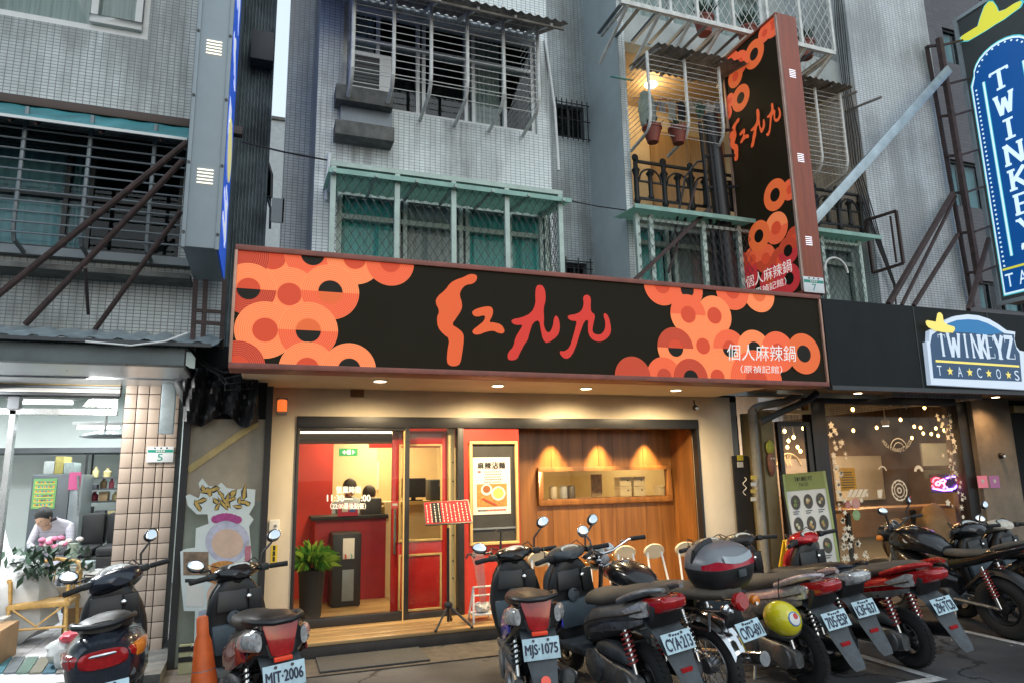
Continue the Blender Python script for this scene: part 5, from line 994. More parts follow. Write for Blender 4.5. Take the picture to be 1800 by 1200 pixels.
for v, c in ((838, (.55, .4, .05)), (850, (.5, .5, .5)), (862, (.45, .33, .07)), (876, (.5, .48, .4))): q = P(1324, v, 7.14); tag(MB().box((q.x-.035, 7.135, q.z-.025), (q.x+.045, 7.143, q.z+.02)).build('sticker', M('ptag%d' % v, c, .5, var=.1), smooth=False), {838: 'brown-yellow topmost', 850: 'grey upper', 862: 'dull yellow lower', 876: 'cream lowest'}[v]+' worn sticker on the grey drainpipe between the shops', 'sticker', 'stickers on the grey drainpipe')
p = P(1325, 700, 6.95)
# shop security bits on the restaurant
p = P(1222, 716, 7.3); t = T('security_camera', 'small black security camera hanging under the cream soffit near the right pier', 'camera', p); MB().ell(p, .035, .05, .035, 12, 8).build('housing', m_black, t); MB().tube([p, p+V((0, .02, .1))], .01, 6).build('arm', m_black, t); MB().lathe([(.018, 0), (.018, .015)], p+V((-.01, -.055, -.01)), (0, 1, 0), 10).build('lens', m_chrome, t)
p = P(496, 712, YF-.05); t = T('alarm_lamp', 'orange alarm lamp on the cream pier left of the entrance', 'lamp', p); MB().lathe([(.045, -.06), (.05, -.05), (.05, .05), (.035, .06)], p, n=14).build('lens', M('alarm_orange', (.8, .15, .03), .25, var=.1, emit=(1, .2, .04), es=.9), t); MB().box((p.x-.05, YF-.03, p.z-.09), (p.x+.05, YF, p.z-.06)).box((p.x-.055, YF-.02, p.z-.06), (p.x+.055, YF, p.z+.08)).build('bracket', m_grey, t, smooth=False)
a, b = P(616, 697, YF), P(640, 681, YF); tag(MB().box((a.x, YF-.012, a.z), (b.x, YF+.002, b.z)).build('vent_cover', M('vent_brown', (.2, .1, .04), .6, var=.2), bevel=.003), 'small brown square cover high on the cream lintel', 'cover')
p = P(482, 925, YF); t = T('intercom', 'small white intercom box on the cream pier', 'intercom', p); MB().box((p.x-.05, YF-.04, p.z-.07), (p.x+.05, YF, p.z+.07)).build('box', m_white, t, bevel=.008); MB().lathe([(.015, 0), (.015, .006)], (p.x+.01, YF-.045, p.z+.01), (0, 1, 0), 10).build('button', m_grey, t)
a, b = P(475, 990, YF), P(488, 957, YF); y_ = MB().box((a.x, YF-.004, a.z), (b.x, YF, b.z))
for k in range(3): zz = a.z+(b.z-a.z)*(.12+.3*k); y_.box((a.x+.02, YF-.006, zz), (b.x-.02, YF-.0045, zz+.045), 1)
tag(y_.build('warning_sticker', [M('warning_yellow', (.65, .5, .03), .5, var=.05), m_blackm], smooth=False), 'upright yellow sticker with black characters on the cream pier under the intercom', 'sticker')
# ================================================================== signs
def clip_poly(poly, x0, x1, z0, z1):
    """poly: list of (x, z, u); clipped to a rectangle"""
    for ax, lim, sg in ((0, x0, 1), (0, x1, -1), (1, z0, 1), (1, z1, -1)):
        out = []
        for i in range(len(poly)):
            a, b = poly[i], poly[(i+1) % len(poly)]; da, db = sg*(a[ax]-lim), sg*(b[ax]-lim)
            if da >= 0: out.append(a)
            if (da >= 0) != (db >= 0): t = da/(da-db); out.append(tuple(a[k]+(b[k]-a[k])*t for k in range(len(a))))
        poly = out
        if not poly: return []
    return poly
LITES = .46
def print_mat(name, col, es=LITES, lines=False, line=(1, .55, .28)):
    """backlit printed vinyl; concentric hairlines follow the print's own radial coordinate"""
    m = M(name, tuple(c*.62 for c in col), .5, var=.05, scale=3, emit=col, es=es, spec=.2)
    base = tuple(c*.62 for c in col)
    if lines:
        nt = m.node_tree; b = nt.nodes['Principled BSDF']; L = nt.links.new; N = nt.nodes.new
        at = N('ShaderNodeAttribute'); at.attribute_name = 'radial'
        mu = N('ShaderNodeMath'); mu.operation = 'MULTIPLY'; mu.inputs[1].default_value = 14; L(at.outputs['Fac'], mu.inputs[0])
        fr = N('ShaderNodeMath'); fr.operation = 'FRACT'; L(mu.outputs[0], fr.inputs[0])
        gt = N('ShaderNodeMath'); gt.operation = 'GREATER_THAN'; gt.inputs[1].default_value = .62; L(fr.outputs[0], gt.inputs[0])
        mx = N('ShaderNodeMix'); mx.data_type = 'RGBA'; L(gt.outputs[0], mx.inputs[0]); mx.inputs[6].default_value = (*col, 1); mx.inputs[7].default_value = (*line, 1)
        L(mx.outputs[2], b.inputs['Base Color']); L(mx.outputs[2], b.inputs['Emission Color'])
    return m
pm = [print_mat('print_deep', (.42, .035, .02), lines=True, line=(.6, .1, .04)), print_mat('print_red_ring', (.76, .095, .042), lines=True, line=(.84, .17, .06)),
      print_mat('print_light_ring', (.9, .19, .065), lines=True, line=(.94, .29, .11)), print_mat('print_red_disc', (.76, .085, .035)), print_mat('print_light_disc', (.9, .17, .05)), print_mat('print_black', (.02, .017, .011), .12), print_mat('print_crimson', (.42, .02, .03), lines=True, line=(.6, .06, .06))]
DR, RR, LR, RD, LD, BK, CR = range(7)
class Motif:
    """overlapping printed discs on a plane, clipped to the panel"""
    def __init__(s, to3, rect, step): s.mb = MB(); s.rad = []; s.to3 = to3; s.rect = rect; s.k = 0; s.step = step
    def poly(s, p, mi, d):
        p = clip_poly(p, *s.rect)
        if len(p) < 3: return
        s.mb.add([s.to3(a[0], a[1], d) for a in p], [tuple(range(len(p)))], mi); s.rad += [a[2] for a in p]
    def disc(s, cx, cz, r0, r1, mi, a0=0, a1=2*pi, n=40):
        d = s.k*s.step
        m = max(6, int(n*(a1-a0)/(2*pi)))
        for i in range(m):
            u, v = a0+(a1-a0)*i/m, a0+(a1-a0)*(i+1)/m
            q = [(cx+r1*cos(u), cz+r1*sin(u), 1.), (cx+r1*cos(v), cz+r1*sin(v), 1.), (cx+r0*cos(v), cz+r0*sin(v), r0/r1), (cx+r0*cos(u), cz+r0*sin(u), r0/r1)]
            s.poly(q if r0 > 0 else q[:3], mi, d)
    def ring(s, cx, cz, r, up, lo, hu=None, hl=None, hole=.42):
        s.k += 1
        s.disc(cx, cz, r*hole, r, up, 0, pi); s.disc(cx, cz, r*hole, r, lo, pi, 2*pi)
        if hu is not None: s.disc(cx, cz, 0, r*hole, hu, 0, pi); s.disc(cx, cz, 0, r*hole, hl if hl is not None else hu, pi, 2*pi)
    def build(s, name, par):
        o = s.mb.build(name, pm, par, smooth=False)
        at = o.data.attributes.new('radial', 'FLOAT', 'POINT'); at.data.foreach_set('value', s.rad); return o

# ---------- main fascia sign
szb, szt = P(900, 655.5, YS).z, P(900, 479, YS).z
sxl, sxr = P(410, 540, YS).x, P(1446, 600, YS).x
sg = T('fascia_sign', 'wide black lightbox sign with orange ring pattern and red brush lettering over the restaurant', 'sign', (2.7, YS, szb))
MB().box((sxl, YS+.012, szb), (sxr, YS+.24, szt)).build('box', m_blackm, sg, smooth=False)
m_sgf = M('sign_frame', (.23, .07, .05), .45, .2, var=.3, scale=6)
fw = .035
MB().box((sxl-.01, YS-.025, szt-.012), (sxr+.01, YS+.26, szt+fw)).build('frame_bar', m_sgf, sg, bevel=.004)
MB().box((sxl-.01, YS-.025, szb-fw), (sxr+.01, YS+.26, szb+.012)).build('frame_bar', m_sgf, sg, bevel=.004)
for x in (sxl, sxr): MB().box((x-.012, YS-.024, szb+.012), (x+.012, YS+.25, szt-.012)).build('frame_bar', M('frame_pale', (.45, .25, .18), .4, .3, var=.2), sg, bevel=.003)
bgm = print_mat('print_ground', (.020, .016, .009), .3); bgm.node_tree.nodes['Principled BSDF'].inputs['Specular IOR Level'].default_value = .08
MB().quad((sxl, YS, szb), (sxr, YS, szb), (sxr, YS, szt), (sxl, YS, szt)).build('printed_face', bgm, sg, smooth=False)
mo = Motif(lambda x, z, d: (x, YS-.001-d, z), (sxl+.012, sxr-.012, szb+.012, szt-.012), .00045)
def CL(a, b): p = P(400+a/2.571, 430+b/2.571, YS); return p.x, p.z
def CRt(a, b): p = P(1000+a/3, 430+b/3, YS); return p.x, p.z
def rl(a, b, r): x0, z0 = CL(a, b-r); x1, z1 = CL(a, b+r); return abs(z1-z0)/2
def rr_(a, b, r): x0, z0 = CRt(a, b-r); x1, z1 = CRt(a, b+r); return abs(z1-z0)/2
for a, b, r, up, lo, hu, hl in ((205,60,128,LR,LR,RD,RD),(385,45,118,RR,RR,BK,BK),(575,62,118,LR,LR,RD,RD),(735,82,104,LR,RR,RD,RD),(60,50,120,DR,DR,None,None),(280,225,122,LR,LR,RD,RD),(95,200,116,LR,DR,RD,BK),(465,215,124,LR,RR,BK,LD),
        (170,385,128,LR,LR,RD,RD),(365,388,128,LR,RR,LD,BK),(360,560,122,LR,LR,RD,RD),(550,562,118,LR,LR,BK,BK),(45,548,116,DR,DR,RD,RD)):
    x, z = CL(a, b); mo.ring(x, z, rl(a, b, r), up, lo, hu if hu is not None else DR, hl)
for a, b, r, up, lo, hu, hl in ((490,215,106,RR,RR,RD,RD),(622,240,92,RR,RR,BK,BK),(1000,262,95,LR,LR,LD,LD),(860,245,100,RR,RR,RD,RD),(765,375,104,LR,LR,RD,RD),(627,370,106,RR,LR,RD,RD),(705,535,100,LR,LR,RD,RD),(560,545,108,DR,LR,RD,BK),
        (845,550,102,RR,LR,RD,BK),(975,555,104,LR,LR,BK,BK),(1100,565,106,RR,RR,RD,RD),(1235,575,106,LD,LD,BK,BK),(500,695,104,RR,RR,DR,DR),(335,695,106,DR,DR,DR,DR),(780,700,104,LR,LR,RD,RD),(640,705,106,DR,DR,BK,BK),(985,720,165,RR,RR,RD,RD)):
    x, z = CRt(a, b); mo.ring(x, z, rr_(a, b, r), up, lo, hu, hl)
mo.build('ring_pattern', sg)
GH = [(1062,150),(1095,133),(1125,137),(1128,158),(1110,178),(1075,183),(1055,205),(1048,230),(1060,265),(1058,295),(1035,330),(1012,362),(1040,378),(1065,400),(1068,430),(1060,490),(1052,535),(1035,548),(1005,547),(990,530),(993,480),(1003,425),(975,405),(950,375),(945,330),(958,300),(938,262),(948,235),(985,205),(1005,175),(1035,158)]
GG = [(1105,300),(1140,285),(1185,278),(1200,292),(1198,320),(1180,352),(1205,352),(1238,362),(1253,388),(1245,403),(1222,400),(1200,388),(1165,395),(1135,408),(1110,405),(1105,388),(1135,365),(1160,345),(1165,318),(1125,328),(1107,318)]
G1 = [(1395,185),(1420,182),(1435,205),(1438,250),(1427,290),(1430,330),(1428,365),(1440,395),(1456,398),(1470,370),(1474,335),(1484,318),(1499,340),(1502,385),(1490,415),(1445,447),(1425,432),(1415,385),(1408,340),(1380,352),(1365,395),(1355,435),(1342,447),(1320,490),(1308,517),(1275,523),(1264,510),(1268,485),(1292,460),(1300,420),(1322,385),(1335,362),(1300,364),(1282,352),(1285,338),(1330,330),(1372,310),(1392,270),(1390,220)]
G2 = [(1605,235),(1625,225),(1642,240),(1640,280),(1642,305),(1662,318),(1652,360),(1647,395),(1667,408),(1690,405),(1705,385),(1708,350),(1697,320),(1705,308),(1722,325),(1733,375),(1730,405),(1708,430),(1680,440),(1650,432),(1630,405),(1628,365),(1630,340),(1612,345),(1592,400),(1577,450),(1556,500),(1530,518),(1505,500),(1500,478),(1520,482),(1545,465),(1560,420),(1573,370),(1578,345),(1555,345),(1538,335),(1537,320),(1575,315),(1600,300),(1610,270)]
def smooth_poly(p, it=2):
    for _ in range(it):
        q = []
        for i in range(len(p)): a, b = p[i], p[(i+1) % len(p)]; q += [(a[0]*.75+b[0]*.25, a[1]*.75+b[1]*.25), (a[0]*.25+b[0]*.75, a[1]*.25+b[1]*.75)]
        p = q
    return p
m_go = print_mat('brush_orange', (.86, .135, .04), .5); m_gr = print_mat('brush_red', (.72, .05, .035), .5)
for pts, m_ in ((GH, m_go), (GG, m_go), (G1, m_gr), (G2, m_gr)):
    MB().prism([CL(*p) for p in smooth_poly(pts, 1)], (0, YS-.0012, 0), (1, 0, 0), (0, 0, 1), (0, -.002, 0)).build('brush_character', m_, sg, smooth=False)
m_wl = print_mat('print_white', (.85, .83, .78), .6); m_wl_ = m_wl
mb = MB(); yt = YS-.020
txt_px(mb, '個人麻辣鍋', 1278, 604, 1399, 633, yt, dv=2); txt_px(mb, '（原禎記館）', 1302, 641, 1375, 655, yt, dv=1); mb.build('letters', m_wl, sg, smooth=False)
# ---------- tall red-brown blade sign
XB, yb0, yb1 = 5.82, 6.0, 7.08
bz0, bz1 = P(1430, 516, yb0).z, P(1385, 27, yb0).z
bw = .3
bs = T('blade_sign', 'tall red-brown blade sign, black side printed with orange rings and red brush lettering', 'sign', (XB+bw/2, 6.5, bz0))
m_bl = M('blade_frame', (.30, .07, .035), .4, .1, var=.3, scale=3, stretch=(6, 6, .4))
MB().box((XB+.012, yb0, bz0), (XB+bw, yb1, bz1)).build('box', m_bl, bs, bevel=.008)
for z0_, z1_ in ((bz0, bz0+.03), (bz1-.03, bz1)): MB().box((XB-.02, yb0+.004, z0_+.002), (XB+.012, yb1, z1_)).build('frame_bar', m_bl, bs, smooth=False)
for y0_, y1_ in ((yb0+.004, yb0+.034), (yb1-.03, yb1)): MB().box((XB-.02, y0_, bz0+.032), (XB+.0115, y1_, bz1-.03)).build('frame_bar', M('blade_edge', (.5, .33, .27), .4, .2, var=.2), bs, smooth=False)
MB().quad((XB, yb1, bz0), (XB, yb0, bz0), (XB, yb0, bz1), (XB, yb1, bz1)).build('printed_face', bgm, bs, smooth=False)
mo = Motif(lambda y, z, d: (XB-.001-d, y, z), (yb0+.034, yb1-.03, bz0+.03, bz1-.03), .0005)
def CB(a, b): p = PX(950+a/2.143, b/2.143, XB); return p.y, p.z
for a, b, r, up, lo, hu, hl in ((875,95,.16,RR,RR,RD,RD),(845,125,.12,RR,RR,RD,RD),(720,235,.15,RR,RR,None,None),(805,205,.19,LD,LD,BK,BK),(750,240,.17,RR,RR,RD,RD),(735,290,.15,LD,LD,RD,RD),(755,370,.18,LD,LD,BK,BK),(715,380,.1,RR,RR,RD,RD),(705,430,.1,RR,RR,RD,RD),
        (940,715,.13,RR,RR,RD,RD),(885,735,.2,LD,LD,BK,BK),(800,980,.17,RR,CR,RD,RD),(760,985,.12,DR,DR,None,None),(850,975,.18,RR,DR,RD,RD),(905,985,.18,DR,CR,RD,RD),(960,900,.15,DR,DR,RD,RD),(935,945,.17,DR,CR,BK,BK),(890,860,.2,LR,RR,RD,RD),(825,890,.2,LD,LD,BK,BK),(790,1050,.17,CR,CR,CR,CR),(865,1060,.17,CR,CR,DR,DR),(940,1050,.18,CR,CR,BK,BK),(900,1110,.17,CR,CR,CR,CR)):
    y, z = CB(a, b); mo.ring(y, z, r, up, lo, hu if hu is not None else RR, hl)
mo.build('ring_pattern', bs)
# brush characters on the blade: same strokes, running up the narrow face
def BL(a, b):      # main-sign crop coordinates -> blade plane
    ta = (a-938)/(1733-938); tb = (b-133)/(548-133)
    ya_, yb_ = PX(1287, 280, XB).y, PX(1377, 220, XB).y
    zt_, zb_ = PX(1290, 218, XB).z, PX(1290, 290, XB).z
    return (ya_+(yb_-ya_)*ta, zt_+(zb_-zt_)*tb+.02)
for pts in (GH, GG, G1, G2): MB().flat([BL(*p) for p in smooth_poly(pts, 1)], (XB-.018, 0, 0), (0, 1, 0), (0, 0, 1)).build('brush_character', m_go, bs, smooth=False)
mb = MB()
a, b, c = PX(1312, 508, XB-.018), PX(1393, 483, XB-.018), PX(1311, 487, XB-.018); text(mb, '個人麻辣鍋', a, V((0, b.y-a.y, 0)), V((0, 0, c.z-a.z)))
d_ = V((0, 0, c.z-a.z)); text(mb, '（原禎記館）', a-d_*.85+V((0, -.12, 0)), V((0, (b.y-a.y)*.72, 0)), d_*.62); mb.build('letters', m_wl, bs, smooth=False)
m_vent = M('vent_glow', (.8, .8, .85), .5, var=0, emit=(.85, .9, 1), es=1.1)
for v in (130, 278, 424):
    c = P(1368+v*.098+ (12), v, yb0)
    for k in range(5): MB().box((c.x-.045, yb0-.004, c.z-.05+.024*k), (c.x+.05, yb0+.002, c.z-.042+.024*k)).build('vent_slit', m_vent, bs, smooth=False)
a, b = P(1414, 513, yb0-.01), P(1447, 489, yb0-.01)
number_plate('number_plate', 'white and green house number plate 7 at the foot of the tall blade sign', (a.x, yb0-.012, a.z), (b.x-a.x, 0, 0), (0, 0, b.z-a.z), (0, .01, 0), '7')
# steel column, ladder frame and struts behind the blade
t = T('sign_support', 'black steel column with ladder frame and struts holding the tall blade sign', 'support', P(1265, 500, 7.0))
MB().tube([P(1248, 205, 6.95), P(1284, 510, 6.95)], .11, 14).build('column', m_black, t)
for u in (1230, 1243): MB().bar(P(u, 215, 6.85), P(u+32, 508, 6.85), .035).build('rail', m_blackm, t, smooth=False)
for v in (230, 275, 330, 400): a = P(1232+(v-215)*.1, v, 6.84); b = V((XB+.05, 7.0, P(1300, v-12, 6.84).z)); MB().bar(a, b, .03).build('rung', m_blackm, t, smooth=False)
MB().bar(P(1116, 492, 6.8), P(1246, 368, 6.8), .045).build('strut', m_rust, t, smooth=False); MB().bar(P(1175, 480, 6.9), P(1225, 320, 6.9), .025).build('strut', m_rust, t, smooth=False)
MB().tube([P(1180, 440, 6.9), P(1205, 310, 6.88), P(1225, 285, 6.86), P(1240, 282, 6.85)], .014, 6).build('cable', m_wire, t)

# ---------- grey and blue blade sign on the left
gx0, gx1, gy0, gy1 = P(336, 220, 6.0).x, P(398, 220, 6.0).x, 6.0, 7.05
gz0, gz1 = P(360, 436, 6.0).z, 9.5
gs = T('blade_sign', 'tall grey metal blade sign with a blue and white lit face left of the gap', 'sign', ((gx0+gx1)/2, 6.5, gz0))
MB().box((gx0, gy0, gz0), (gx1-.012, gy1, gz1)).build('box', M('sign_grey', (.27, .32, .35), .5, .2, var=.12, scale=2), gs, bevel=.01)
for x0_, x1_ in ((gx0-.012, gx0+.02), (gx1-.03, gx1+.004)):
    es_ = MB().box((x0_, gy0-.012, gz0-.01), (x1_, gy0+.03, gz1)).build('edge_strip', MATS['sign_grey'], gs, bevel=.004)
    for k in range(9): MB().lathe([(.014, 0), (.014, .008)], ((x0_+x1_)/2, gy0-.019, gz0+.12+.62*k), (0, 1, 0), 8).build('bolt', m_dark, es_)
m_sb = M('sign_blue', (.02, .09, .55), .3, var=.1, scale=2, emit=(.02, .1, .6), es=.6); m_sw = M('sign_white', (.8, .82, .85), .4, var=0, emit=(.75, .82, .95), es=.55); m_sy = M('sign_yellow', (.75, .7, .3), .4, var=0, emit=(.7, .65, .3), es=.6)
MB().quad((gx1, gy0, gz0), (gx1, gy1, gz0), (gx1, gy1, gz1), (gx1, gy0, gz1)).build('printed_face', m_sb, gs, smooth=False)
r_ = random.Random(17); bk = MB()
for k in range(7):
    zc = gz0+.45+k*.78
    for s_ in range(4):
        pts = [V((gx1+.004, gy0+.2+.65*r_.random(), zc+r_.uniform(-.28, .28))) for _ in range(3)]; pts.sort(key=lambda p: -p.z); bk.tube(pts, [.05, .075, .03], 5)
for p in bk.v: p.x = gx1+.003+(p.x-gx1)*.04
bk.build('brush_mark', m_sw, gs, smooth=False)
MB().lathe([(.3, 0), (.3, .003)], (gx1+.006, gy0+.55, gz0+1.15), (1, 0, 0), 26).build('yellow_oval', m_sy, gs, smooth=False)
for v in (87, 313):
    c = P(377-(v-87)*.07, v, gy0)
    for k in range(5): MB().box((c.x-.065, gy0-.014, c.z-.056+.03*k), (c.x+.06, gy0-.01, c.z-.046+.03*k)).build('vent_slit', M('vent_warm', (.8, .75, .6), .5, var=0, emit=(1, .9, .7), es=1.6), gs, smooth=False)
for u0, v0, u1, v1, r in ((330, 250, -30, 540, .028), (322, 282, 45, 570, .026), (318, 372, 165, 582, .022), (150, 470, 155, 552, .014)):
    tag(MB().tube([P(u0, v0, 6.25), P(u1, v1, 7.0)], r, 8).build('strut', m_rust), {330: 'uppermost long rusty brown strut running from the grey sign down to the left', 322: 'middle long rusty strut below the uppermost one left of the grey sign', 318: 'lowest and shortest diagonal rusty strut under the grey sign', 150: 'thin upright grey stay hanging below the left window ledge'}[u0], 'strut')

# ---------- fascia of the dark shop
yf_ = 5.9
fz0, fz1 = P(1600, 681, yf_).z, P(1600, 538, yf_).z
fs_ = T('fascia_sign', 'long plain black fascia with a glowing white and navy arched logo board', 'sign', (9, yf_, fz0))
MB().box((P(1450, 600, yf_).x+.02, yf_, fz0), (18, yf_+.25, fz1)).build('fascia', M('fascia_black', (.011, .014, .015), .6, var=.4, scale=3, spec=.2), fs_, smooth=False)
MB().box((P(1450, 600, yf_).x+.02, yf_-.02, fz0-.05), (18, yf_+.06, fz0-.001)).build('trim', m_dark, fs_, smooth=False)
yl = yf_-.06
def CT(a, b): p = P(1600+a/7.5, 530+b/7.5, yl); return (p.x, p.z)
brd = [(215,530),(250,525),(255,385),(410,310),(480,240),(600,190),(760,170),(900,185),(1040,230),(1160,300),(1270,380),(1385,400),(1375,500),(1400,590),(1440,640),(1500,655),(1545,1160),(275,1090)]
m_lw = M('logo_white', (.62, .68, .74), .4, var=0, emit=(.6, .72, .9), es=.42); m_ln = M('logo_navy', (.02, .05, .11), .4, var=0, emit=(.02, .07, .15), es=.5); m_lb = M('logo_blue', (.01, .13, .32), .4, var=0, emit=(.01, .15, .35), es=.6); m_ly = M('logo_yellow', (.75, .6, .12), .4, var=0, emit=(.75, .6, .15), es=.7)
MB().prism([CT(*p) for p in brd], (0, yl, 0), (1, 0, 0), (0, 0, 1), (0, .055, 0)).build('logo_board', m_lw, fs_, smooth=False)
def LP(pts, m_, d, name='logo_panel'): MB().flat([CT(*p) for p in pts], (0, yl-d, 0), (1, 0, 0), (0, 0, 1)).build(name, m_, fs_, smooth=False)
for x_ in (7.35, 8.62, 9.95): MB().box((x_, yf_-.004, fz0), (x_+.012, yf_-.0005, fz1)).build('joint_strip', m_dark, fs_, smooth=False)
LP([(262,560),(285,440),(440,330),(500,285),(620,245),(760,235),(890,245),(1010,285),(1130,350),(1240,420),(1370,435),(1370,520),(1400,620),(1440,680),(1470,1050),(305,1005)], m_ln, .002)
LP([(500,285),(620,245),(760,235),(890,245),(1010,285),(1130,350),(1225,415),(1000,440),(760,410),(560,400),(470,330)], m_lb, .004)
LP([(330,765),(1430,838),(1435,865),(330,795)], m_ly, .005, 'gold_bar')
LP([(190,265),(215,250),(325,270),(345,165),(365,148),(390,150),(415,180),(430,270),(480,310),(570,335),(580,370),(550,415),(440,410),(330,390),(230,345),(200,310)], m_ly, .012, 'sombrero')
def slab(mb, ch, O, U, Wd, t=.16, s=.10, mi=0):
    """slab-serif capitals from strokes in a unit box"""
    segs = {'T': [((.5, 0), (.5, 1)), ((.02, .93), (.98, .93)), ((.28, .04), (.72, .04)), ((.06, .80), (.06, .93)), ((.94, .80), (.94, .93))], 'W': [((.1, 1), (.3, 0)), ((.3, 0), (.5, .8)), ((.5, .8), (.7, 0)), ((.7, 0), (.9, 1)), ((-.02, .96), (.25, .96)), ((.75, .96), (1.02, .96))], 'I': [((.5, 0), (.5, 1)), ((.25, .05), (.75, .05)), ((.25, .95), (.75, .95))],
            'N': [((.15, 0), (.15, 1)), ((.15, 1), (.85, 0)), ((.85, 0), (.85, 1)), ((0, .05), (.32, .05)), ((0, .95), (.25, .95)), ((.68, .95), (1, .95))], 'K': [((.18, 0), (.18, 1)), ((.2, .4), (.82, 1)), ((.35, .55), (.88, 0)), ((0, .05), (.38, .05)), ((0, .95), (.38, .95)), ((.66, .95), (1, .95)), ((.7, .05), (1.02, .05))],
            'E': [((.2, 0), (.2, 1)), ((.05, .06), (.92, .06)), ((.05, .94), (.92, .94)), ((.2, .5), (.7, .5)), ((.9, .06), (.9, .25)), ((.9, .75), (.9, .94))], 'Y': [((.5, 0), (.5, .5)), ((.5, .45), (.12, 1)), ((.5, .45), (.88, 1)), ((.28, .04), (.72, .04)), ((-.02, .95), (.28, .95)), ((.72, .95), (1.02, .95))], 'Z': [((.05, .94), (.95, .94)), ((.88, .94), (.12, .06)), ((.05, .06), (.95, .06)), ((.08, .74), (.08, .94)), ((.92, .06), (.92, .26))],
            'A': [((.12, 0), (.5, 1)), ((.5, 1), (.88, 0)), ((.28, .32), (.72, .32)), ((0, .04), (.26, .04)), ((.74, .04), (1, .04))]}[ch]
    lu, lw = U.length, Wd.length
    for k, (a, b) in enumerate(segs):
        w = t if (k == 0 or abs(a[1]-b[1]) > .35) else s
        A, B = V((a[0]*lu, a[1]*lw)), V((b[0]*lu, b[1]*lw)); d = (B-A).normalized(); n = V((-d.y, d.x))*w*lu*.5*(1 if abs(d.y) > .3 else lw/lu*.9 if lw < lu else 1)
        off = U.cross(Wd).normalized()*(.0006*k)
        mb.add([O+U.normalized()*q.x+Wd.normalized()*q.y+off for q in (A-n, B-n, B+n, A+n)], [(0, 1, 2, 3)], mi)
lt = MB(); xs7 = [385, 505, 705, 820, 925, 1015, 1120, 1265, 1400]
wd7 = [110, 195, 95, 130, 120, 120, 150, 135]
for i, ch in enumerate('TWINKEYZ'):
    if i == 0: a = V((CT(388, 720)[0], yl-.006, CT(388, 720)[1])); b = CT(490, 725); c = CT(388, 420)
    else: u0 = xs7[i]; a = V((CT(u0, 720+(u0-400)*.055)[0], yl-.006, CT(u0, 720+(u0-400)*.055)[1])); b = CT(u0+wd7[i]*.93, 720+(u0-400)*.055); c = CT(u0, 410+(u0-400)*.05)
    slab(lt, ch, a, V((b[0]-a.x, 0, 0)), V((0, 0, c[1]-a.z)), .3 if i not in (1, 3) else .2, .06)
lt.build('letters', m_lw, fs_, smooth=False)
lt = MB(); stt = MB()
for i, (u, v, ch) in enumerate(((360, 840, 'T'), (628, 855, 'A'), (885, 870, 'C'), (1138, 885, 'O'), (1380, 905, 'S'))):
    a, b, c = CT(u, v+130), CT(u+60, v+130), CT(u, v); text(lt, ch, (a[0], yl-.006, a[1]), V((b[0]-a[0], 0, 0)), V((0, 0, c[1]-a[1])))
for u, v in ((520, 915), (780, 930), (1030, 945), (1290, 965)):
    c = CT(u, v); stt.flat([(c[0]+(.055 if k % 2 == 0 else .023)*sin(pi*k/5), c[1]+(.055 if k % 2 == 0 else .023)*cos(pi*k/5)) for k in range(10)], (0, yl-.006, 0), (1, 0, 0), (0, 0, 1))
lt.build('letters', m_lw, fs_, smooth=False); tag(stt.build('stars', m_ly, fs_, smooth=False), kind='stuff')

# ---------- tall blue blade sign at the right edge
XT, ty1, ty0 = 10.45, 6.92, 5.75
tz0, tz1 = PX(1768, 532, XT).z, PX(1679, 38, XT).z
ts = T('blade_sign', 'tall glowing navy blade sign with white slab letters running down, at the right edge', 'sign', (XT+.2, 6.4, tz0))
m_fa = M('blade_dark_print', (.04, .045, .05), .4, var=.15, emit=(.04, .05, .05), es=.3)
MB().box((XT+.01, ty0, tz0), (XT+.35, ty1, tz1)).build('box', m_grey, ts, bevel=.008)
MB().quad((XT, ty1, tz0), (XT, ty0, tz0), (XT, ty0, tz1), (XT, ty1, tz1)).build('printed_face', m_fa, ts, smooth=False)
m_fr = M('blade_pale_frame', (.45, .5, .52), .35, .4, var=.1)
for a, b in (((ty0, tz0-.03), (ty1+.03, tz0+.03)), ((ty0, tz1-.03), (ty1+.03, tz1+.03)), ((ty1-.03, tz0+.03), (ty1+.03, tz1-.03)), ((ty0, tz0+.03), (ty0+.03, tz1-.03))): MB().box((XT-.03, a[0], a[1]), (XT+.012, b[0], b[1])).build('frame_bar', m_fr, ts, smooth=False)
H_ = tz1-tz0; Wd_ = ty1-ty0
def BP(a, b, d=.002): return V((XT-d, ty1-a*Wd_, tz0+b*H_))
def bpoly(pts, m_, d, name): MB().flat([(a, b) for a, b in pts], BP(0, 0, d), V((0, -Wd_, 0)), V((0, 0, H_))).build(name, m_, ts, smooth=False)
m_t1 = M('blade_blue', (.004, .09, .34), .4, var=.1, scale=2, emit=(.004, .09, .34), es=.5); m_t2 = M('blade_glow_white', (.72, .82, .86), .4, var=0, emit=(.6, .8, .88), es=.9); m_t3 = M('blade_cyan', (.1, .5, .55), .4, var=0, emit=(.08, .5, .55), es=.7); m_t4 = M('blade_yellow', (.7, .65, .05), .4, var=0, emit=(.65, .62, .06), es=.75)
arch = lambda i: [(.06+i, .02+i*.3), (.94-i, .02+i*.3), (.94-i, .745-i*.3), (.88-i*.6, .775-i*.3)] + [(.5+(.38-i*.4)*cos(x), .775-i*.35+.07*sin(x)) for x in [pi*k/12 for k in range(1, 12)]] + [(.12+i*.6, .775-i*.3), (.06+i, .745-i*.3)]
bpoly(arch(0), m_t3, .002, 'panel_outline'); bpoly(arch(.012), m_t2, .004, 'panel_outline'); bpoly(arch(.03), m_t1, .006, 'blue_panel')
dots = MB()
for a in (.13, .87):
    for k in range(40): c = BP(a, .115+k*.0155, .008); dots.lathe([(.016, 0), (.016, .001)], c, (-1, 0, 0), 8)
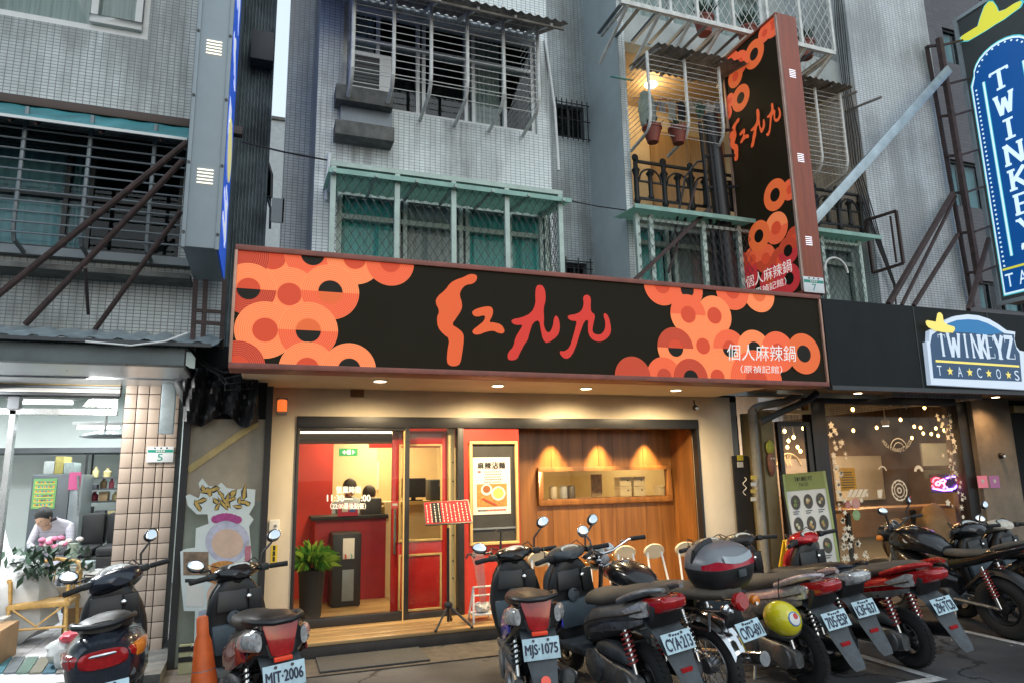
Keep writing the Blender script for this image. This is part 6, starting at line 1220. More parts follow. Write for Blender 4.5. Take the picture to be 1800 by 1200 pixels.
for k in range(1, 12): x = pi*k/12; dots.lathe([(.016, 0), (.016, .001)], BP(.5+.325*cos(x), .762+.068*sin(x), .008), (-1, 0, 0), 8)
tag(dots.build('bulb_dots', m_t2, ts, smooth=False), kind='stuff')
for a in (.24, .76): bpoly([(a-.022, .14), (a+.022, .14), (a+.022, .735), (a-.022, .735)], m_t3, .008, 'stripe'); bpoly([(a-.012, .14), (a+.012, .14), (a+.012, .735), (a-.012, .735)], m_t2, .010, 'stripe')
lt = MB()
for i, ch in enumerate('TWINKEYZ'): c = PX(1757+8.4*i, 139+43.5*i, XT-.012); slab(lt, ch, c+V((0, .15, -.165)), V((0, -.3, 0)), V((0, 0, .33)), .2, .12)
lt.build('letters', m_t2, ts, smooth=False)
bpoly([(.1, .1), (.9, .1), (.9, .107), (.1, .107)], m_t4, .008, 'gold_bar')
lt = MB()
for i, ch in enumerate('TACOS'): text(lt, ch, BP(.12+.165*i, .045, .012), V((0, -Wd_*.10, 0)), V((0, 0, H_*.042)))
lt.build('letters', m_t2, ts, smooth=False)
hat = [(.05,.872),(.09,.865),(.30,.885),(.50,.918),(.66,.945),(.80,.975),(.86,.99),(.80,1.0-.012),(.66,.975),(.60,.962),(.58,.985),(.52,.996),(.46,.985),(.40,.955),(.36,.925),(.20,.905),(.08,.888)]
hp = [(195,270),(215,250),(270,215),(320,185),(335,130),(365,50),(395,15),(425,15),(450,50),(465,85),(510,70),(570,30),(615,10),(630,20),(610,60),(560,95),(500,140),(440,175),(380,215),(320,250),(260,285),(210,290)]
hq = [PX(1640+a/4, b/4, XT) for a, b in hp]; hc_ = sum(hq, V((0, 0, 0)))/len(hq)
for k_, m_, d_ in ((1.07, m_t3, .010), (1.0, m_t4, .013)): MB().flat([(hc_.y+(q.y-hc_.y)*k_, hc_.z+(q.z-hc_.z)*k_) for q in hq], (XT-d_, 0, 0), (0, 1, 0), (0, 0, 1)).build('sombrero', m_, ts, smooth=False)
# ladder frame and struts for it
t = T('ladder_frame', 'dark steel ladder frame on the tiled corner carrying the tall blue sign', 'frame', P(1665, 520, 7.0))
MB().bar(P(1629, 82, 6.98), P(1710, 540, 6.98), .045).build('rail', m_rust, t, smooth=False); MB().bar(P(1650, 68, 6.8), P(1722, 500, 6.8), .07).build('rail', m_rust, t, smooth=False)
for v in (82, 150, 205, 275, 340, 410, 480):
    x = 1629+(v-82)*.177
    MB().bar(P(x, v, 6.97), P(x+26, v-2, 6.8), .035).build('rung', m_rust, t, smooth=False); MB().bar(P(x+26, v-2, 6.8), V((XT-.02, 6.85, P(x+50, v-14, 6.85).z)), .03).build('rung', m_rust, t, smooth=False)
for (u0, v0, u1, v1, w) in ((1675, 340, 1562, 535, .06), (1680, 345, 1585, 537, .035), (1684, 412, 1606, 538, .045), (1738, 420, 1702, 545, .05)): MB().bar(P(u0, v0, 6.9), P(u1, v1, 6.5), w).build('strut', m_rust, t, smooth=False)
tag(MB().bar(P(1430, 388, 6.6), P(1668, 122, 6.75), .13, .05, up=(0, 1, 0)).build('steel_beam', m_galv, bevel=.006), 'long galvanised beam slanting from the red-brown blade sign to the ladder frame', 'beam')
t = T('wall_bracket', 'dark square steel bracket frame sticking out of the white tiled wall', 'bracket', P(1545, 470, 6.95))
c4_ = [P(1522, 388, 7.02), P(1575, 371, 6.6), P(1588, 463, 6.6), P(1535, 480, 7.02)]
for i in range(4): MB().bar(c4_[i], c4_[(i+1) % 4], .035).build('bar', m_rust, t, smooth=False)
MB().bar(P(1565, 380, 6.7), P(1576, 462, 6.7), .02).build('bar', m_rust, t, smooth=False)
# stand signs on the ground
t = T('menu_board', 'tall leaning menu board with dish photographs and an olive header by the dark shop door', 'menu board', (P(1440, 1010, 6.75).x, 6.75, 0))
A, B = P(1402, 1010, 6.6), P(1480, 1010, 6.6); A.z = B.z = .02; C_, D_ = P(1448, 827, 7.15), P(1377, 833, 7.15)
A = V((A.x, 6.6, .02)); B = V((A.x+(C_.x-D_.x), 6.6, .02)); nn = (B-A).cross(D_-A).normalized(); e = nn if nn.y < 0 else -nn
MB().hexa([A, B, B-e*.02, A-e*.02, D_, C_, C_-e*.02, D_-e*.02]).build('board', m_paper, t, smooth=False)
def BQ(a, b, d=.003): return A+(B-A)*a+((D_-A)+((C_-B)-(D_-A))*a)*b+e*d
mm = MB(); mm.quad(BQ(0, .86), BQ(1, .86), BQ(1, 1), BQ(0, 1)); mm.build('header', M('olive_header', (.22, .25, .06), .5, var=.1), t, smooth=False)
for a0, a1 in ((-.03, .015), (.965, 1.03)): MB().quad(BQ(a0, 0, .005), BQ(a1, 0, .005), BQ(a1, 1, .005), BQ(a0, 1, .005)).build('edge', M('lime_edge', (.3, .36, .12), .5, var=.15), t, smooth=False)
lt = MB()
for i, ch in enumerate('TWINKEYZ'): slab(lt, ch, BQ(.24+.055*i, .935, .006), (BQ(.285+.055*i, .935)-BQ(.24+.055*i, .935)), BQ(.24, .968)-BQ(.24, .935), .26, .12)
text(lt, 'TACOS', BQ(.33, .893, .006), BQ(.56, .893)-BQ(.33, .893), BQ(.3, .92)-BQ(.3, .893)); lt.build('letters', m_blackm, t, smooth=False)
r_ = random.Random(4)
for j in range(5):
    for i in range(3):
        ca, cb = .2+.3*i, .77-.17*j; dd_ = MB(); U_, W_ = BQ(ca+.1, cb)-BQ(ca, cb), BQ(ca, cb+.055)-BQ(ca, cb); O_ = BQ(ca, cb, .006)
        dd_.flat([(cos(2*pi*k/18), sin(2*pi*k/18)) for k in range(18)], O_, U_*1.1, W_*1.05); 
        for q in range(3): x0_, y0_ = r_.uniform(-.45, .25), r_.uniform(-.45, .25); dd_.flat([(x0_+.32*cos(2*pi*k/8), y0_+.26*sin(2*pi*k/8)) for k in range(8)], O_+e*.002*(q+1), U_, W_, 1+r_.randrange(3))
        for q in range(2): dd_.quad(BQ(ca-.09, cb-.075-.016*q, .006), BQ(ca+.06-.04*q, cb-.075-.016*q, .006), BQ(ca+.06-.04*q, cb-.068-.016*q, .006), BQ(ca-.09, cb-.068-.016*q, .006), 4)
        dd_.build('dish_photo', [M('dish_dark', (.06, .05, .035), .5, var=.5, scale=30), M('dish_green', (.12, .2, .04), .5, var=.3), M('dish_tan', (.4, .24, .08), .5, var=.3), M('dish_cream', (.5, .45, .3), .5, var=.2), m_dark], t, smooth=False)
MB().tube([P(1370, 826, 7.2), P(1392, 945, 6.7)], .012, 6).build('pole', m_black, t)
a = P(1388, 960, 6.5); t = T('caution_stand', 'yellow folding caution stand behind the red scooter near the menu board', 'stand', (a.x, 6.5, 0)); m_yl = M('caution_yellow', (.7, .46, .02), .4, var=.1)
hz = P(1388, 948, 6.5).z
MB().hexa([(a.x-.15, 6.35, .0), (a.x+.2, 6.35, .0), (a.x+.2, 6.37, .0), (a.x-.15, 6.37, .0), (a.x-.05, 6.5, hz), (a.x+.09, 6.5, hz), (a.x+.09, 6.52, hz), (a.x-.05, 6.52, hz)]).build('front_panel', m_yl, t, bevel=.005)
MB().hexa([(a.x-.15, 6.7, .0), (a.x+.2, 6.7, .0), (a.x+.2, 6.72, .0), (a.x-.15, 6.72, .0), (a.x-.05, 6.53, hz), (a.x+.09, 6.53, hz), (a.x+.09, 6.55, hz), (a.x-.05, 6.55, hz)]).build('back_panel', m_yl, t, bevel=.005)
# menu lectern at the entrance
p = P(788, 1120, 6.97); t = T('menu_stand', 'black tripod stand holding a tilted red menu in front of the sliding door', 'menu stand', (p.x, 6.97, ZF))
zt_ = P(788, 918, 6.97).z
MB().tube([(p.x, 6.97, ZF+.05), (p.x, 6.97, zt_-.05)], .014, 8).build('pole', m_black, t); MB().lathe([(.04, 0), (.045, .02), (.03, .05)], (p.x, 6.97, P(800, 1065, 6.97).z), n=12).build('collar', m_black, t)
for ang in (-2.3, -.75, 1.2): MB().tube([(p.x, 6.97, P(800, 1065, 6.97).z+.02), (p.x+.26*cos(ang), 6.97+.26*sin(ang), ZF+.02)], .012, 6).ell((p.x+.26*cos(ang), 6.97+.26*sin(ang), ZF+.02), .018, .018, .018, 8, 5).build('leg', m_black, t)
A, B, C_, D_ = P(748, 922, 6.85), P(831, 917, 6.82), P(823, 877, 7.05), P(744, 882, 7.05); nn = (B-A).cross(D_-A).normalized(); e = nn if nn.y < 0 else -nn
MB().hexa([A, B, B-e*.015, A-e*.015, D_, C_, C_-e*.015, D_-e*.015]).build('menu_holder', m_black, t, smooth=False)
def MQ(a, b, d=.003): return A+(B-A)*a+(D_-A+(C_-B-D_+A)*a)*b+e*d
mn = MB(); mn.quad(MQ(.02, .04), MQ(.98, .04), MQ(.98, .97), MQ(.02, .97), 0); mn.quad(MQ(.16, .06, .005), MQ(.36, .06, .005), MQ(.36, .95, .005), MQ(.16, .95, .005), 1)
r_ = random.Random(6)
for k in range(11):
    a_ = .05+.085*k; b_ = .08
    while b_ < .86: h = r_.uniform(.03, .12); mn.quad(MQ(a_, b_, .007), MQ(a_+.016, b_, .007), MQ(a_+.016, b_+h*.7, .007), MQ(a_, b_+h*.7, .007), 2); b_ += h+.025
mn.build('menu_sheet', [M('menu_red', (.42, .02, .025), .7, var=.1, spec=.1), M('menu_black', (.02, .02, .02), .8, var=0, spec=.1), m_paper], t, smooth=False)
# ================================================================== cages, awnings, air conditioners, balconies
def bulge(p, q, r, mb, back=.45, n=10):   # upright that runs down and curls back to the sill
    pass
def window_cage(lab, Y, back_y, posts, top_v, ztop, zlow, nbars, mat, rad=.021, barr=.0042, left=True, right=True):
    """posts: pixel u at the top; belly cage whose uprights curl back to the wall at the foot"""
    xs = posts; t = T('window_cage', lab, 'window cage', ((xs[0]+xs[-1])/2, Y, zlow), 'barred window cages on the facade')
    for x in xs: MB().tube([(x, Y, ztop), (x, Y, zlow+.25), (x, Y+.03, zlow+.14), (x, Y+.1, zlow+.06), (x, back_y-.02, zlow)], rad, 8).build('post', mat, t)
    bm = MB().tube([(xs[0], 0, 0), (xs[-1], 0, 0)], barr, 6)
    me = bm.mesh('bar', mat, V((0, 0, 0)))
    for i in range(nbars):
        z = ztop-.04-(ztop-zlow-.2)*i/(nbars-1)
        piece('bar', me, t, (0, Y-.012, z))
        if i < 2: piece('bar', me, t, (0, Y+(.018, .085)[i], zlow+(.14, .06)[i]))
        if left or right:
            pts = []
            for k, x in enumerate((xs[0], xs[-1])):
                if (k == 0 and left) or (k == 1 and right): MB().tube([(x, Y-.01, z), (x, back_y, z)], barr, 5).build('side_bar', mat, t)
    return t
Yc = 6.45
ztop = P(770, 20, Yc).z; zl = P(760, 195, 6.75).z
xs3 = [P(u, v, Yc).x for u, v in ((620, 110), (692, 115), (758, 120), (822, 130), (886, 140), (947, 145))]
window_cage('white belly-barred window cage with an air conditioner inside its left end', Yc, YB, xs3, 0, P(700, -30, Yc).z, zl, 14, m_cagew)
t = T('metal_awning', 'rusty underside corrugated awning over the white belly-barred window at top centre', 'awning', (P(800, 10, 6.6).x, 6.6, P(800, 0, 6.6).z))
e0, e1 = P(999, 40, 6.1), P(958, 66, 6.98)
corrugated(MB(), P(590, -30, 6.6).x-.3, e0.x, 6.98, e1.z+.02, 6.1, e0.z, .1, .014).build('roof_sheet', m_rustt, t)
for k in range(6): x = P(620, -20, 6.6).x+k*.42; MB().bar((x, 6.97, e1.z-.03), (x, 6.15, e0.z-.03), .03).build('rafter', m_cagew, t, smooth=False)
MB().bar((e0.x-2.7, 6.18, e0.z-.035), (e0.x-.02, 6.18, e0.z-.035), .025).build('purlin', m_rustt, t, smooth=False)
# air conditioner + concrete ledges
def aircon(lab, c, w, h, d, mat=m_white):
    t = T('air_conditioner', lab, 'air conditioner', c); x, y, z = c
    MB().box((x-w/2, y, z), (x+w/2, y+d, z+h)).build('casing', mat, t, bevel=.012)
    x0_, x1_, z0_, z1_ = x-w*.45, x+w*.2, z+h*.12, z+h*.88
    MB().box((x0_, y-.006, z0_), (x1_, y-.001, z1_)).build('fan_opening', m_black, t, smooth=False)
    for k in range(9): zz = z0_+(z1_-z0_)*(k+.5)/9; MB().box((x0_, y-.013, zz-.004), (x1_, y-.0065, zz+.004)).build('grille_bar', m_dark, t, smooth=False)
    MB().box((x-w/2+.04, y+.06, z-.03), (x-w/2+.1, y+d-.04, z-.001)).box((x+w/2-.1, y+.06, z-.03), (x+w/2-.04, y+d-.04, z-.001)).build('foot', m_dark, t, smooth=False); return t
a, b = P(616, 156, 6.74), P(690, 98, 6.74)
aircon('white window air conditioner behind the bars at the left of the belly cage', ((a.x+b.x)/2, 6.79, a.z+.02), b.x-a.x, b.z-a.z, .2)
for lab, v0, v1, w in (('upper stained concrete ledge under the caged air conditioner', 163, 173, 0), ('lower stained concrete ledge with rubble on it under the caged air conditioner', 224, 234, .03)):
    a, b = P(590-w*40, v1, 6.78), P(692+w*60, v0, 6.78); MB().box((a.x, 6.78, a.z), (b.x, YB-.002, b.z)).build('concrete_ledge', m_concd, label=lab, cat='ledge', bevel=.012)
MB().box((P(598, 215, 6.9).x, 6.9, P(600, 222, 6.9).z), (P(690, 200, 6.9).x, YB-.002, P(600, 172, 6.9).z)).build('concrete_block', m_grey, label='pale block filling between the two stained concrete ledges', cat='block', bevel=.005)
rb = MB(); r_ = random.Random(12); a, b = P(600, 226, 6.76), P(688, 224, 6.76)
for k in range(16): c = (r_.uniform(a.x, b.x), r_.uniform(6.8, 6.95), a.z+.02); s_ = r_.uniform(.015, .045); rb.ell(c, s_, s_*.8, s_*.6, 6, 4)
tag(rb.build('rubble', m_conc, smooth=False), 'pale rubble lying on the lower stained concrete ledge', 'rubble', kind='stuff')
# green cage over the second floor window
m_trans = M('green_fibreglass', (.3, .43, .38), .5, var=.35, scale=4); _nt = m_trans.node_tree; _b = _nt.nodes['Principled BSDF']; _t = _nt.nodes.new('ShaderNodeBsdfTranslucent'); _t.inputs[0].default_value = (.4, .58, .5, 1)
_m = _nt.nodes.new('ShaderNodeMixShader'); _m.inputs[0].default_value = .6; _nt.links.new(_b.outputs[0], _m.inputs[1]); _nt.links.new(_t.outputs[0], _m.inputs[2]); _nt.links.new(_m.outputs[0], _nt.nodes['Material Output'].inputs[0])
Yg = 6.42; gz1_ = P(780, 318, Yg).z; zc0 = szt+.02; xs2 = [P(u, 400, Yg).x for u in (583, 697, 797, 891, 985)]
t = T('window_cage', 'green framed chain-link window cage directly above the fascia sign', 'window cage', ((xs2[0]+xs2[-1])/2, Yg, 3.3), 'barred window cages on the facade')
for x in xs2: MB().box((x-.026, Yg-.026, 3.1), (x+.026, Yg+.026, gz1_)).build('post', m_gframe, t, bevel=.004)
MB().box((xs2[-1]-.02, YB-.05, 3.1), (xs2[-1]+.02, YB-.004, gz1_)).build('post', m_gframe, t, smooth=False)
MB().box((xs2[0]-.03, Yg-.028, gz1_), (xs2[-1]+.03, Yg+.028, gz1_+.05)).build('top_rail', m_gframe, t, smooth=False)
for x in (xs2[0], xs2[-1]): MB().box((x-.02, Yg+.028, gz1_+.005), (x+.02, YB-.003, gz1_+.045)).build('side_rail', m_gframe, t, smooth=False)
hh = gz1_-3.15
for i in range(4): w_ = chain_link(MB(), (xs2[i], Yg, 3.15), (1, 0, 0), (0, 0, 1), xs2[i+1]-xs2[i], hh, .085, .003); tag(w_.build('wire_mesh', m_dark, t, smooth=False), kind='stuff')
w_ = chain_link(MB(), (xs2[-1], Yg, 3.15), (0, 1, 0), (0, 0, 1), YB-Yg, hh, .08, .003); tag(w_.build('wire_mesh', m_blackm, t, smooth=False), kind='stuff')
t = T('green_awning', 'long green awning sheet over the chain-link window cage', 'awning', ((xs2[0]+xs2[-1])/2, 6.6, gz1_))
aw0, aw1 = P(578, 300, 6.3), P(1008, 347, 6.3)
ze_ = P(790, 322, 6.3).z; zr_ = ze_+.07
corrugated(MB(), aw0.x, aw1.x, YB-.002, zr_, 6.36, ze_, .12, .008).build('roof_sheet', m_trans, t)
MB().box((aw0.x, 6.342, ze_-.025), (aw1.x, 6.358, ze_+.025)).build('front_edge', M('green_edge', (.26, .45, .38), .5, var=.25), t, smooth=False)
for k in range(7): x = xs2[0]+(xs2[-1]-xs2[0])*k/6; MB().bar((x, 6.3, ze_-.02), (x, YB-.02, zr_-.03), .028).build('rafter', m_gframe, t, smooth=False)
p = P(935, 480, 6.7); aircon('white air conditioner standing behind the chain-link at its right end', (p.x, 6.6, 3.35), .5, .42, .28)
# left building cage + awning
YLc = 6.78; zt_ = P(160, 222, YLc).z; zb_ = P(160, 435, YLc).z
t = T('window_cage', 'grey horizontal-bar window cage on the left building beside the grey sign', 'window cage', (P(160, 330, YLc).x, YLc, zb_), 'barred window cages on the facade')
for (u0, v0, u1, v1) in ((47, 215, 18, 432), (163, 225, 137, 440), (273, 240, 256, 448)):
    x = (P(u0, v0, YLc).x+P(u1, v1, YLc).x)/2; MB().tube([(x, YLc, zt_+.1), (x, YLc, zb_+.12), (x, YLc+.05, zb_+.03), (x, YL-.03, zb_)], .02, 8).build('post', m_grey, t)
bme = MB().tube([(-5, 0, 0), (P(326, 300, YLc).x, 0, 0)], .0085, 6).mesh('bar', m_grey)
for i in range(11): piece('bar', bme, t, (0, YLc-.02, zt_-.12-(zt_-zb_-.2)*i/10))
t = T('teal_awning', 'teal and white awning over the barred window of the left building', 'awning', (-2, 6.8, zt_))
zo = P(150, 222, 6.6).z; zi = P(150, 196, YL).z
corrugated(MB(), -5.5, P(330, 235, 6.6).x, YL-.002, zi, 6.6, zo, .3, .006).build('roof_sheet', m_tealf, t)
MB().box((-5.5, 6.585, zo-.015), (P(330, 235, 6.6).x, 6.6, zo+.012)).build('front_edge', m_wframe, t, smooth=False); MB().box((-5.5, YL-.03, zi+.0), (P(330, 235, 6.9).x, YL-.006, zi+.05)).build('wall_flashing', m_wframe, t, smooth=False)
for u in (30, 75, 187, 290): x = P(u, 215, 6.8).x; MB().bar((x, 6.62, zo-.03), (x, YL-.02, zi-.05), .025).build('rafter', m_rust, t, smooth=False)
# alley awning + bracket
t = T('curved_awning', 'small curved teal awning in the gap behind the grey and blue sign', 'awning', P(450, 300, 8.3))
sec = [P(424, 262, 8.3), P(455, 272, 8.2), P(472, 285, 8.15), P(478, 305, 8.1), P(477, 345, 8.1)]
MB().loft([[p+V((0, 1.1*s_, .28*s_*0)) for p in sec] for s_ in (0, .5, 1)], cap=False, closed=False).build('roof_sheet', m_tealf, t)
for p in (0, 1.1): MB().tube([q+V((0, p, -.02)) for q in sec], .016, 6).build('rib', m_dark, t)
MB().tube([P(424, 262, 8.3), P(426, 340, 8.3), P(477, 347, 8.1)], .014, 6).build('brace', m_dark, t)
t = T('wall_unit', 'dark boxy bracket with a metal plate in the gap just above the fascia sign', 'bracket', P(515, 400, 8.2))
a, b = P(498, 436, 8.0), P(556, 352, 8.0); MB().box((a.x, 8.0, a.z), (b.x, 8.05, b.z)).build('back_plate', m_black, t, smooth=False)
for s_, e_ in (((a.x, 7.97, b.z), (b.x, 7.97, b.z)), ((a.x, 7.97, b.z), (a.x, 7.97, a.z)), ((a.x, 7.97, b.z-.05), (b.x, 7.97, a.z+.25)), ((b.x, 7.97, b.z), (b.x, 7.97, a.z))): MB().bar(s_, e_, .03).build('bar', m_rust, t, smooth=False)
a, b = P(476, 390, 7.95), P(500, 350, 7.95); MB().box((a.x, 7.95, a.z), (b.x, 7.97, b.z)).build('plate', m_grey, t, smooth=False)
# ---------- balcony, third floor: awning, cage, railings, pots, laundry
Yb = 6.72
awb = T('metal_awning', 'rusty corrugated awning over the warmly lit balcony', 'awning', (P(1200, 110, 6.8).x, 6.8, P(1200, 110, 6.8).z))
zA, zB = P(1200, 105, 6.55).z, P(1140, 100, YP).z+.0
xa_, xb_ = P(1152, 85, 6.55).x, P(1502, 150, 6.55).x
zA = P(1290, 105, 6.55).z
corrugated(MB(), P(1107, 105, YP).x, xb_, YP+.04, zA+.12, 6.55, zA, .1, .014).build('roof_sheet', m_rustt, awb)
for k in range(9): x = P(1107, 105, YP).x+.05+k*.46; MB().bar((x, YP, zA+.09), (x, 6.6, zA-.03), .028).build('rafter', m_rustt, awb, smooth=False)
zlow = P(1180, 240, Yb).z
xsb = [P(u, v, Yb).x for u, v in ((1141, 160), (1207, 170), (1268, 180))]
window_cage('white belly-barred balcony cage with red pots beside the tall blade sign', Yb, YP, xsb, 0, zA-.03, zlow, 14, m_cagew, left=True, right=False)
xsc = [P(u, v, Yb).x for u, v in ((1440, 230), (1484, 235))]
window_cage('white belly-barred balcony cage right of the tall red-brown blade sign', Yb, YP, [xsc[0]-.5]+xsc, 0, zA-.03, P(1450, 305, Yb).z, 16, m_cagew, left=False, right=True)
# ornamental balustrade
yo = 7.18; bzt, bzb = P(1170, 290, yo).z, zf3+.0; x0_, x1_ = Xp+.02, XW-.05
t = T('balustrade', 'black ornamental cast-iron balustrade with arches on the lit balcony', 'balustrade', ((x0_+x1_)/2, yo, bzb)); m_iron = M('cast_iron', (.012, .014, .014), .5, .3, var=.2)
MB().box((x0_, yo-.02, bzt-.03), (x1_, yo+.02, bzt)).build('top_rail', m_iron, t, smooth=False); MB().box((x0_, yo-.015, bzb+.06), (x1_, yo+.015, bzb+.09)).build('bottom_rail', m_iron, t, smooth=False); MB().box((x0_, yo-.012, bzb+.30), (x1_, yo+.012, bzb+.32)).build('middle_rail', m_iron, t, smooth=False)
n = 9; pw = (x1_-x0_)/n
pom = MB().lathe([(.03, 0), (.045, .03), (.032, .08), (.032, bzt-bzb-.22), (.055, bzt-bzb-.14), (.03, bzt-bzb-.1), (.03, bzt-bzb-.03)], (0, 0, 0), n=12).mesh('post', m_iron)
shm = MB().lathe([(.035, 0), (.04, .03), (.03, .05), (.03, .3), (.055, .34), (.02, .39)], (0, 0, 0), n=10).mesh('post', m_iron)
arm_ = MB().torus((0, 0, 0), pw*.38, .014, (0, 1, 0), 14, 6, a0=pi, a1=2*pi).mesh('arch', m_iron)
for i in range(n+1): piece('post', pom, t, (x0_+i*pw, yo, bzb+.002))
for i in range(n):
    piece('post', shm, t, (x0_+(i+.5)*pw, yo, bzb+.09))
    MB().torus((x0_+(i+.5)*pw, yo, bzt-.26), pw*.38, .014, (0, 1, 0), 14, 6, a0=pi*1.0, a1=2*pi).build('arch', m_iron, t)
    MB().ell((x0_+i*pw, yo, bzt+.03), .05, .03, .055, 8, 6).build('finial', m_iron, t)
for u, v, lab in ((1147, 238, 'left terracotta-red flower pot hanging in the balcony cage'), (1192, 240, 'right terracotta-red flower pot hanging in the balcony cage')):
    c = P(u, v, Yb+.12); pt = T('flower_pot', lab, 'pot', (c.x, c.y, c.z-.1)); MB().lathe([(.07, -.1), (.115, .08), (.125, .08), (.125, .11), (.105, .11), (.1, .07)], c, n=18).build('pot', M('terracotta', (.24, .05, .03), .5, var=.25), pt)
    fo = MB(); r_ = random.Random(u)
    for k in range(40): d = V((r_.uniform(-1, 1), r_.uniform(-1, 1), r_.uniform(.3, 1.6))).normalized()*r_.uniform(.08, .2); s_ = d.cross(V((0, 0, 1))).normalized()*.014; b = c+V((0, 0, .08)); fo.add([b, b+d*.6-s_, b+d, b+d*.6+s_], [(0, 1, 2, 3)])
    tag(fo.build('leaves', MATS['bouquet_green'], pt, smooth=False), kind='stuff')
# laundry line
ly = 7.75; a, b = P(1112, 172, ly), P(1300, 180, ly); tag(MB().tube([a, (a+b)/2-V((0, 0, .02)), b], .008, 6).build('clothes_line', m_steel), 'steel laundry pole across the lit balcony', 'pole')
r_ = random.Random(31); nm = ['white vest', 'blue grey shirt', 'striped top', 'pale towel', 'dark sock pair', 'cream shirt', 'green cloth', 'white sock', 'grey vest', 'lilac top']
for i in range(10):
    c = a+(b-a)*(.08+.088*i); w_, h = r_.uniform(.06, .11), r_.uniform(.16, .36); z1_ = c.z-.03
    colr = [(.6, .6, .6), (.2, .28, .36), (.4, .42, .44), (.5, .55, .52), (.05, .05, .06), (.6, .52, .4), (.1, .2, .14), (.65, .64, .6), (.3, .3, .32), (.35, .3, .42)][i]
    g = MB(); rows = []
    for k in range(6):
        z = z1_-h*k/5; ww = w_*(1.25 if k < 2 else .85+.05*sin(k*2+i)); rows.append([(c.x-ww+2*ww*j/6, ly+.015*sin(j*1.7+k+i), z-.01*abs(j-3)*(k == 0)) for j in range(7)])
    g.loft(rows, cap=False, closed=False); t = T('laundry', nm[i]+' hanging on the laundry pole of the lit balcony', 'laundry', (c.x, ly, z1_-h)); g.build('cloth', M('laundry%d' % i, colr, .85, var=.15, scale=8), t); MB().tube([(c.x-w_, ly, z1_), (c.x, ly, z1_+.05), (c.x, ly, c.z+.015), (c.x+.015, ly, c.z+.02)], .004, 4).tube([(c.x+w_, ly, z1_), (c.x, ly, z1_+.05)], .004, 4).build('hanger', m_white, t)
lump('cloth_bundle', 'white and teal bundled cloth at the left end of the lit balcony', 'cloth', (P(1137, 190, 7.5).x, 7.5, P(1137, 195, 7.5).z), .12, .1, .28, M('mint_cloth', (.42, .55, .52), .85, var=.4, scale=6), 5, .15)
tag(MB().bar(P(1074, 135, 6.8), P(1112, 142, 7.2), .03, .012).build('pole_end', m_teal), 'short green pole end sticking out left of the balcony cage', 'pole')
# green awning + chain-link under the balcony
ygc = 6.85; zg = P(1180, 372, 6.75).z
t = T('green_awning', 'green awning strip below the lit balcony', 'awning', (6.2, 7, zg)); xg1_ = P(1545, 418, 6.75).x
corrugated(MB(), P(1113, 375, 6.75).x, xg1_, YP+.0, zg+.05, 6.72, zg, .12, .006).build('roof_sheet', m_trans, t); MB().box((P(1113, 375, 6.75).x, 6.705, zg-.03), (xg1_, 6.718, zg+.025)).build('front_edge', MATS['green_edge'], t, smooth=False)
xs4 = [P(u, 440, ygc).x for u in (1122, 1146, 1238, 1300, 1380, 1445, 1510)]; t = T('window_cage', 'green framed chain-link cage below the lit balcony, partly behind the blade sign', 'window cage', (6.2, ygc, 3.2), 'barred window cages on the facade')
for x in xs4: MB().box((x-.028, ygc-.025, 3.0), (x+.028, ygc+.025, zg-.035)).build('post', m_gframe, t, smooth=False)
for z in (3.4, zg-.12): MB().box((xs4[0], ygc-.02, z), (xs4[-1], ygc+.02, z+.04)).build('rail', m_gframe, t, smooth=False)
for i in range(len(xs4)-1): tag(chain_link(MB(), (xs4[i], ygc-.03, 3.05), (1, 0, 0), (0, 0, 1), xs4[i+1]-xs4[i], zg-3.1, .085, .003).build('wire_mesh', m_dark, t, smooth=False), kind='stuff')
MB().torus((P(1470, 480, ygc-.03).x, ygc-.03, P(1470, 480, ygc).z), .2, .016, (0, 1, 0), 20, 6, a0=pi, a1=2*pi).build('arch', m_cagew, t)
# top balcony: white railing with netting and brackets
yt_ = 6.6; zt0_ = P(1250, 42, yt_).z; x0_, x1_ = P(1090, 3, yt_).x, P(1463, 62, yt_).x
t = T('railing', 'white netted balcony railing with slanted brackets at the top edge of the picture', 'railing', ((x0_+x1_)/2, yt_, zt0_))
MB().box((x0_, yt_-.025, zt0_-.03), (x1_, yt_+.025, zt0_+.03)).build('bottom_rail', m_cagew, t, smooth=False)
MB().box((x1_-.025, yt_+.025, zt0_-.028), (x1_+.02, YP+.04, zt0_+.028)).build('side_rail', m_cagew, t, smooth=False)
n = 6
for i in range(n+1):
    x = x0_+(x1_-x0_)*i/n; MB().box((x-.02, yt_-.02, zt0_+.03), (x+.02, yt_+.02, zt0_+1.6)).build('post', m_cagew, t, smooth=False)
for i in range(8):
    x = x0_+.1+(x1_-x0_-.15)*i/7; MB().bar((x, yt_, zt0_-.03), (x-.05, YP+.04, zt0_-.42), .035).build('bracket', m_cagew, t, smooth=False); MB().bar((x, yt_+.03, zt0_), (x, YP+.04, zt0_), .03).build('joist', m_cagew, t, smooth=False)
tag(chain_link(MB(), (x0_, yt_-.01, zt0_+.03), (1, 0, 0), (0, 0, 1), x1_-x0_, 1.3, .13, .004).build('netting', m_cagew, t, smooth=False), kind='stuff')
tag(chain_link(MB(), (x1_, yt_, zt0_+.03), (0, 1, 0), (0, 0, 1), YP-yt_, 1.3, .12, .004).build('netting', m_cagew, t, smooth=False), kind='stuff')
dk = MB()
for i in range(14): x = x0_+.05+(x1_-x0_-.1)*i/13; dk.bar((x, yt_+.03, zt0_+.02), (x, YP+.03, zt0_+.02), .05, .01)
tag(dk.build('deck', m_grey, t, smooth=False), kind='stuff')
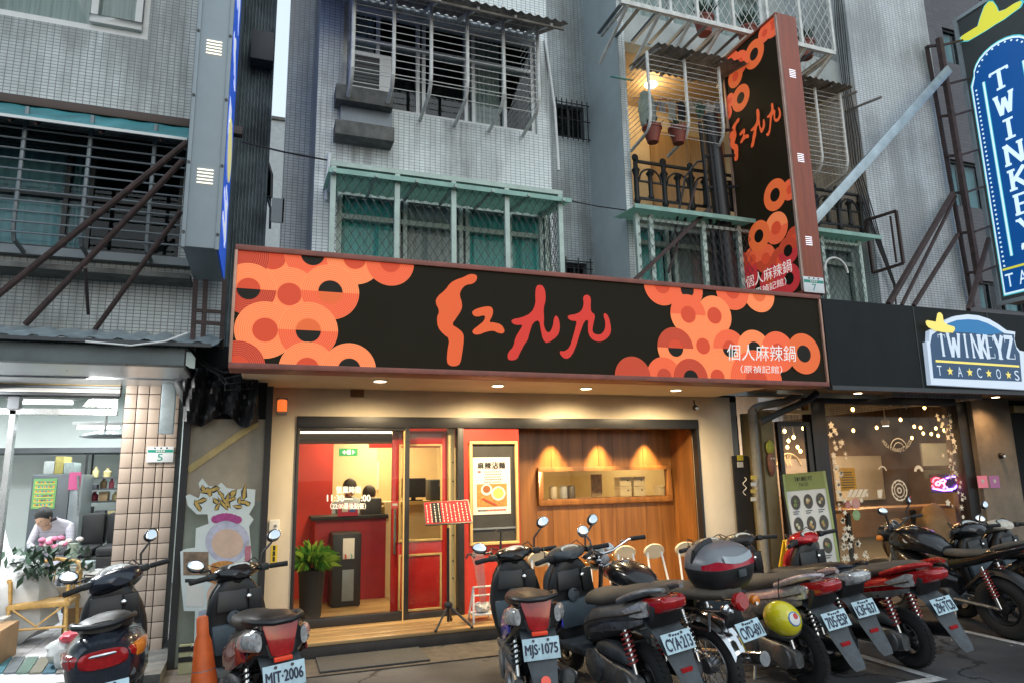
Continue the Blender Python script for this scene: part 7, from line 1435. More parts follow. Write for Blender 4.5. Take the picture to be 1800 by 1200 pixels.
for i, (u, v) in enumerate(((1235, 8), (1410, 38), (1310, 22))):
    c = P(u, v, 6.85); c.z = zt0_+.14; pt = T('flower_pot', ('brown pot of the netted top railing, nearest its left end', 'small brown pot of the netted top railing right of the blade sign top', 'brown pot in the middle of the netted top railing')[i], 'pot', (c.x, c.y, c.z-.11)); MB().lathe([(.09, -.11), (.13, .1), (.14, .1), (.14, .13), (.12, .13)], c, n=16).build('pot', MATS['terracotta'], pt); fo = MB(); r_ = random.Random(u)
    for k in range(60): d = V((r_.uniform(-1, 1), r_.uniform(-1, 1), r_.uniform(.3, 2))).normalized()*r_.uniform(.1, .35); s_ = d.cross(V((0, 0, 1))).normalized()*.018; b = c+V((0, 0, .1)); fo.add([b, b+d*.6-s_, b+d, b+d*.6+s_], [(0, 1, 2, 3)])
    tag(fo.build('leaves', MATS['bouquet_green'], pt, smooth=False), kind='stuff')
# ---------- folding chairs in the recess, umbrella rack
def folding_chair():
    t = T('folding_chair', '', 'chair', (0, 0, ZF), local=True); m_seat = M('cream_seat', (.62, .5, .33), .45, var=.08)
    MB().lathe([(.0, .425), (.145, .425), (.16, .412), (.16, .394), (.145, .385), (0, .385)], (0, 0, 0), n=26, cap=False).build('seat', m_seat, t)
    MB().lathe([(0, -.018), (.128, -.018), (.14, 0), (.128, .018), (0, .018)], (0, .23, .80), (0, 1, .1), n=26, cap=False).xf(Matrix.Translation((0, .23, .8)) @ Matrix.Diagonal((1, 1, .62, 1)) @ Matrix.Translation((0, -.23, -.8))).build('backrest', m_seat, t)
    for s_ in (-1, 1):
        MB().tube([(s_*.09, .225, .80), (s_*.12, .12, .40), (s_*.17, -.16, 0)], .0125, 8).build('leg', m_wframe, t); MB().tube([(s_*.13, -.12, .385), (s_*.15, .2, 0)], .0125, 8).build('leg', m_wframe, t)
    MB().tube([(-.145, -.06, .15), (.145, -.06, .15)], .01, 6).build('stretcher', m_wframe, t); MB().tube([(-.14, .135, .1), (.14, .135, .1)], .01, 6).build('stretcher', m_wframe, t); return t
fc = folding_chair()
def dup(root, loc, rz=0, lab=None, group=None):
    r = root.copy(); COL.objects.link(r); r.location = loc; r.rotation_euler = (0, 0, rz)
    if lab: r['label'] = lab
    if group: r['group'] = group
    for ch in list(root.children):
        c = ch.copy(); COL.objects.link(c); c.parent = r
        for g in ch.children: d = g.copy(); COL.objects.link(d); d.parent = c
    return r
labs = ['cream folding chair half hidden behind the blue-panelled scooter, nearest the red poster wall', 'cream folding chair just left of the mirror of the grey scooter', 'cream folding chair behind the grey scooter front, mostly hidden', 'cream folding chair behind the round motorcycle gauges', 'cream folding chair right of the motorcycle gauges', 'cream folding chair nearest the right pier, beside the top box']
for i, u in enumerate((948, 995, 1048, 1098, 1150, 1203)):
    p = P(u, 968, 6.72); loc = (p.x, 6.5, .012)
    if i == 0: fc.location = loc; fc['label'] = labs[0]; fc.scale = (.95,)*3; fc['group'] = 'folding chairs along the wood panelling'
    else: dup(fc, loc, random.uniform(-.08, .08), labs[i])
p = P(850, 1100, 7.1); t = T('umbrella_rack', 'white folding frame rack with a shelf in front of the red poster wall', 'rack', (p.x, 7.1, ZF)); zr = P(850, 1030, 7.1).z
for s_ in (-1, 1): MB().tube([(p.x+s_*.13, 7.02, ZF), (p.x+s_*.10, 7.12, zr)], .011, 7).build('leg', m_wframe, t); MB().tube([(p.x+s_*.11, 7.27, ZF), (p.x+s_*.10, 7.12, zr)], .011, 7).build('leg', m_wframe, t)
for z in (zr, ZF+.25): MB().tube([(p.x-.11, 7.1, z), (p.x+.11, 7.1, z)], .01, 6).build('rail', m_wframe, t)
MB().box((p.x-.12, 7.05, ZF+.06), (p.x+.12, 7.25, ZF+.075)).build('tray', m_wframe, t, bevel=.004)
t = T('umbrella', 'closed clear plastic umbrella with a curved black hook hung on the white rack', 'umbrella', (p.x-.03, 7.0, ZF+.1)); hz = P(835, 975, 7.0).z
MB().lathe([(.008, 0), (.03, .05), (.055, .45), (.075, .55), (.02, .62)], (p.x-.02, 7.0, ZF+.12), (-.12, 0, 1), 12).build('canopy', glass('clear_plastic', (.9, .9, .9), 1.4, .6), t)
MB().tube([(p.x-.1, 7.0, ZF+.72), (p.x-.13, 7.0, hz-.03), (p.x-.15, 7.0, hz+.01), (p.x-.19, 7.0, hz+.015), (p.x-.21, 7.0, hz-.03)], .011, 8).build('handle', m_black, t)
t = T('umbrella', 'closed black umbrella standing beside the clear one by the white rack', 'umbrella', (p.x+.13, 7.0, ZF)); MB().lathe([(.008, 0), (.03, .06), (.04, .5), (.015, .62), (.012, .8)], (p.x+.12, 6.98, ZF), (.05, 0, 1), 12).build('canopy', m_black, t); MB().tube([(p.x+.16, 6.98, ZF+.8), (p.x+.165, 6.98, ZF+.88), (p.x+.13, 6.98, ZF+.91), (p.x+.1, 6.98, ZF+.88)], .01, 6).build('handle', m_black, t)
lump('cloth_pile', 'crumpled white rag on the tray of the umbrella rack', 'cloth', (p.x, 7.13, ZF+.125), .09, .07, .055, m_cloth, 6, .2)
# hatch room: boxes on a shelf
hzs = hz0+.01
MB().box((hx0-.3, YWd+.06, hz0-.3), (hx1+.4, YWd+.5, hz0-.005)).build('hatch_shelf', m_wood, label='wooden shelf behind the long framed opening in the panelling', cat='shelf', smooth=False)
for k, (u, v, lab) in enumerate(((1096, 0, 'lower left cream paper box in the framed opening'), (1120, 0, 'lower right cream paper box in the framed opening'), (1096, 1, 'upper left cream paper box in the framed opening'), (1120, 1, 'upper right cream paper box in the framed opening'), (1165, 0, 'cream paper box at the far right end of the framed opening'))):
    x = P(u, 850, YWd+.2).x; t = T('paper_box', lab, 'box', (x, YWd+.2, hz0+v*.13)); MB().box((x-.085, YWd+.14, hz0+v*.13), (x+.085, YWd+.3, hz0+v*.13+.12)).build('body', M('box_cream', (.62, .5, .3), .7, var=.1), t, bevel=.004); MB().box((x-.09, YWd+.135, hz0+v*.13+.1), (x+.09, YWd+.305, hz0+v*.13+.126)).build('lid', MATS['box_cream'], t, bevel=.004); MB().lathe([(.012, 0), (.012, .003)], (x+.03, YWd+.132, hz0+v*.13+.08), (0, 1, 0), 8).build('mark', m_dark, t)
x = P(1046, 850, 8.5).x; tag(MB().box((x-.08, 8.45, hz0), (x+.08, 8.47, hz1-.05)).build('poster', M('sepia', (.3, .2, .1), .6, var=.5, scale=20), smooth=False), 'sepia framed picture seen inside the long framed opening', 'picture')
for k, (u, c, lab) in enumerate(((990, (.4, .4, .38), 'grey tin on the shelf in the framed opening'), (1004, (.12, .1, .08), 'dark tin on the shelf in the framed opening'), (972, (.5, .42, .3), 'cream tin on the shelf in the framed opening'))): x = P(u, 860, 8.35).x; tag(MB().lathe([(.05, 0), (.055, .02), (.055, .14), (.04, .16)], (x, 8.35, hz0), n=12).build('tin', M('tin%d' % k, c, .4, var=.1)), lab, 'tin')
light('AREA', ((hx0+hx1)/2, 9.0, 2.4), 5, (1, .75, .42), .5, ((hx0+hx1)/2, 9.0, 0))
# ================================================================== parked scooters and motorcycles (local axes: +y forward, x right, z up, origin under the rear axle)
m_tyre = M('tyre', (.014, .014, .015), .75, var=.3, scale=20, bump=.3); m_rim = M('alloy_rim', (.25, .25, .26), .35, .8, var=.2); m_rimd = M('dark_rim', (.04, .04, .042), .4, .5, var=.2)
m_alu = M('engine_alloy', (.24, .25, .26), .42, .7, var=.45, scale=14, bump=.15); m_plast_ = M('black_plastic', (.013, .0135, .015), .4, var=.35, scale=9); m_gplast = M('grey_plastic', (.05, .06, .068), .6, var=.55, scale=11, bump=.1)
m_seat = M('seat_vinyl', (.02, .019, .019), .42, var=.35, scale=8, bump=.1); m_seatg = M('dusty_seat_vinyl', (.085, .075, .06), .65, var=.35, scale=8, bump=.1)
m_tail = M('tail_red', (.30, .008, .01), .12, var=.3, scale=25, coat=.7, emit=(.5, .01, .01), es=.06); m_clear = M('clear_lens', (.5, .5, .5), .1, .3, var=.5, scale=35, coat=.6); m_amber = M('amber_lens', (.65, .2, .02), .15, var=.2, coat=.5, emit=(.7, .2, .02), es=.08)  # faint glow put into the red and amber lenses
m_mir = M('mirror_glass', (.8, .84, .88), .03, 1., var=0); m_bluegrey = M('bluegrey_plastic', (.05, .07, .085), .5, var=.25, scale=7)
m_lp = M('licence_white', (.44, .60, .67), .45, var=.22, scale=14); m_ink = M('licence_ink', (.012, .02, .05), .5, var=0); m_refl = M('reflector', (.6, .05, .02), .2, var=.15, scale=60, emit=(.8, .06, .02), es=.25)  # reflector brightness is a slight glow put into its colour
m_spr = M('spring_red', (.3, .03, .03), .4, var=.2); m_dial = M('dial_face', (.5, .53, .52), .3, var=.5, scale=60); m_rubber = M('grip_rubber', (.015, .015, .016), .8, var=.2)

def sect(y, zc, w, h, n=18, e=2.6, x0=0.):
    r = []
    for k in range(n):
        a = 2*pi*k/n; c, s_ = cos(a), sin(a)
        r.append(V((x0+w*math.copysign(abs(c)**(2/e), c), y, zc+h*math.copysign(abs(s_)**(2/e), s_))))
    return r
def zsect(z, yc, w, d, n=18, e=2.6):
    return [V((w*math.copysign(abs(cos(2*pi*k/n))**(2/e), cos(2*pi*k/n)), yc+d*math.copysign(abs(sin(2*pi*k/n))**(2/e), sin(2*pi*k/n)), z)) for k in range(n)]
def resample(rings, per=3):   # Catmull-Rom between the control sections so that shells are smooth
    out = []
    for i in range(len(rings)-1):
        p0, p1, p2, p3 = rings[max(0, i-1)], rings[i], rings[i+1], rings[min(len(rings)-1, i+2)]
        for j in range(per):
            t = j/per; out.append([.5*(2*b+(c-a)*t+(2*a-5*b+4*c-d)*t*t+(3*b-a-3*c+d)*t**3) for a, b, c, d in zip(p0, p1, p2, p3)])
    return out+[rings[-1]]
def shell(rows, sec=sect, e=2.6, n=20): return MB().loft(resample([sec(*r, n=n, e=e) for r in rows]))
def steer_m(a, y0=1.08): 
    ax = V((0, -.35, 1)).normalized(); c = V((0, y0, .9)); return Matrix.Translation(c) @ Matrix.Rotation(R(a), 4, ax) @ Matrix.Translation(-c)
def wheel(t, name, c, Rr, r, rim, spokes=6, wire=False, xf=None):
    w = MB().torus(c, Rr-r, r, (1, 0, 0), 36, 10)
    for k in range(40): a = 2*pi*k/40; d = V((0, cos(a), sin(a))); p = V(c)+d*(Rr-.004); q = V((0, -sin(a), cos(a)))*.008; w.hexa([p-q+V((-r*.6, 0, 0)), p+q+V((-r*.3, 0, 0)), p+q+V((r*.6, 0, 0)), p-q+V((r*.3, 0, 0)), p-q+d*.006+V((-r*.5, 0, 0)), p+q+d*.006+V((-r*.3, 0, 0)), p+q+d*.006+V((r*.5, 0, 0)), p-q+d*.006+V((r*.3, 0, 0))])
    g = MB().torus(c, Rr-2*r+.008, .018, (1, 0, 0), 36, 8, ry=r*.75); g.lathe([(.05, -.05), (.06, -.03), (.06, .03), (.05, .05)], c, (1, 0, 0), 16)
    for k in range(spokes):
        a = 2*pi*k/spokes; d = V((0, cos(a), sin(a)))
        if wire: 
            for s_ in (-1, 1): d2 = V((0, cos(a+s_*.3), sin(a+s_*.3))); g.tube([V(c)+d*.05+V((.035*s_, 0, 0)), V(c)+d2*(Rr-2*r)], .0035, 4)
        else: g.bar(V(c)+d*.05, V(c)+d*(Rr-2*r), .035, .028, up=(1, 0, 0))
    for m_ in (w, g):
        if xf: m_.xf(xf)
    o = w.build(name, m_tyre, t); g.build('rim', rim, o); return o
def spring(mb, a, b, r, turns=8, w=.007):
    a, b = V(a), V(b); t = (b-a).normalized(); x = t.cross(V((1, 0, 0))).normalized(); y = t.cross(x); n = turns*10
    return mb.tube([a+(b-a)*k/n+(x*cos(2*pi*k/10)+y*sin(2*pi*k/10))*r for k in range(n+1)], w, 5)
def plate(t, c, tilt, txt, w=.26, h=.14, top=None):
    c = V(c); dn = V((0, -sin(R(tilt)), -cos(R(tilt)))); up = -dn; n = V((0, -cos(R(tilt)), sin(R(tilt))))
    O = c-V((w/2, 0, 0))-up*h/2; b = n*-.004
    p = MB().hexa([O, O+V((w, 0, 0)), O+V((w, 0, 0))+b, O+b, O+up*h, O+V((w, 0, 0))+up*h, O+V((w, 0, 0))+up*h+b, O+up*h+b]).build('licence_plate', m_lp, t, bevel=.004)
    l = MB(); e = n*.0025
    if txt: text(l, txt, O+V((w*.06, 0, 0))+up*h*.12+e, V((w*.88, 0, 0)), up*h*.6, 0, .0022)
    if top: 
        for k in range(3): l.box(tuple(O+V((w*(.38+.09*k), 0, 0))+up*h*.8+e-V((0, 0, .001))), tuple(O+V((w*(.43+.09*k), 0, 0))+up*h*.88+e+V((0, .001, .001))))
    if l.v: l.build('letters', m_ink, p, smooth=False)
    for x in (.3, .7): MB().lathe([(.009, 0), (.009, .006)], O+V((w*x, 0, 0))+up*h*.88, n, 8).build('screw', m_dark, p)
    return p
def mirror(t, side, base, head, xf, face_dir=(0, -1, .05), rx=.062, rz=.045, round_=False, mat=None, inset=.012):
    b, h = V(base), V(head); st = MB().tube([b, b+V((side*.015, 0, (h.z-b.z)*.45)), h+V((-side*.03, .0, -.05)), h+V((-side*.01, .012, -.015))], .0085, 8)
    hd = MB().ell(h+V((0, .014, 0)), rx, .026, rz, 16, 10)
    f = V(face_dir).normalized(); g = MB().ell(h+V((0, -.006, 0)), rx*.88, .0065, rz*.86, 18, 8)
    for q in (hd, g): 
        rot = Matrix.Translation(h) @ Matrix.Rotation(R(side*14), 4, 'Z') @ Matrix.Rotation(R(-10), 4, 'X') @ Matrix.Rotation(R(-side*18), 4, 'Y') @ Matrix.Translation(-h); q.xf(rot)
    for q in (st, hd, g): q.xf(xf)
    o = hd.build('mirror', mat or m_plast_, t); g.build('mirror_glass', m_mir, o); st.build('mirror_stem', mat or m_plast_, o)

def scooter(label, txt, loc, head, lean, style, body, side=None, seat=None, steer=0, cat='scooter', scale=1., mirrors=(-1, 1), spring_m=None, cowl=None, accent=None, ptilt=32, rimm=None, hand=None, inner=None, tailm=None):
    t = T('parked_scooter', label, cat, (*loc, 0), 'scooters and motorcycles parked in front of the shops', local=True, rot=(0, R(-lean), R(head)))
    t.scale = (scale,)*3
    side = side or body; seat = seat or m_seat; cowl = cowl or body; SM = steer_m(steer)
    # rear body shell
    if style == 'sport': rows = [(.66,.45,.10,.11), (.45,.53,.15,.135), (.18,.62,.162,.115), (-.08,.70,.145,.09), (-.28,.77,.105,.056), (-.44,.815,.045,.03)]
    elif style == 'commuter': rows = [(.64,.46,.13,.14), (.42,.53,.17,.17), (.15,.60,.185,.15), (-.1,.675,.185,.13), (-.26,.725,.17,.10), (-.345,.735,.125,.085)]
    else: rows = [(.66,.46,.14,.14), (.42,.55,.19,.19), (.15,.60,.215,.2), (-.1,.63,.21,.19), (-.28,.66,.18,.16), (-.38,.66,.13,.12)]
    shell(rows).build('body_shell', body, t)
    up = {'sport': .02, 'commuter': 0, 'retro': .035}[style]
    if style == 'sport': sr = [(.64,.66,.07,.04), (.5,.705,.125,.06), (.28,.735,.145,.06), (.05,.79,.145,.055), (-.14,.83,.125,.045), (-.28,.85,.08,.025)]
    else: sr = [(.64,.68+up,.08,.04), (.5,.715+up,.13,.06), (.28,.74+up,.145,.06), (.05,.775+up,.148,.06), (-.14,.81+up,.138,.05), (-.28,.815+up,.095,.03)]
    shell(sr, e=2.3).build('seat', seat, t)
    # grab rail
    if style == 'sport':
        gm = accent or m_alu
        for s_ in (-1, 1): MB().loft(resample([sect(.0, .775, .016, .02, 10, 2, s_*.155), sect(-.18, .835, .018, .026, 10, 2, s_*.15), sect(-.34, .88, .02, .022, 10, 2, s_*.12), sect(-.43, .89, .018, .014, 10, 2, s_*.07)])).build('grab_rail', gm, t)
    else: MB().tube([(-.14, .0, .80+up), (-.155, -.15, .83+up), (-.13, -.32, .845+up), (-.05, -.39, .84+up), (.05, -.39, .84+up), (.13, -.32, .845+up), (.155, -.15, .83+up), (.14, .0, .80+up)], .017, 8).build('grab_rail', m_plast_, t)
    # lights
    if style == 'sport':
        tl = [(-.26, .795), (-.34, .83), (-.43, .84), (-.468, .82), (-.462, .775), (-.41, .745), (-.32, .725), (-.27, .725)]
        MB().loft([[V((x*(1 if abs(x) < .1 else 1), y*(1-.0*abs(x))+ins, z+dz)) for y, z in tl] for x, ins, dz in ((-.10, .09, -.01), (-.085, .03, 0), (-.04, 0, .004), (.04, 0, .004), (.085, .03, 0), (.10, .09, -.01))]).build('tail_light', tailm or m_tail, t, bevel=.006)
        for s_ in (-1, 1): MB().loft([[V((s_*x, y, z)) for x, y, z in sec_] for sec_ in ([(.150, -.02, .705), (.152, -.02, .715), (.140, -.02, .72), (.14, -.02, .70)], [(.152, -.12, .69), (.150, -.12, .755), (.12, -.12, .76), (.12, -.12, .69)], [(.136, -.21, .695), (.132, -.21, .795), (.10, -.21, .80), (.10, -.21, .695)], [(.122, -.27, .71), (.118, -.27, .80), (.09, -.27, .80), (.09, -.27, .71)])]).build('indicator', m_clear, t, bevel=.006)
    elif style == 'commuter':
        MB().prism([(-.095,.105), (.095,.105), (.10,.08), (.06,-.075), (.04,-.085), (-.04,-.085), (-.06,-.075), (-.10,.08)], (0, -.36, .735), (1, 0, 0), (0, .18, .98), (0, .10, 0)).build('tail_light', m_tail, t, bevel=.014)
        MB().prism([(-.11,.115), (.11,.115), (.115,.08), (.07,-.09), (.05,-.1), (-.05,-.1), (-.07,-.09), (-.115,.08)], (0, -.342, .735), (1, 0, 0), (0, .18, .98), (0, .06, 0)).build('light_bezel', m_plast_, t, bevel=.006)
        for s_ in (-1, 1): MB().loft(resample([sect(-.05, .69, .01, .02, 12, 2.2, s_*.186), sect(-.17, .715, .024, .05, 12, 2.2, s_*.18), sect(-.28, .735, .03, .055, 12, 2.2, s_*.155), sect(-.355, .74, .02, .05, 12, 2.2, s_*.128)])).build('indicator', m_clear, t)
        MB().box((-.05, -.40, .628), (.05, -.37, .65)).build('reflector', m_refl, t, bevel=.004)
    else:
        shell([(-.12,.705,.205,.045), (-.25,.70,.19,.055), (-.35,.70,.15,.055), (-.395,.70,.10,.045)], e=3).build('tail_light', m_tail, t)
        MB().loft(resample([sect(-.13, .705, .012, .03, 12, 2.4, .205), sect(-.25, .70, .03, .045, 12, 2.4, .172), sect(-.33, .70, .02, .04, 12, 2.4, .145)])).build('indicator', m_amber, t); MB().loft(resample([sect(-.13, .705, .012, .03, 12, 2.4, -.205), sect(-.25, .70, .03, .045, 12, 2.4, -.172), sect(-.33, .70, .02, .04, 12, 2.4, -.145)])).build('indicator', m_tail, t)
        MB().torus((0, -.20, .705), .2, .008, (0, .1, 1), 24, 6, a0=-pi*.1, a1=pi*1.1).xf(Matrix.Rotation(0, 4, 'Z')).build('chrome_trim', m_chrome, t)
        MB().lathe([(.02, 0), (.02, .008)], (.13, -.355, .60), (.2, -1, 0), 12).build('key_lock', m_chrome, t)
    # fender flap and plate
    pc = {'sport': (0, -.405, .565), 'commuter': (0, -.405, .553), 'retro': (0, -.41, .52)}[style]
    if style == 'sport': MB().hexa([(-.12, -.30, .64), (.12, -.30, .64), (.12, -.27, .66), (-.12, -.27, .66), (-.10, -.36, .78), (.10, -.36, .78), (.10, -.30, .79), (-.10, -.30, .79)]).build('tail_bracket', m_plast_, t, bevel=.008)
    MB().loft([[V((sx*w, y, z)) for sx, y, z in ((-1, y_, z_), (1, y_, z_), (1, y_+.012, z_+.008), (-1, y_+.012, z_+.008))] for w, y_, z_ in ((.115, -.20, .67), (.115, -.335, .60), (.105, -.375, .53), (.085, -.43, .43), (.065, -.52, .29), (.045, -.545, .25))]).build('rear_fender', m_gplast, t, bevel=.004)
    if style != 'sport': MB().lathe([(.03, 0), (.03, .012)], (0, -.475, .38), (0, -1, .6), 12).build('reflector', m_refl, t)
    else: MB().box((-.04, -.455, .395), (.04, -.44, .42)).build('reflector', m_tail, t)
    pw_, ph_ = (.218, .12) if style == 'sport' else (.232, .127)
    plate(t, pc, ptilt if ptilt < 20 else 27, txt, pw_, ph_, top='-' in txt or style == 'sport')
    # running gear
    rm = rimm or m_rimd
    wheel(t, 'rear_wheel', (0, 0, .235), .235, .055, rm, 5)
    wheel(t, 'front_wheel', (0, 1.21, .23), .23, .05, rm, 5, xf=SM)
    sm = spring_m or m_plast_
    for s_ in (-1, 1):
        sh = MB().tube([(s_*.125, -.06, .27), (s_*.125, .02, .60)], .018, 10).build('shock', m_chrome, t); spring(MB(), (s_*.125, -.035, .37), (s_*.125, .018, .58), .034, 7, .0075).build('spring', sm, sh)
    cv = shell([(.52,.265,.05,.085), (.40,.28,.055,.105), (.2,.265,.05,.085), (.02,.25,.05,.09), (-.1,.245,.04,.06)], sec=lambda y, z, w, h, n, e: sect(y, z, w, h, n, e, -.135)).build('engine_case', m_alu, t)
    MB().lathe([(.105, 0), (.11, .02), (.085, .035), (.04, .038)], (-.178, .40, .285), (-1, 0, 0), 24).build('fan_cover', m_alu, cv); MB().lathe([(.085, 0), (.085, .02), (.06, .032)], (-.178, .02, .25), (-1, 0, 0), 22).build('clutch_cover', m_rim, cv)
    shell([(.36,.40,.045,.04), (.22,.42,.06,.055), (.05,.41,.055,.05), (-.04,.39,.03,.03)], sec=lambda y, z, w, h, n, e: sect(y, z, w, h, n, e, -.13)).build('air_box', m_gplast, t)
    MB().box((-.09, .12, .25), (.11, .5, .46)).build('engine_block', m_plast_, t, bevel=.03)
    mu = MB().tube([(.14, .35, .28), (.15, .15, .27), (.155, .12, .275), (.165, -.3, .33), (.165, -.32, .335)], [.02, .022, .055, .062, .04], 14).build('muffler', m_plast_, t); MB().tube([(.22, .08, .29), (.228, -.22, .335)], .014, 8).build('heat_shield', m_alu, mu)
    MB().tube([(-.13, .42, .18), (-.2, .36, .09), (-.27, .3, .012)], .013, 8).ell((-.27, .3, .012), .025, .035, .008, 8, 4).build('side_stand', m_alu, t)
    MB().tube([(-.11, .2, .17), (-.12, .02, .09), (.12, .02, .09), (.11, .2, .17)], .013, 8).build('centre_stand', m_plast_, t)
    # floor and front
    MB().hexa([(-.17, .55, .29), (.17, .55, .29), (.18, .98, .27), (-.18, .98, .27), (-.175, .55, .345), (.175, .55, .345), (.185, .98, .335), (-.185, .98, .335)]).build('floorboard', m_gplast, t, bevel=.015)
    shell([(.30,.95,.15,.04), (.42,.97,.19,.055), (.60,.995,.215,.062), (.76,.99,.19,.06), (.86,.98,.14,.055), (.91,.98,.10,.05)], sec=zsect).build('leg_shield', m_plast_, t)
    shell([(.36,1.08,.08,.06), (.5,1.1,.14,.08), (.68,1.11,.18,.085), (.80,1.09,.17,.08), (.89,1.05,.12,.06)], sec=zsect).build('front_cowl', body, t)
    MB().lathe([(.016, 0), (.016, .012), (.009, .016)], (.075, .908, .79), (0, -1, .1), 16).build('ignition_lock', m_chrome, t)
    MB().box((.075, .915, .66), (.17, .94, .84)).build('glove_box', m_plast_, t, bevel=.02)
    MB().hexa([(-.15, .90, .70), (.06, .90, .70), (.06, .95, .70), (-.15, .95, .70), (-.13, .925, .85), (.07, .925, .85), (.07, .96, .85), (-.13, .96, .85)]).build('inner_panel', m_plast_, t, bevel=.02)
    MB().hexa([(-.16, .875, .42), (.16, .875, .42), (.17, .93, .42), (-.17, .93, .42), (-.18, .905, .62), (.18, .905, .62), (.18, .95, .62), (-.18, .95, .62)]).build('inner_panel', inner or m_bluegrey, t, bevel=.025)
    MB().lathe([(.045, 0), (.05, .006), (.03, .012)], (-.03, .896, .66), (0, -1, .1), 18).build('badge', m_gplast, t)
    MB().tube([(-.02, .91, .71), (-.02, .885, .69), (.01, .885, .69)], .006, 6).build('bag_hook', m_plast_, t)
    f = MB().loft(resample([[V((sx, 1.21+(.27)*cos(a), .235+(.27)*sin(a)))+V((0, 0, dz)) for sx, dz in ((-.06, -.03), (-.045, .006), (0, .018), (.045, .006), (.06, -.03))] for a in [R(25+14*k) for k in range(9)]], 1), closed=False, cap=False).xf(SM); f.build('front_fender', body, t)
    for s_ in (-1, 1): MB().tube([(s_*.07, 1.2, .235), (s_*.07, 1.1, .52)], .018, 8).xf(SM).build('fork', m_alu, t)
    # handlebar group
    hz = .0
    if style == 'retro': shell([(.83,.945,.07,.03), (.88,.955,.15,.06), (.97,.94,.185,.09), (1.06,.915,.16,.10), (1.14,.88,.10,.07)], e=2.3).xf(SM).build('handlebar_cowl', cowl, t)
    else: shell([(.86,.955,.05,.02), (.91,.965,.12,.045), (.98,.965,.165,.06), (1.06,.945,.15,.07), (1.13,.91,.10,.05)], e=2.3).xf(SM).build('handlebar_cowl', cowl, t)
    DS = (1.45, .85, 1, 1) if style != 'retro' else (1.9, 1.35, 1, 1); DZ = .998 if style != 'retro' else .998
    MB().tube([(0, 1.03, .82), (0, .99, .93)], .075, 12).xf(SM).build('steering_neck', m_plast_, t)
    dl = MB().lathe([(.062, 0), (.066, .008), (.06, .012)], (0, 0, 0), (0, 0, 1), 22).xf(SM @ Matrix.Translation((0, .93, DZ)) @ Matrix.Rotation(R(28), 4, 'X') @ Matrix.Diagonal(DS)); dl = dl.build('instrument_bezel', m_plast_, t)
    MB().lathe([(.054, .0125), (.054, .0135)], (0, 0, 0), (0, 0, 1), 22).xf(SM @ Matrix.Translation((0, .93, DZ)) @ Matrix.Rotation(R(28), 4, 'X') @ Matrix.Diagonal(DS)).build('dial', m_dial, dl)
    hb = MB().tube([(-.34, .88, .965), (-.16, .955, .965), (.16, .955, .965), (.34, .88, .965)], .012, 8).xf(SM).build('handlebar', m_plast_, t)
    for s_ in (-1, 1):
        MB().tube([(s_*.225, .928, .965), (s_*.345, .878, .965)], .019, 10).xf(SM).build('grip', m_rubber, hb)
        MB().tube([(s_*.17, 1.0, .955), (s_*.25, .975, .95), (s_*.33, .93, .945)], .0065, 6).xf(SM).build('brake_lever', m_alu, hb)
        MB().box((s_*.16, .92, .94), (s_*.22, .98, .99)).xf(SM).build('switch_pod', m_plast_, hb, bevel=.01)
        if s_ in mirrors: mirror(t, s_, (s_*.175, .97, .97), (s_*.285, .955, (1.18 if s_ > 0 else 1.06)), SM)
    MB().ell((0, 1.125, .80), .10, .05, .06, 14, 8).build('headlight', m_clear, t)
    for s_ in (-1, 1):   # brake cables, seams and side mouldings
        MB().tube([(s_*.2, .985, .955), (s_*.16, 1.07, 1.03), (s_*.05, 1.1, .98), (s_*.03, 1.08, .85)], .0055, 5).xf(SM).build('cable', m_plast_, t)
        yy, zz, ww = zip(*[(.6, .50, .135), (.42, .575, .172), (.18, .645, .177), (-.08, .70, .16), (-.24, .745, .13)]) if style == 'sport' else zip(*[(.6, .50, .14), (.42, .575, .176), (.15, .645, .184), (-.1, .69, .18), (-.24, .72, .16)])
        if style != 'retro':
            MB().tube([(s_*(w+.001), y, z) for w, y, z in zip(ww, yy, zz)], .006, 5).build('seam', m_black, t)
            MB().loft([[V((s_*(w+.0035), y, z-.075-h)), V((s_*(w+.006), y, z-.07+h*.2)), V((s_*(w+.002), y, z-.055+h))] for w, y, z, h in zip(ww[1:], yy[1:], zz[1:], (.004, .018, .016, .003))], cap=False, closed=False).build('trim_stripe', m_alu, t)
        for q in ((.45, .45), (.05, .60), (.25, .53)): MB().lathe([(.011, 0), (.009, .006)], (s_*.176, q[0], q[1]), (s_, 0, 0), 8).build('bolt', m_plast_, t)
    if accent is not None and style == 'commuter':
        for s_ in (-1, 1): MB().loft(resample([sect(.5, .49, .01, .07, 10, 2, s_*.168), sect(.25, .555, .012, .085, 10, 2, s_*.180), sect(.0, .62, .014, .075, 10, 2, s_*.185), sect(-.14, .645, .012, .045, 10, 2, s_*.182), sect(-.22, .64, .006, .02, 10, 2, s_*.176)])).build('side_panel', accent, t)
    return t
def paint(name, col, met=.3, var=.12): return M(name, col, .24, met, var=var, scale=10, coat=.5)
p_navy = paint('paint_navy_black', (.018, .024, .038)); p_blue = paint('paint_blue', (.03, .05, .5)); p_dust = M('dusty_grey_paint', (.13, .135, .135), .5, .3, var=.35, scale=6); p_pink = paint('paint_champagne', (.58, .51, .54), .5); p_white = paint('paint_white', (.62, .66, .68), .2); p_red = paint('paint_red', (.45, .012, .016), .3); p_blk = paint('paint_black', (.015, .015, .017)); p_maroon = paint('paint_maroon', (.26, .015, .03)); p_bluegrey = M('bluegrey_plastic', (.075, .10, .12), .5, var=.25, scale=7)
scooter('navy-black rounded scooter with a wide glossy red tail light at the lower left', '', (-.716, 4.87), 8, 7, 'retro', p_navy, steer=20, scale=1.0)
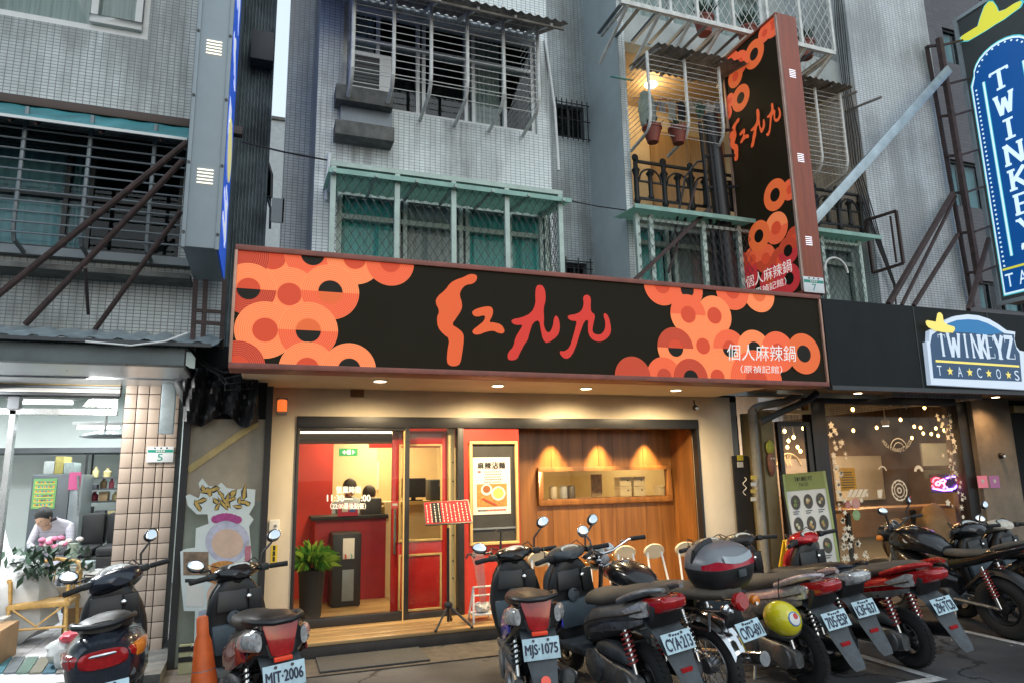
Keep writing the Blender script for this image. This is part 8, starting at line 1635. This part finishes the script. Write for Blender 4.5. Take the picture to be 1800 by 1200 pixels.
scooter('black and blue-grey scooter with plate MJT·2006 beside the orange cone', 'MJT·2006', (.14, 4.72), 12, 4, 'commuter', p_blk, steer=6, accent=p_maroon, ptilt=12, scale=1.0)
scooter('black scooter with blue side panels and plate MJS·1075', 'MJS·1075', (1.85, 4.62), -14, 4, 'commuter', p_blk, steer=10, accent=p_blue, ptilt=12, scale=1.01)
scooter('dusty grey scooter with plate CYA·213', 'CYA·213', (2.60, 4.40), 3, 7, 'sport', p_dust, seat=m_seatg, spring_m=m_spr, cowl=m_gplast, steer=4, mirrors=(1,), scale=1.02)
scooter('champagne-silver scooter with plate 705·ESP and the yellow helmet hung on it', '705·ESP', (4.02, 4.5), 0, 7, 'sport', p_pink, seat=m_seatg, accent=p_pink, cowl=m_plast_, steer=-6, mirrors=())
scooter('white scooter with plate K3F·637, squeezed between the champagne and red ones', 'K3F·637', (4.52, 4.72), 0, 6, 'sport', p_white, accent=p_navy, cowl=m_plast_, tailm=m_clear, steer=-4, mirrors=())
scooter('bright red scooter with plate 296·TCB and a red spring', '296·TCB', (5.15, 4.55), 0, 7, 'sport', p_red, seat=m_seatg, spring_m=m_spr, accent=p_red, steer=8, mirrors=())
def motorcycle(label, txt, loc, head, lean, classic=True, steer=0):
    t = T('parked_motorcycle', label, 'motorcycle', (*loc, 0), 'scooters and motorcycles parked in front of the shops', local=True, rot=(0, R(-lean), R(head)))
    SM = steer_m(steer, 1.12); Rw = .29
    wheel(t, 'rear_wheel', (0, 0, Rw), Rw, .055 if classic else .075, m_rim if classic else m_rimd, 14 if classic else 5, wire=classic)
    wheel(t, 'front_wheel', (0, 1.28, Rw), Rw, .045 if classic else .058, m_rim if classic else m_rimd, 14 if classic else 5, wire=classic, xf=SM)
    MB().box((-.13, .45, .24), (.13, .8, .42)).build('engine_block', m_alu, t, bevel=.03)
    cy = MB()
    for k in range(7): cy.box((-.09+.004*(k % 2), .62, .43+.026*k), (.09-.004*(k % 2), .80, .444+.026*k))
    cy.box((-.06, .64, .42), (.06, .78, .62)); cy.build('cylinder_fins', m_alu, t, smooth=False)
    MB().lathe([(.085, 0), (.085, .03), (.06, .04)], (-.13, .55, .33), (-1, 0, 0), 20).build('side_cover', m_alu if classic else m_plast_, t)
    if classic: tk = [(.48,.74,.07,.05), (.62,.80,.125,.085), (.85,.83,.135,.095), (1.02,.82,.08,.06)]
    else: tk = [(.48,.76,.09,.06), (.62,.83,.15,.10), (.86,.87,.175,.125), (1.05,.85,.12,.09), (1.12,.83,.06,.05)]
    tank = shell(tk).build('fuel_tank', p_blk, t); MB().lathe([(.04, 0), (.042, .012), (.03, .02)], (0, .82, tk[2][1]+tk[2][3]-.006), (0, 0, 1), 18).build('filler_cap', m_chrome, tank)
    if not classic:
        for s_ in (-1, 1): MB().lathe([(.045, 0), (.045, .01), (.03, .012)], (s_*.155, .80, .89), (s_, -.15, .25), 18).build('emblem', m_dial, tank)
        shell([(.45,.66,.08,.06), (.2,.72,.12,.06), (-.05,.80,.13,.05), (-.3,.88,.09,.04), (-.42,.91,.04,.02)]).build('tail_fairing', p_blk, t); shell([(-.3,.86,.075,.025), (-.4,.885,.05,.028), (-.44,.895,.03,.015)]).build('tail_light', m_tail, t)
        shell([(.5,.76,.07,.03), (.3,.765,.12,.035), (.1,.79,.125,.03), (.0,.81,.10,.02)]).build('seat', m_seatg, t); shell([(-.02,.84,.09,.03), (-.15,.88,.10,.03), (-.3,.92,.06,.02)]).build('seat', m_seatg, t)
        shell([(.4,.45,.06,.08), (.65,.5,.15,.14), (.95,.62,.16,.16), (1.1,.72,.08,.08)]).build('side_fairing', p_blk, t)
    else:
        shell([(.52,.75,.08,.04), (.35,.77,.13,.05), (.05,.79,.14,.05), (-.2,.81,.13,.045), (-.3,.82,.10,.03)]).build('seat', m_seatg, t)
        for s_ in (-1, 1): shell([(.5,.58,.02,.08), (.35,.6,.03,.09), (.2,.62,.02,.06)], sec=lambda y, z, w, h, n, e: sect(y, z, w, h, n, e, s_*.13)).build('side_panel', p_blk, t)
        for s_ in (-1, 1): MB().tube([(s_*.13, .1, .70), (s_*.14, -.25, .72), (s_*.12, -.4, .74)], .012, 8).build('rack_tube', m_chrome, t)
        MB().tube([(-.17, .02, .60), (-.175, -.22, .60), (-.17, -.24, .72)], .01, 8).build('rack_tube', m_chrome, t)
    MB().tube([(0, .45, .35), (0, .1, .62), (0, .02, .70)], .02, 8).build('frame_tube', m_plast_, t); MB().tube([(0, 1.02, .78), (0, .85, .5), (0, .8, .3)], .022, 8).build('frame_tube', m_plast_, t)
    for s_ in (-1, 1):
        sh = MB().tube([(s_*.11, -.02, .30), (s_*.12, .08, .68)], .016, 10).build('shock', m_chrome, t); spring(MB(), (s_*.11, .0, .40), (s_*.12, .07, .65), .03, 9, .007).build('spring', m_chrome if classic else m_spr, sh)
        MB().tube([(s_*.09, 0, Rw), (s_*.09, .45, .32)], .018, 8).build('swing_arm', m_alu, t)
        MB().tube([(s_*.075, 1.28, Rw), (s_*.08, 1.10, .72), (s_*.08, 1.06, .88)], .02, 10).xf(SM).build('fork', m_chrome, t)
    fm_ = m_chrome if classic else m_plast_
    MB().loft([[V((sx, (Rw+.05)*cos(a), Rw+(Rw+.05)*sin(a)+dz)) for sx, dz in ((-.07, -.03), (-.05, .01), (0, .02), (.05, .01), (.07, -.03))] for a in [R(50+12*k) for k in range(10)]], closed=False, cap=False).build('rear_fender', fm_, t)
    MB().loft([[V((sx, 1.28+(Rw+.03)*cos(a), Rw+(Rw+.03)*sin(a)+dz)) for sx, dz in ((-.055, -.03), (-.04, .01), (0, .018), (.04, .01), (.055, -.03))] for a in [R(40+12*k) for k in range(9)]], closed=False, cap=False).xf(SM).build('front_fender', fm_, t)
    MB().tube([(.11, .7, .3), (.15, .5, .24), (.16, .3, .26), (.17, -.35, .36)], [.018, .02, .045, .05], 12).build('exhaust', m_chrome if classic else m_plast_, t)
    MB().tube([(-.1, .45, .22), (-.2, .4, .1), (-.26, .36, .012)], .012, 8).build('side_stand', m_alu, t)
    # rear end
    if classic:
        MB().lathe([(.045, 0), (.06, .02), (.06, .06), (.045, .075)], (0, -.325, .765), (0, -1, .15), 18).build('tail_light', m_tail, t)
        for s_ in (-1, 1): MB().lathe([(.02, 0), (.034, .02), (.034, .045), (.02, .06)], (s_*.14, -.33, .75), (0, -1, 0), 14).build('indicator', m_amber if s_ > 0 else m_chrome, t)
        MB().hexa([(-.09, -.30, .60), (.09, -.30, .60), (.09, -.28, .62), (-.09, -.28, .62), (-.05, -.30, .74), (.05, -.30, .74), (.05, -.26, .74), (-.05, -.26, .74)]).build('plate_bracket', m_plast_, t, bevel=.006)
    else: MB().hexa([(-.06, -.46, .6), (.06, -.46, .6), (.06, -.44, .6), (-.06, -.44, .6), (-.05, -.34, .86), (.05, -.34, .86), (.05, -.3, .86), (-.05, -.3, .86)]).build('plate_bracket', m_plast_, t, bevel=.006)
    if txt: plate(t, (0, -.42, .60), 30, txt, .22, .12, top='-')
    # bars, gauges, lamp
    bz = 1.0
    hb = MB().tube([(-.36, .93, bz+.02), (-.22, .99, bz+.03), (-.06, 1.04, bz-.03), (.06, 1.04, bz-.03), (.22, .99, bz+.03), (.36, .93, bz+.02)], .012, 8).xf(SM).build('handlebar', m_chrome if classic else m_plast_, t)
    for s_ in (-1, 1):
        MB().tube([(s_*.24, .98, bz+.03), (s_*.365, .928, bz+.02)], .019, 10).xf(SM).build('grip', m_rubber, hb); MB().tube([(s_*.18, 1.05, bz+.02), (s_*.27, 1.02, bz+.015), (s_*.35, .98, bz+.01)], .0065, 6).xf(SM).build('brake_lever', m_alu, hb)
        g = MB().lathe([(.02, -.05), (.045, -.04), (.047, 0), (.043, .006)], (s_*.06, 1.07, bz-.005), (0, -.75, .66), 20).xf(SM).build('gauge', m_chrome, t); MB().lathe([(.038, .0065), (.038, .0075)], (s_*.06, 1.07, bz-.005), (0, -.75, .66), 20).xf(SM).build('dial', m_dial if classic else m_plast_, g)
        if not classic or s_ < 0: mirror(t, s_, (s_*.2, 1.0, bz+.03), (s_*.29, .98, bz+.21), SM, rx=.05 if classic else .065, rz=.05 if classic else .038, mat=m_chrome if classic else m_plast_)
        MB().lathe([(.02, 0), (.032, .015), (.032, .05), (.02, .06)], (s_*.15, 1.14, .88), (0, 1, 0), 12).xf(SM).build('indicator', m_amber, t)
    MB().lathe([(.05, 0), (.085, .05), (.09, .13), (.07, .15)], (0, 1.08, .90), (0, 1, -.05), 20).xf(SM).build('headlight', m_chrome if classic else m_plast_, t)
    return t
motorcycle('black classic motorcycle with chrome twin gauges, plate CVD-691 and a top box', 'CVD-691', (3.08, 4.38), 10, 6, True, 8)
motorcycle('black sports motorcycle with a swept tail and an emblem on its tank at the right', None, (6.78, 4.85), 2, 6, False, 12)
scooter('dark scooter with a pale handlebar cover cut off by the right edge of the picture', '', (7.95, 4.55), 4, 6, 'sport', p_blk, mirrors=(-1,), cowl=M('pale_cover', (.55, .5, .42), .5, var=.2, scale=30), steer=-10)
scooter('big black scooter between the sports motorcycle and the pale-covered one', '', (7.36, 4.5), 3, 6, 'retro', p_blk, mirrors=(1,), steer=-6)
# top box on the classic motorcycle (its own thing, resting on the rack)
bm = Matrix.Translation((3.10, 4.24, .80)) @ Matrix.Rotation(R(10), 4, 'Z') @ Matrix.Rotation(R(-6), 4, 'Y')
t = T('top_box', 'big grey and black motorcycle top box with a red reflector band', 'top box', (3.10, 4.24, .80), local=True, rot=(0, R(-6), R(10)))
def bsec(z, yc, w, d): return zsect(z, yc, w, d, n=28, e=3)
MB().loft(resample([bsec(.0, 0, .10, .10), bsec(.03, 0, .16, .15), bsec(.10, 0, .205, .19), bsec(.165, 0, .22, .20)])).build('lower_shell', m_plast_, t)
MB().loft(resample([bsec(.18, 0, .222, .203), bsec(.23, .0, .218, .198), bsec(.29, .01, .185, .165), bsec(.325, .02, .12, .11), bsec(.335, .02, .05, .05)])).build('lid', M('box_grey', (.19, .20, .215), .35, .3, var=.1), t)
MB().loft([bsec(.163, 0, .2225, .2025), bsec(.182, 0, .2235, .2035)]).build('seam', m_black, t)
rv = MB(); A0, A1 = R(188), R(352)
rb_ = [[], []]
for k in range(25):
    a = A0+(A1-A0)*k/24; 
    def onr(z, w, d): c_, s_ = cos(a), sin(a); return V((w*math.copysign(abs(c_)**(2/3), c_), d*math.copysign(abs(s_)**(2/3), s_), z))
    f_ = abs(k-12)/12; rb_[0].append(onr(.186, .228, .209)); rb_[1].append(onr(.20+.045*(1-abs(f_-.55)*1.4), .225, .206))
MB().loft(rb_, closed=False, cap=False).build('reflector_band', M('band_red', (.42, .01, .03), .12, var=.2, scale=30, coat=.6), t)
MB().loft([[q+V((0, -.004, 0)) for q in rb_[1]][8:17], [q+V((0, .012, .045)) for q in rb_[1]][8:17]], closed=False, cap=False).build('lid_inset', M('inset_silver', (.35, .38, .4), .3, .5, var=.1), t)
MB().box((-.035, -.215, .12), (.035, -.195, .17)).build('latch', m_gplast, t, bevel=.006)
MB().tube([(-.2, .04, .22), (-.19, .02, .30), (-.11, .02, .335), (-.02, .03, .345)], .022, 8).build('backrest_pad', m_plast_, t)
# yellow helmet hanging from the champagne scooter
hc = (3.63, 4.28, .56)
t = T('helmet', 'shiny yellow half helmet with a white, blue and red round patch hanging by its strap', 'helmet', hc, local=True, rot=(R(18), R(-20), R(15)))
sh = MB().ell((0, 0, 0), .118, .14, .125, 26, 16); sh.v = [V((p.x, p.y, max(p.z, -.055-.03*(p.y < -.02)))) for p in sh.v]; sh.build('shell', M('helmet_yellow', (.68, .60, .02), .2, var=.06, coat=.8), t)
MB().torus((0, 0, -.062), .122, .009, (0, 0, 1), 28, 6).build('rim', m_plast_, t)
def hpatch(a0, e0, r, mat, k): 
    mb = MB(); n = 20; d0 = V((cos(e0)*sin(a0), -cos(e0)*cos(a0), sin(e0))); x = d0.cross(V((0, 0, 1))).normalized(); y = x.cross(d0); ps = []
    for ring_ in (0, .5, 1):
        ps.append([(d0+(x*cos(2*pi*j/n)+y*sin(2*pi*j/n))*r*max(ring_, .02)).normalized() for j in range(n)])
    mb.loft([[V((q.x*(.119+k), q.y*(.141+k), q.z*(.126+k))) for q in rr] for rr in ps], cap=False); mb.build('patch', mat, t)
hpatch(-.25, .6, .42, M('patch_blue', (.03, .16, .4), .25, var=0), .0012); hpatch(-.25, .6, .34, m_white, .0022); hpatch(-.12, .72, .16, M('patch_red', (.5, .04, .03), .25, var=0), .0034); hpatch(.5, .05, .22, MATS['patch_blue'], .0012)
MB().tube([(.1, .03, -.05), (.06, .06, -.14), (-.02, .08, -.17), (-.1, .03, -.05)], .006, 6).build('strap', m_wire, t); MB().tube([(.08, .05, -.06), (.12, .1, .1), (.16, .12, .2)], .005, 6).build('strap', m_wire, t)
# orange cone
c = (-.22, 4.86, 0); t = T('traffic_cone', 'worn tall orange traffic cone with a grey band left of the MJT scooter', 'traffic cone', c, local=True, rot=(0, R(-5), 0)); m_or = M('cone_orange', (.6, .11, .02), .55, var=.25, scale=8)
MB().lathe([(.12, .03), (.05, .66), (.036, .70), (.034, .80), (.026, .81)], (0, 0, 0), n=24).build('body', m_or, t); MB().lathe([(.066, .50), (.052, .595)], (0, 0, 0), n=24, cap=False).xf(Matrix.Diagonal((1.03, 1.03, 1, 1))).build('band', m_grey, t); MB().box((-.17, -.17, 0), (.17, .17, .032)).build('base', m_plast_, t, bevel=.01)
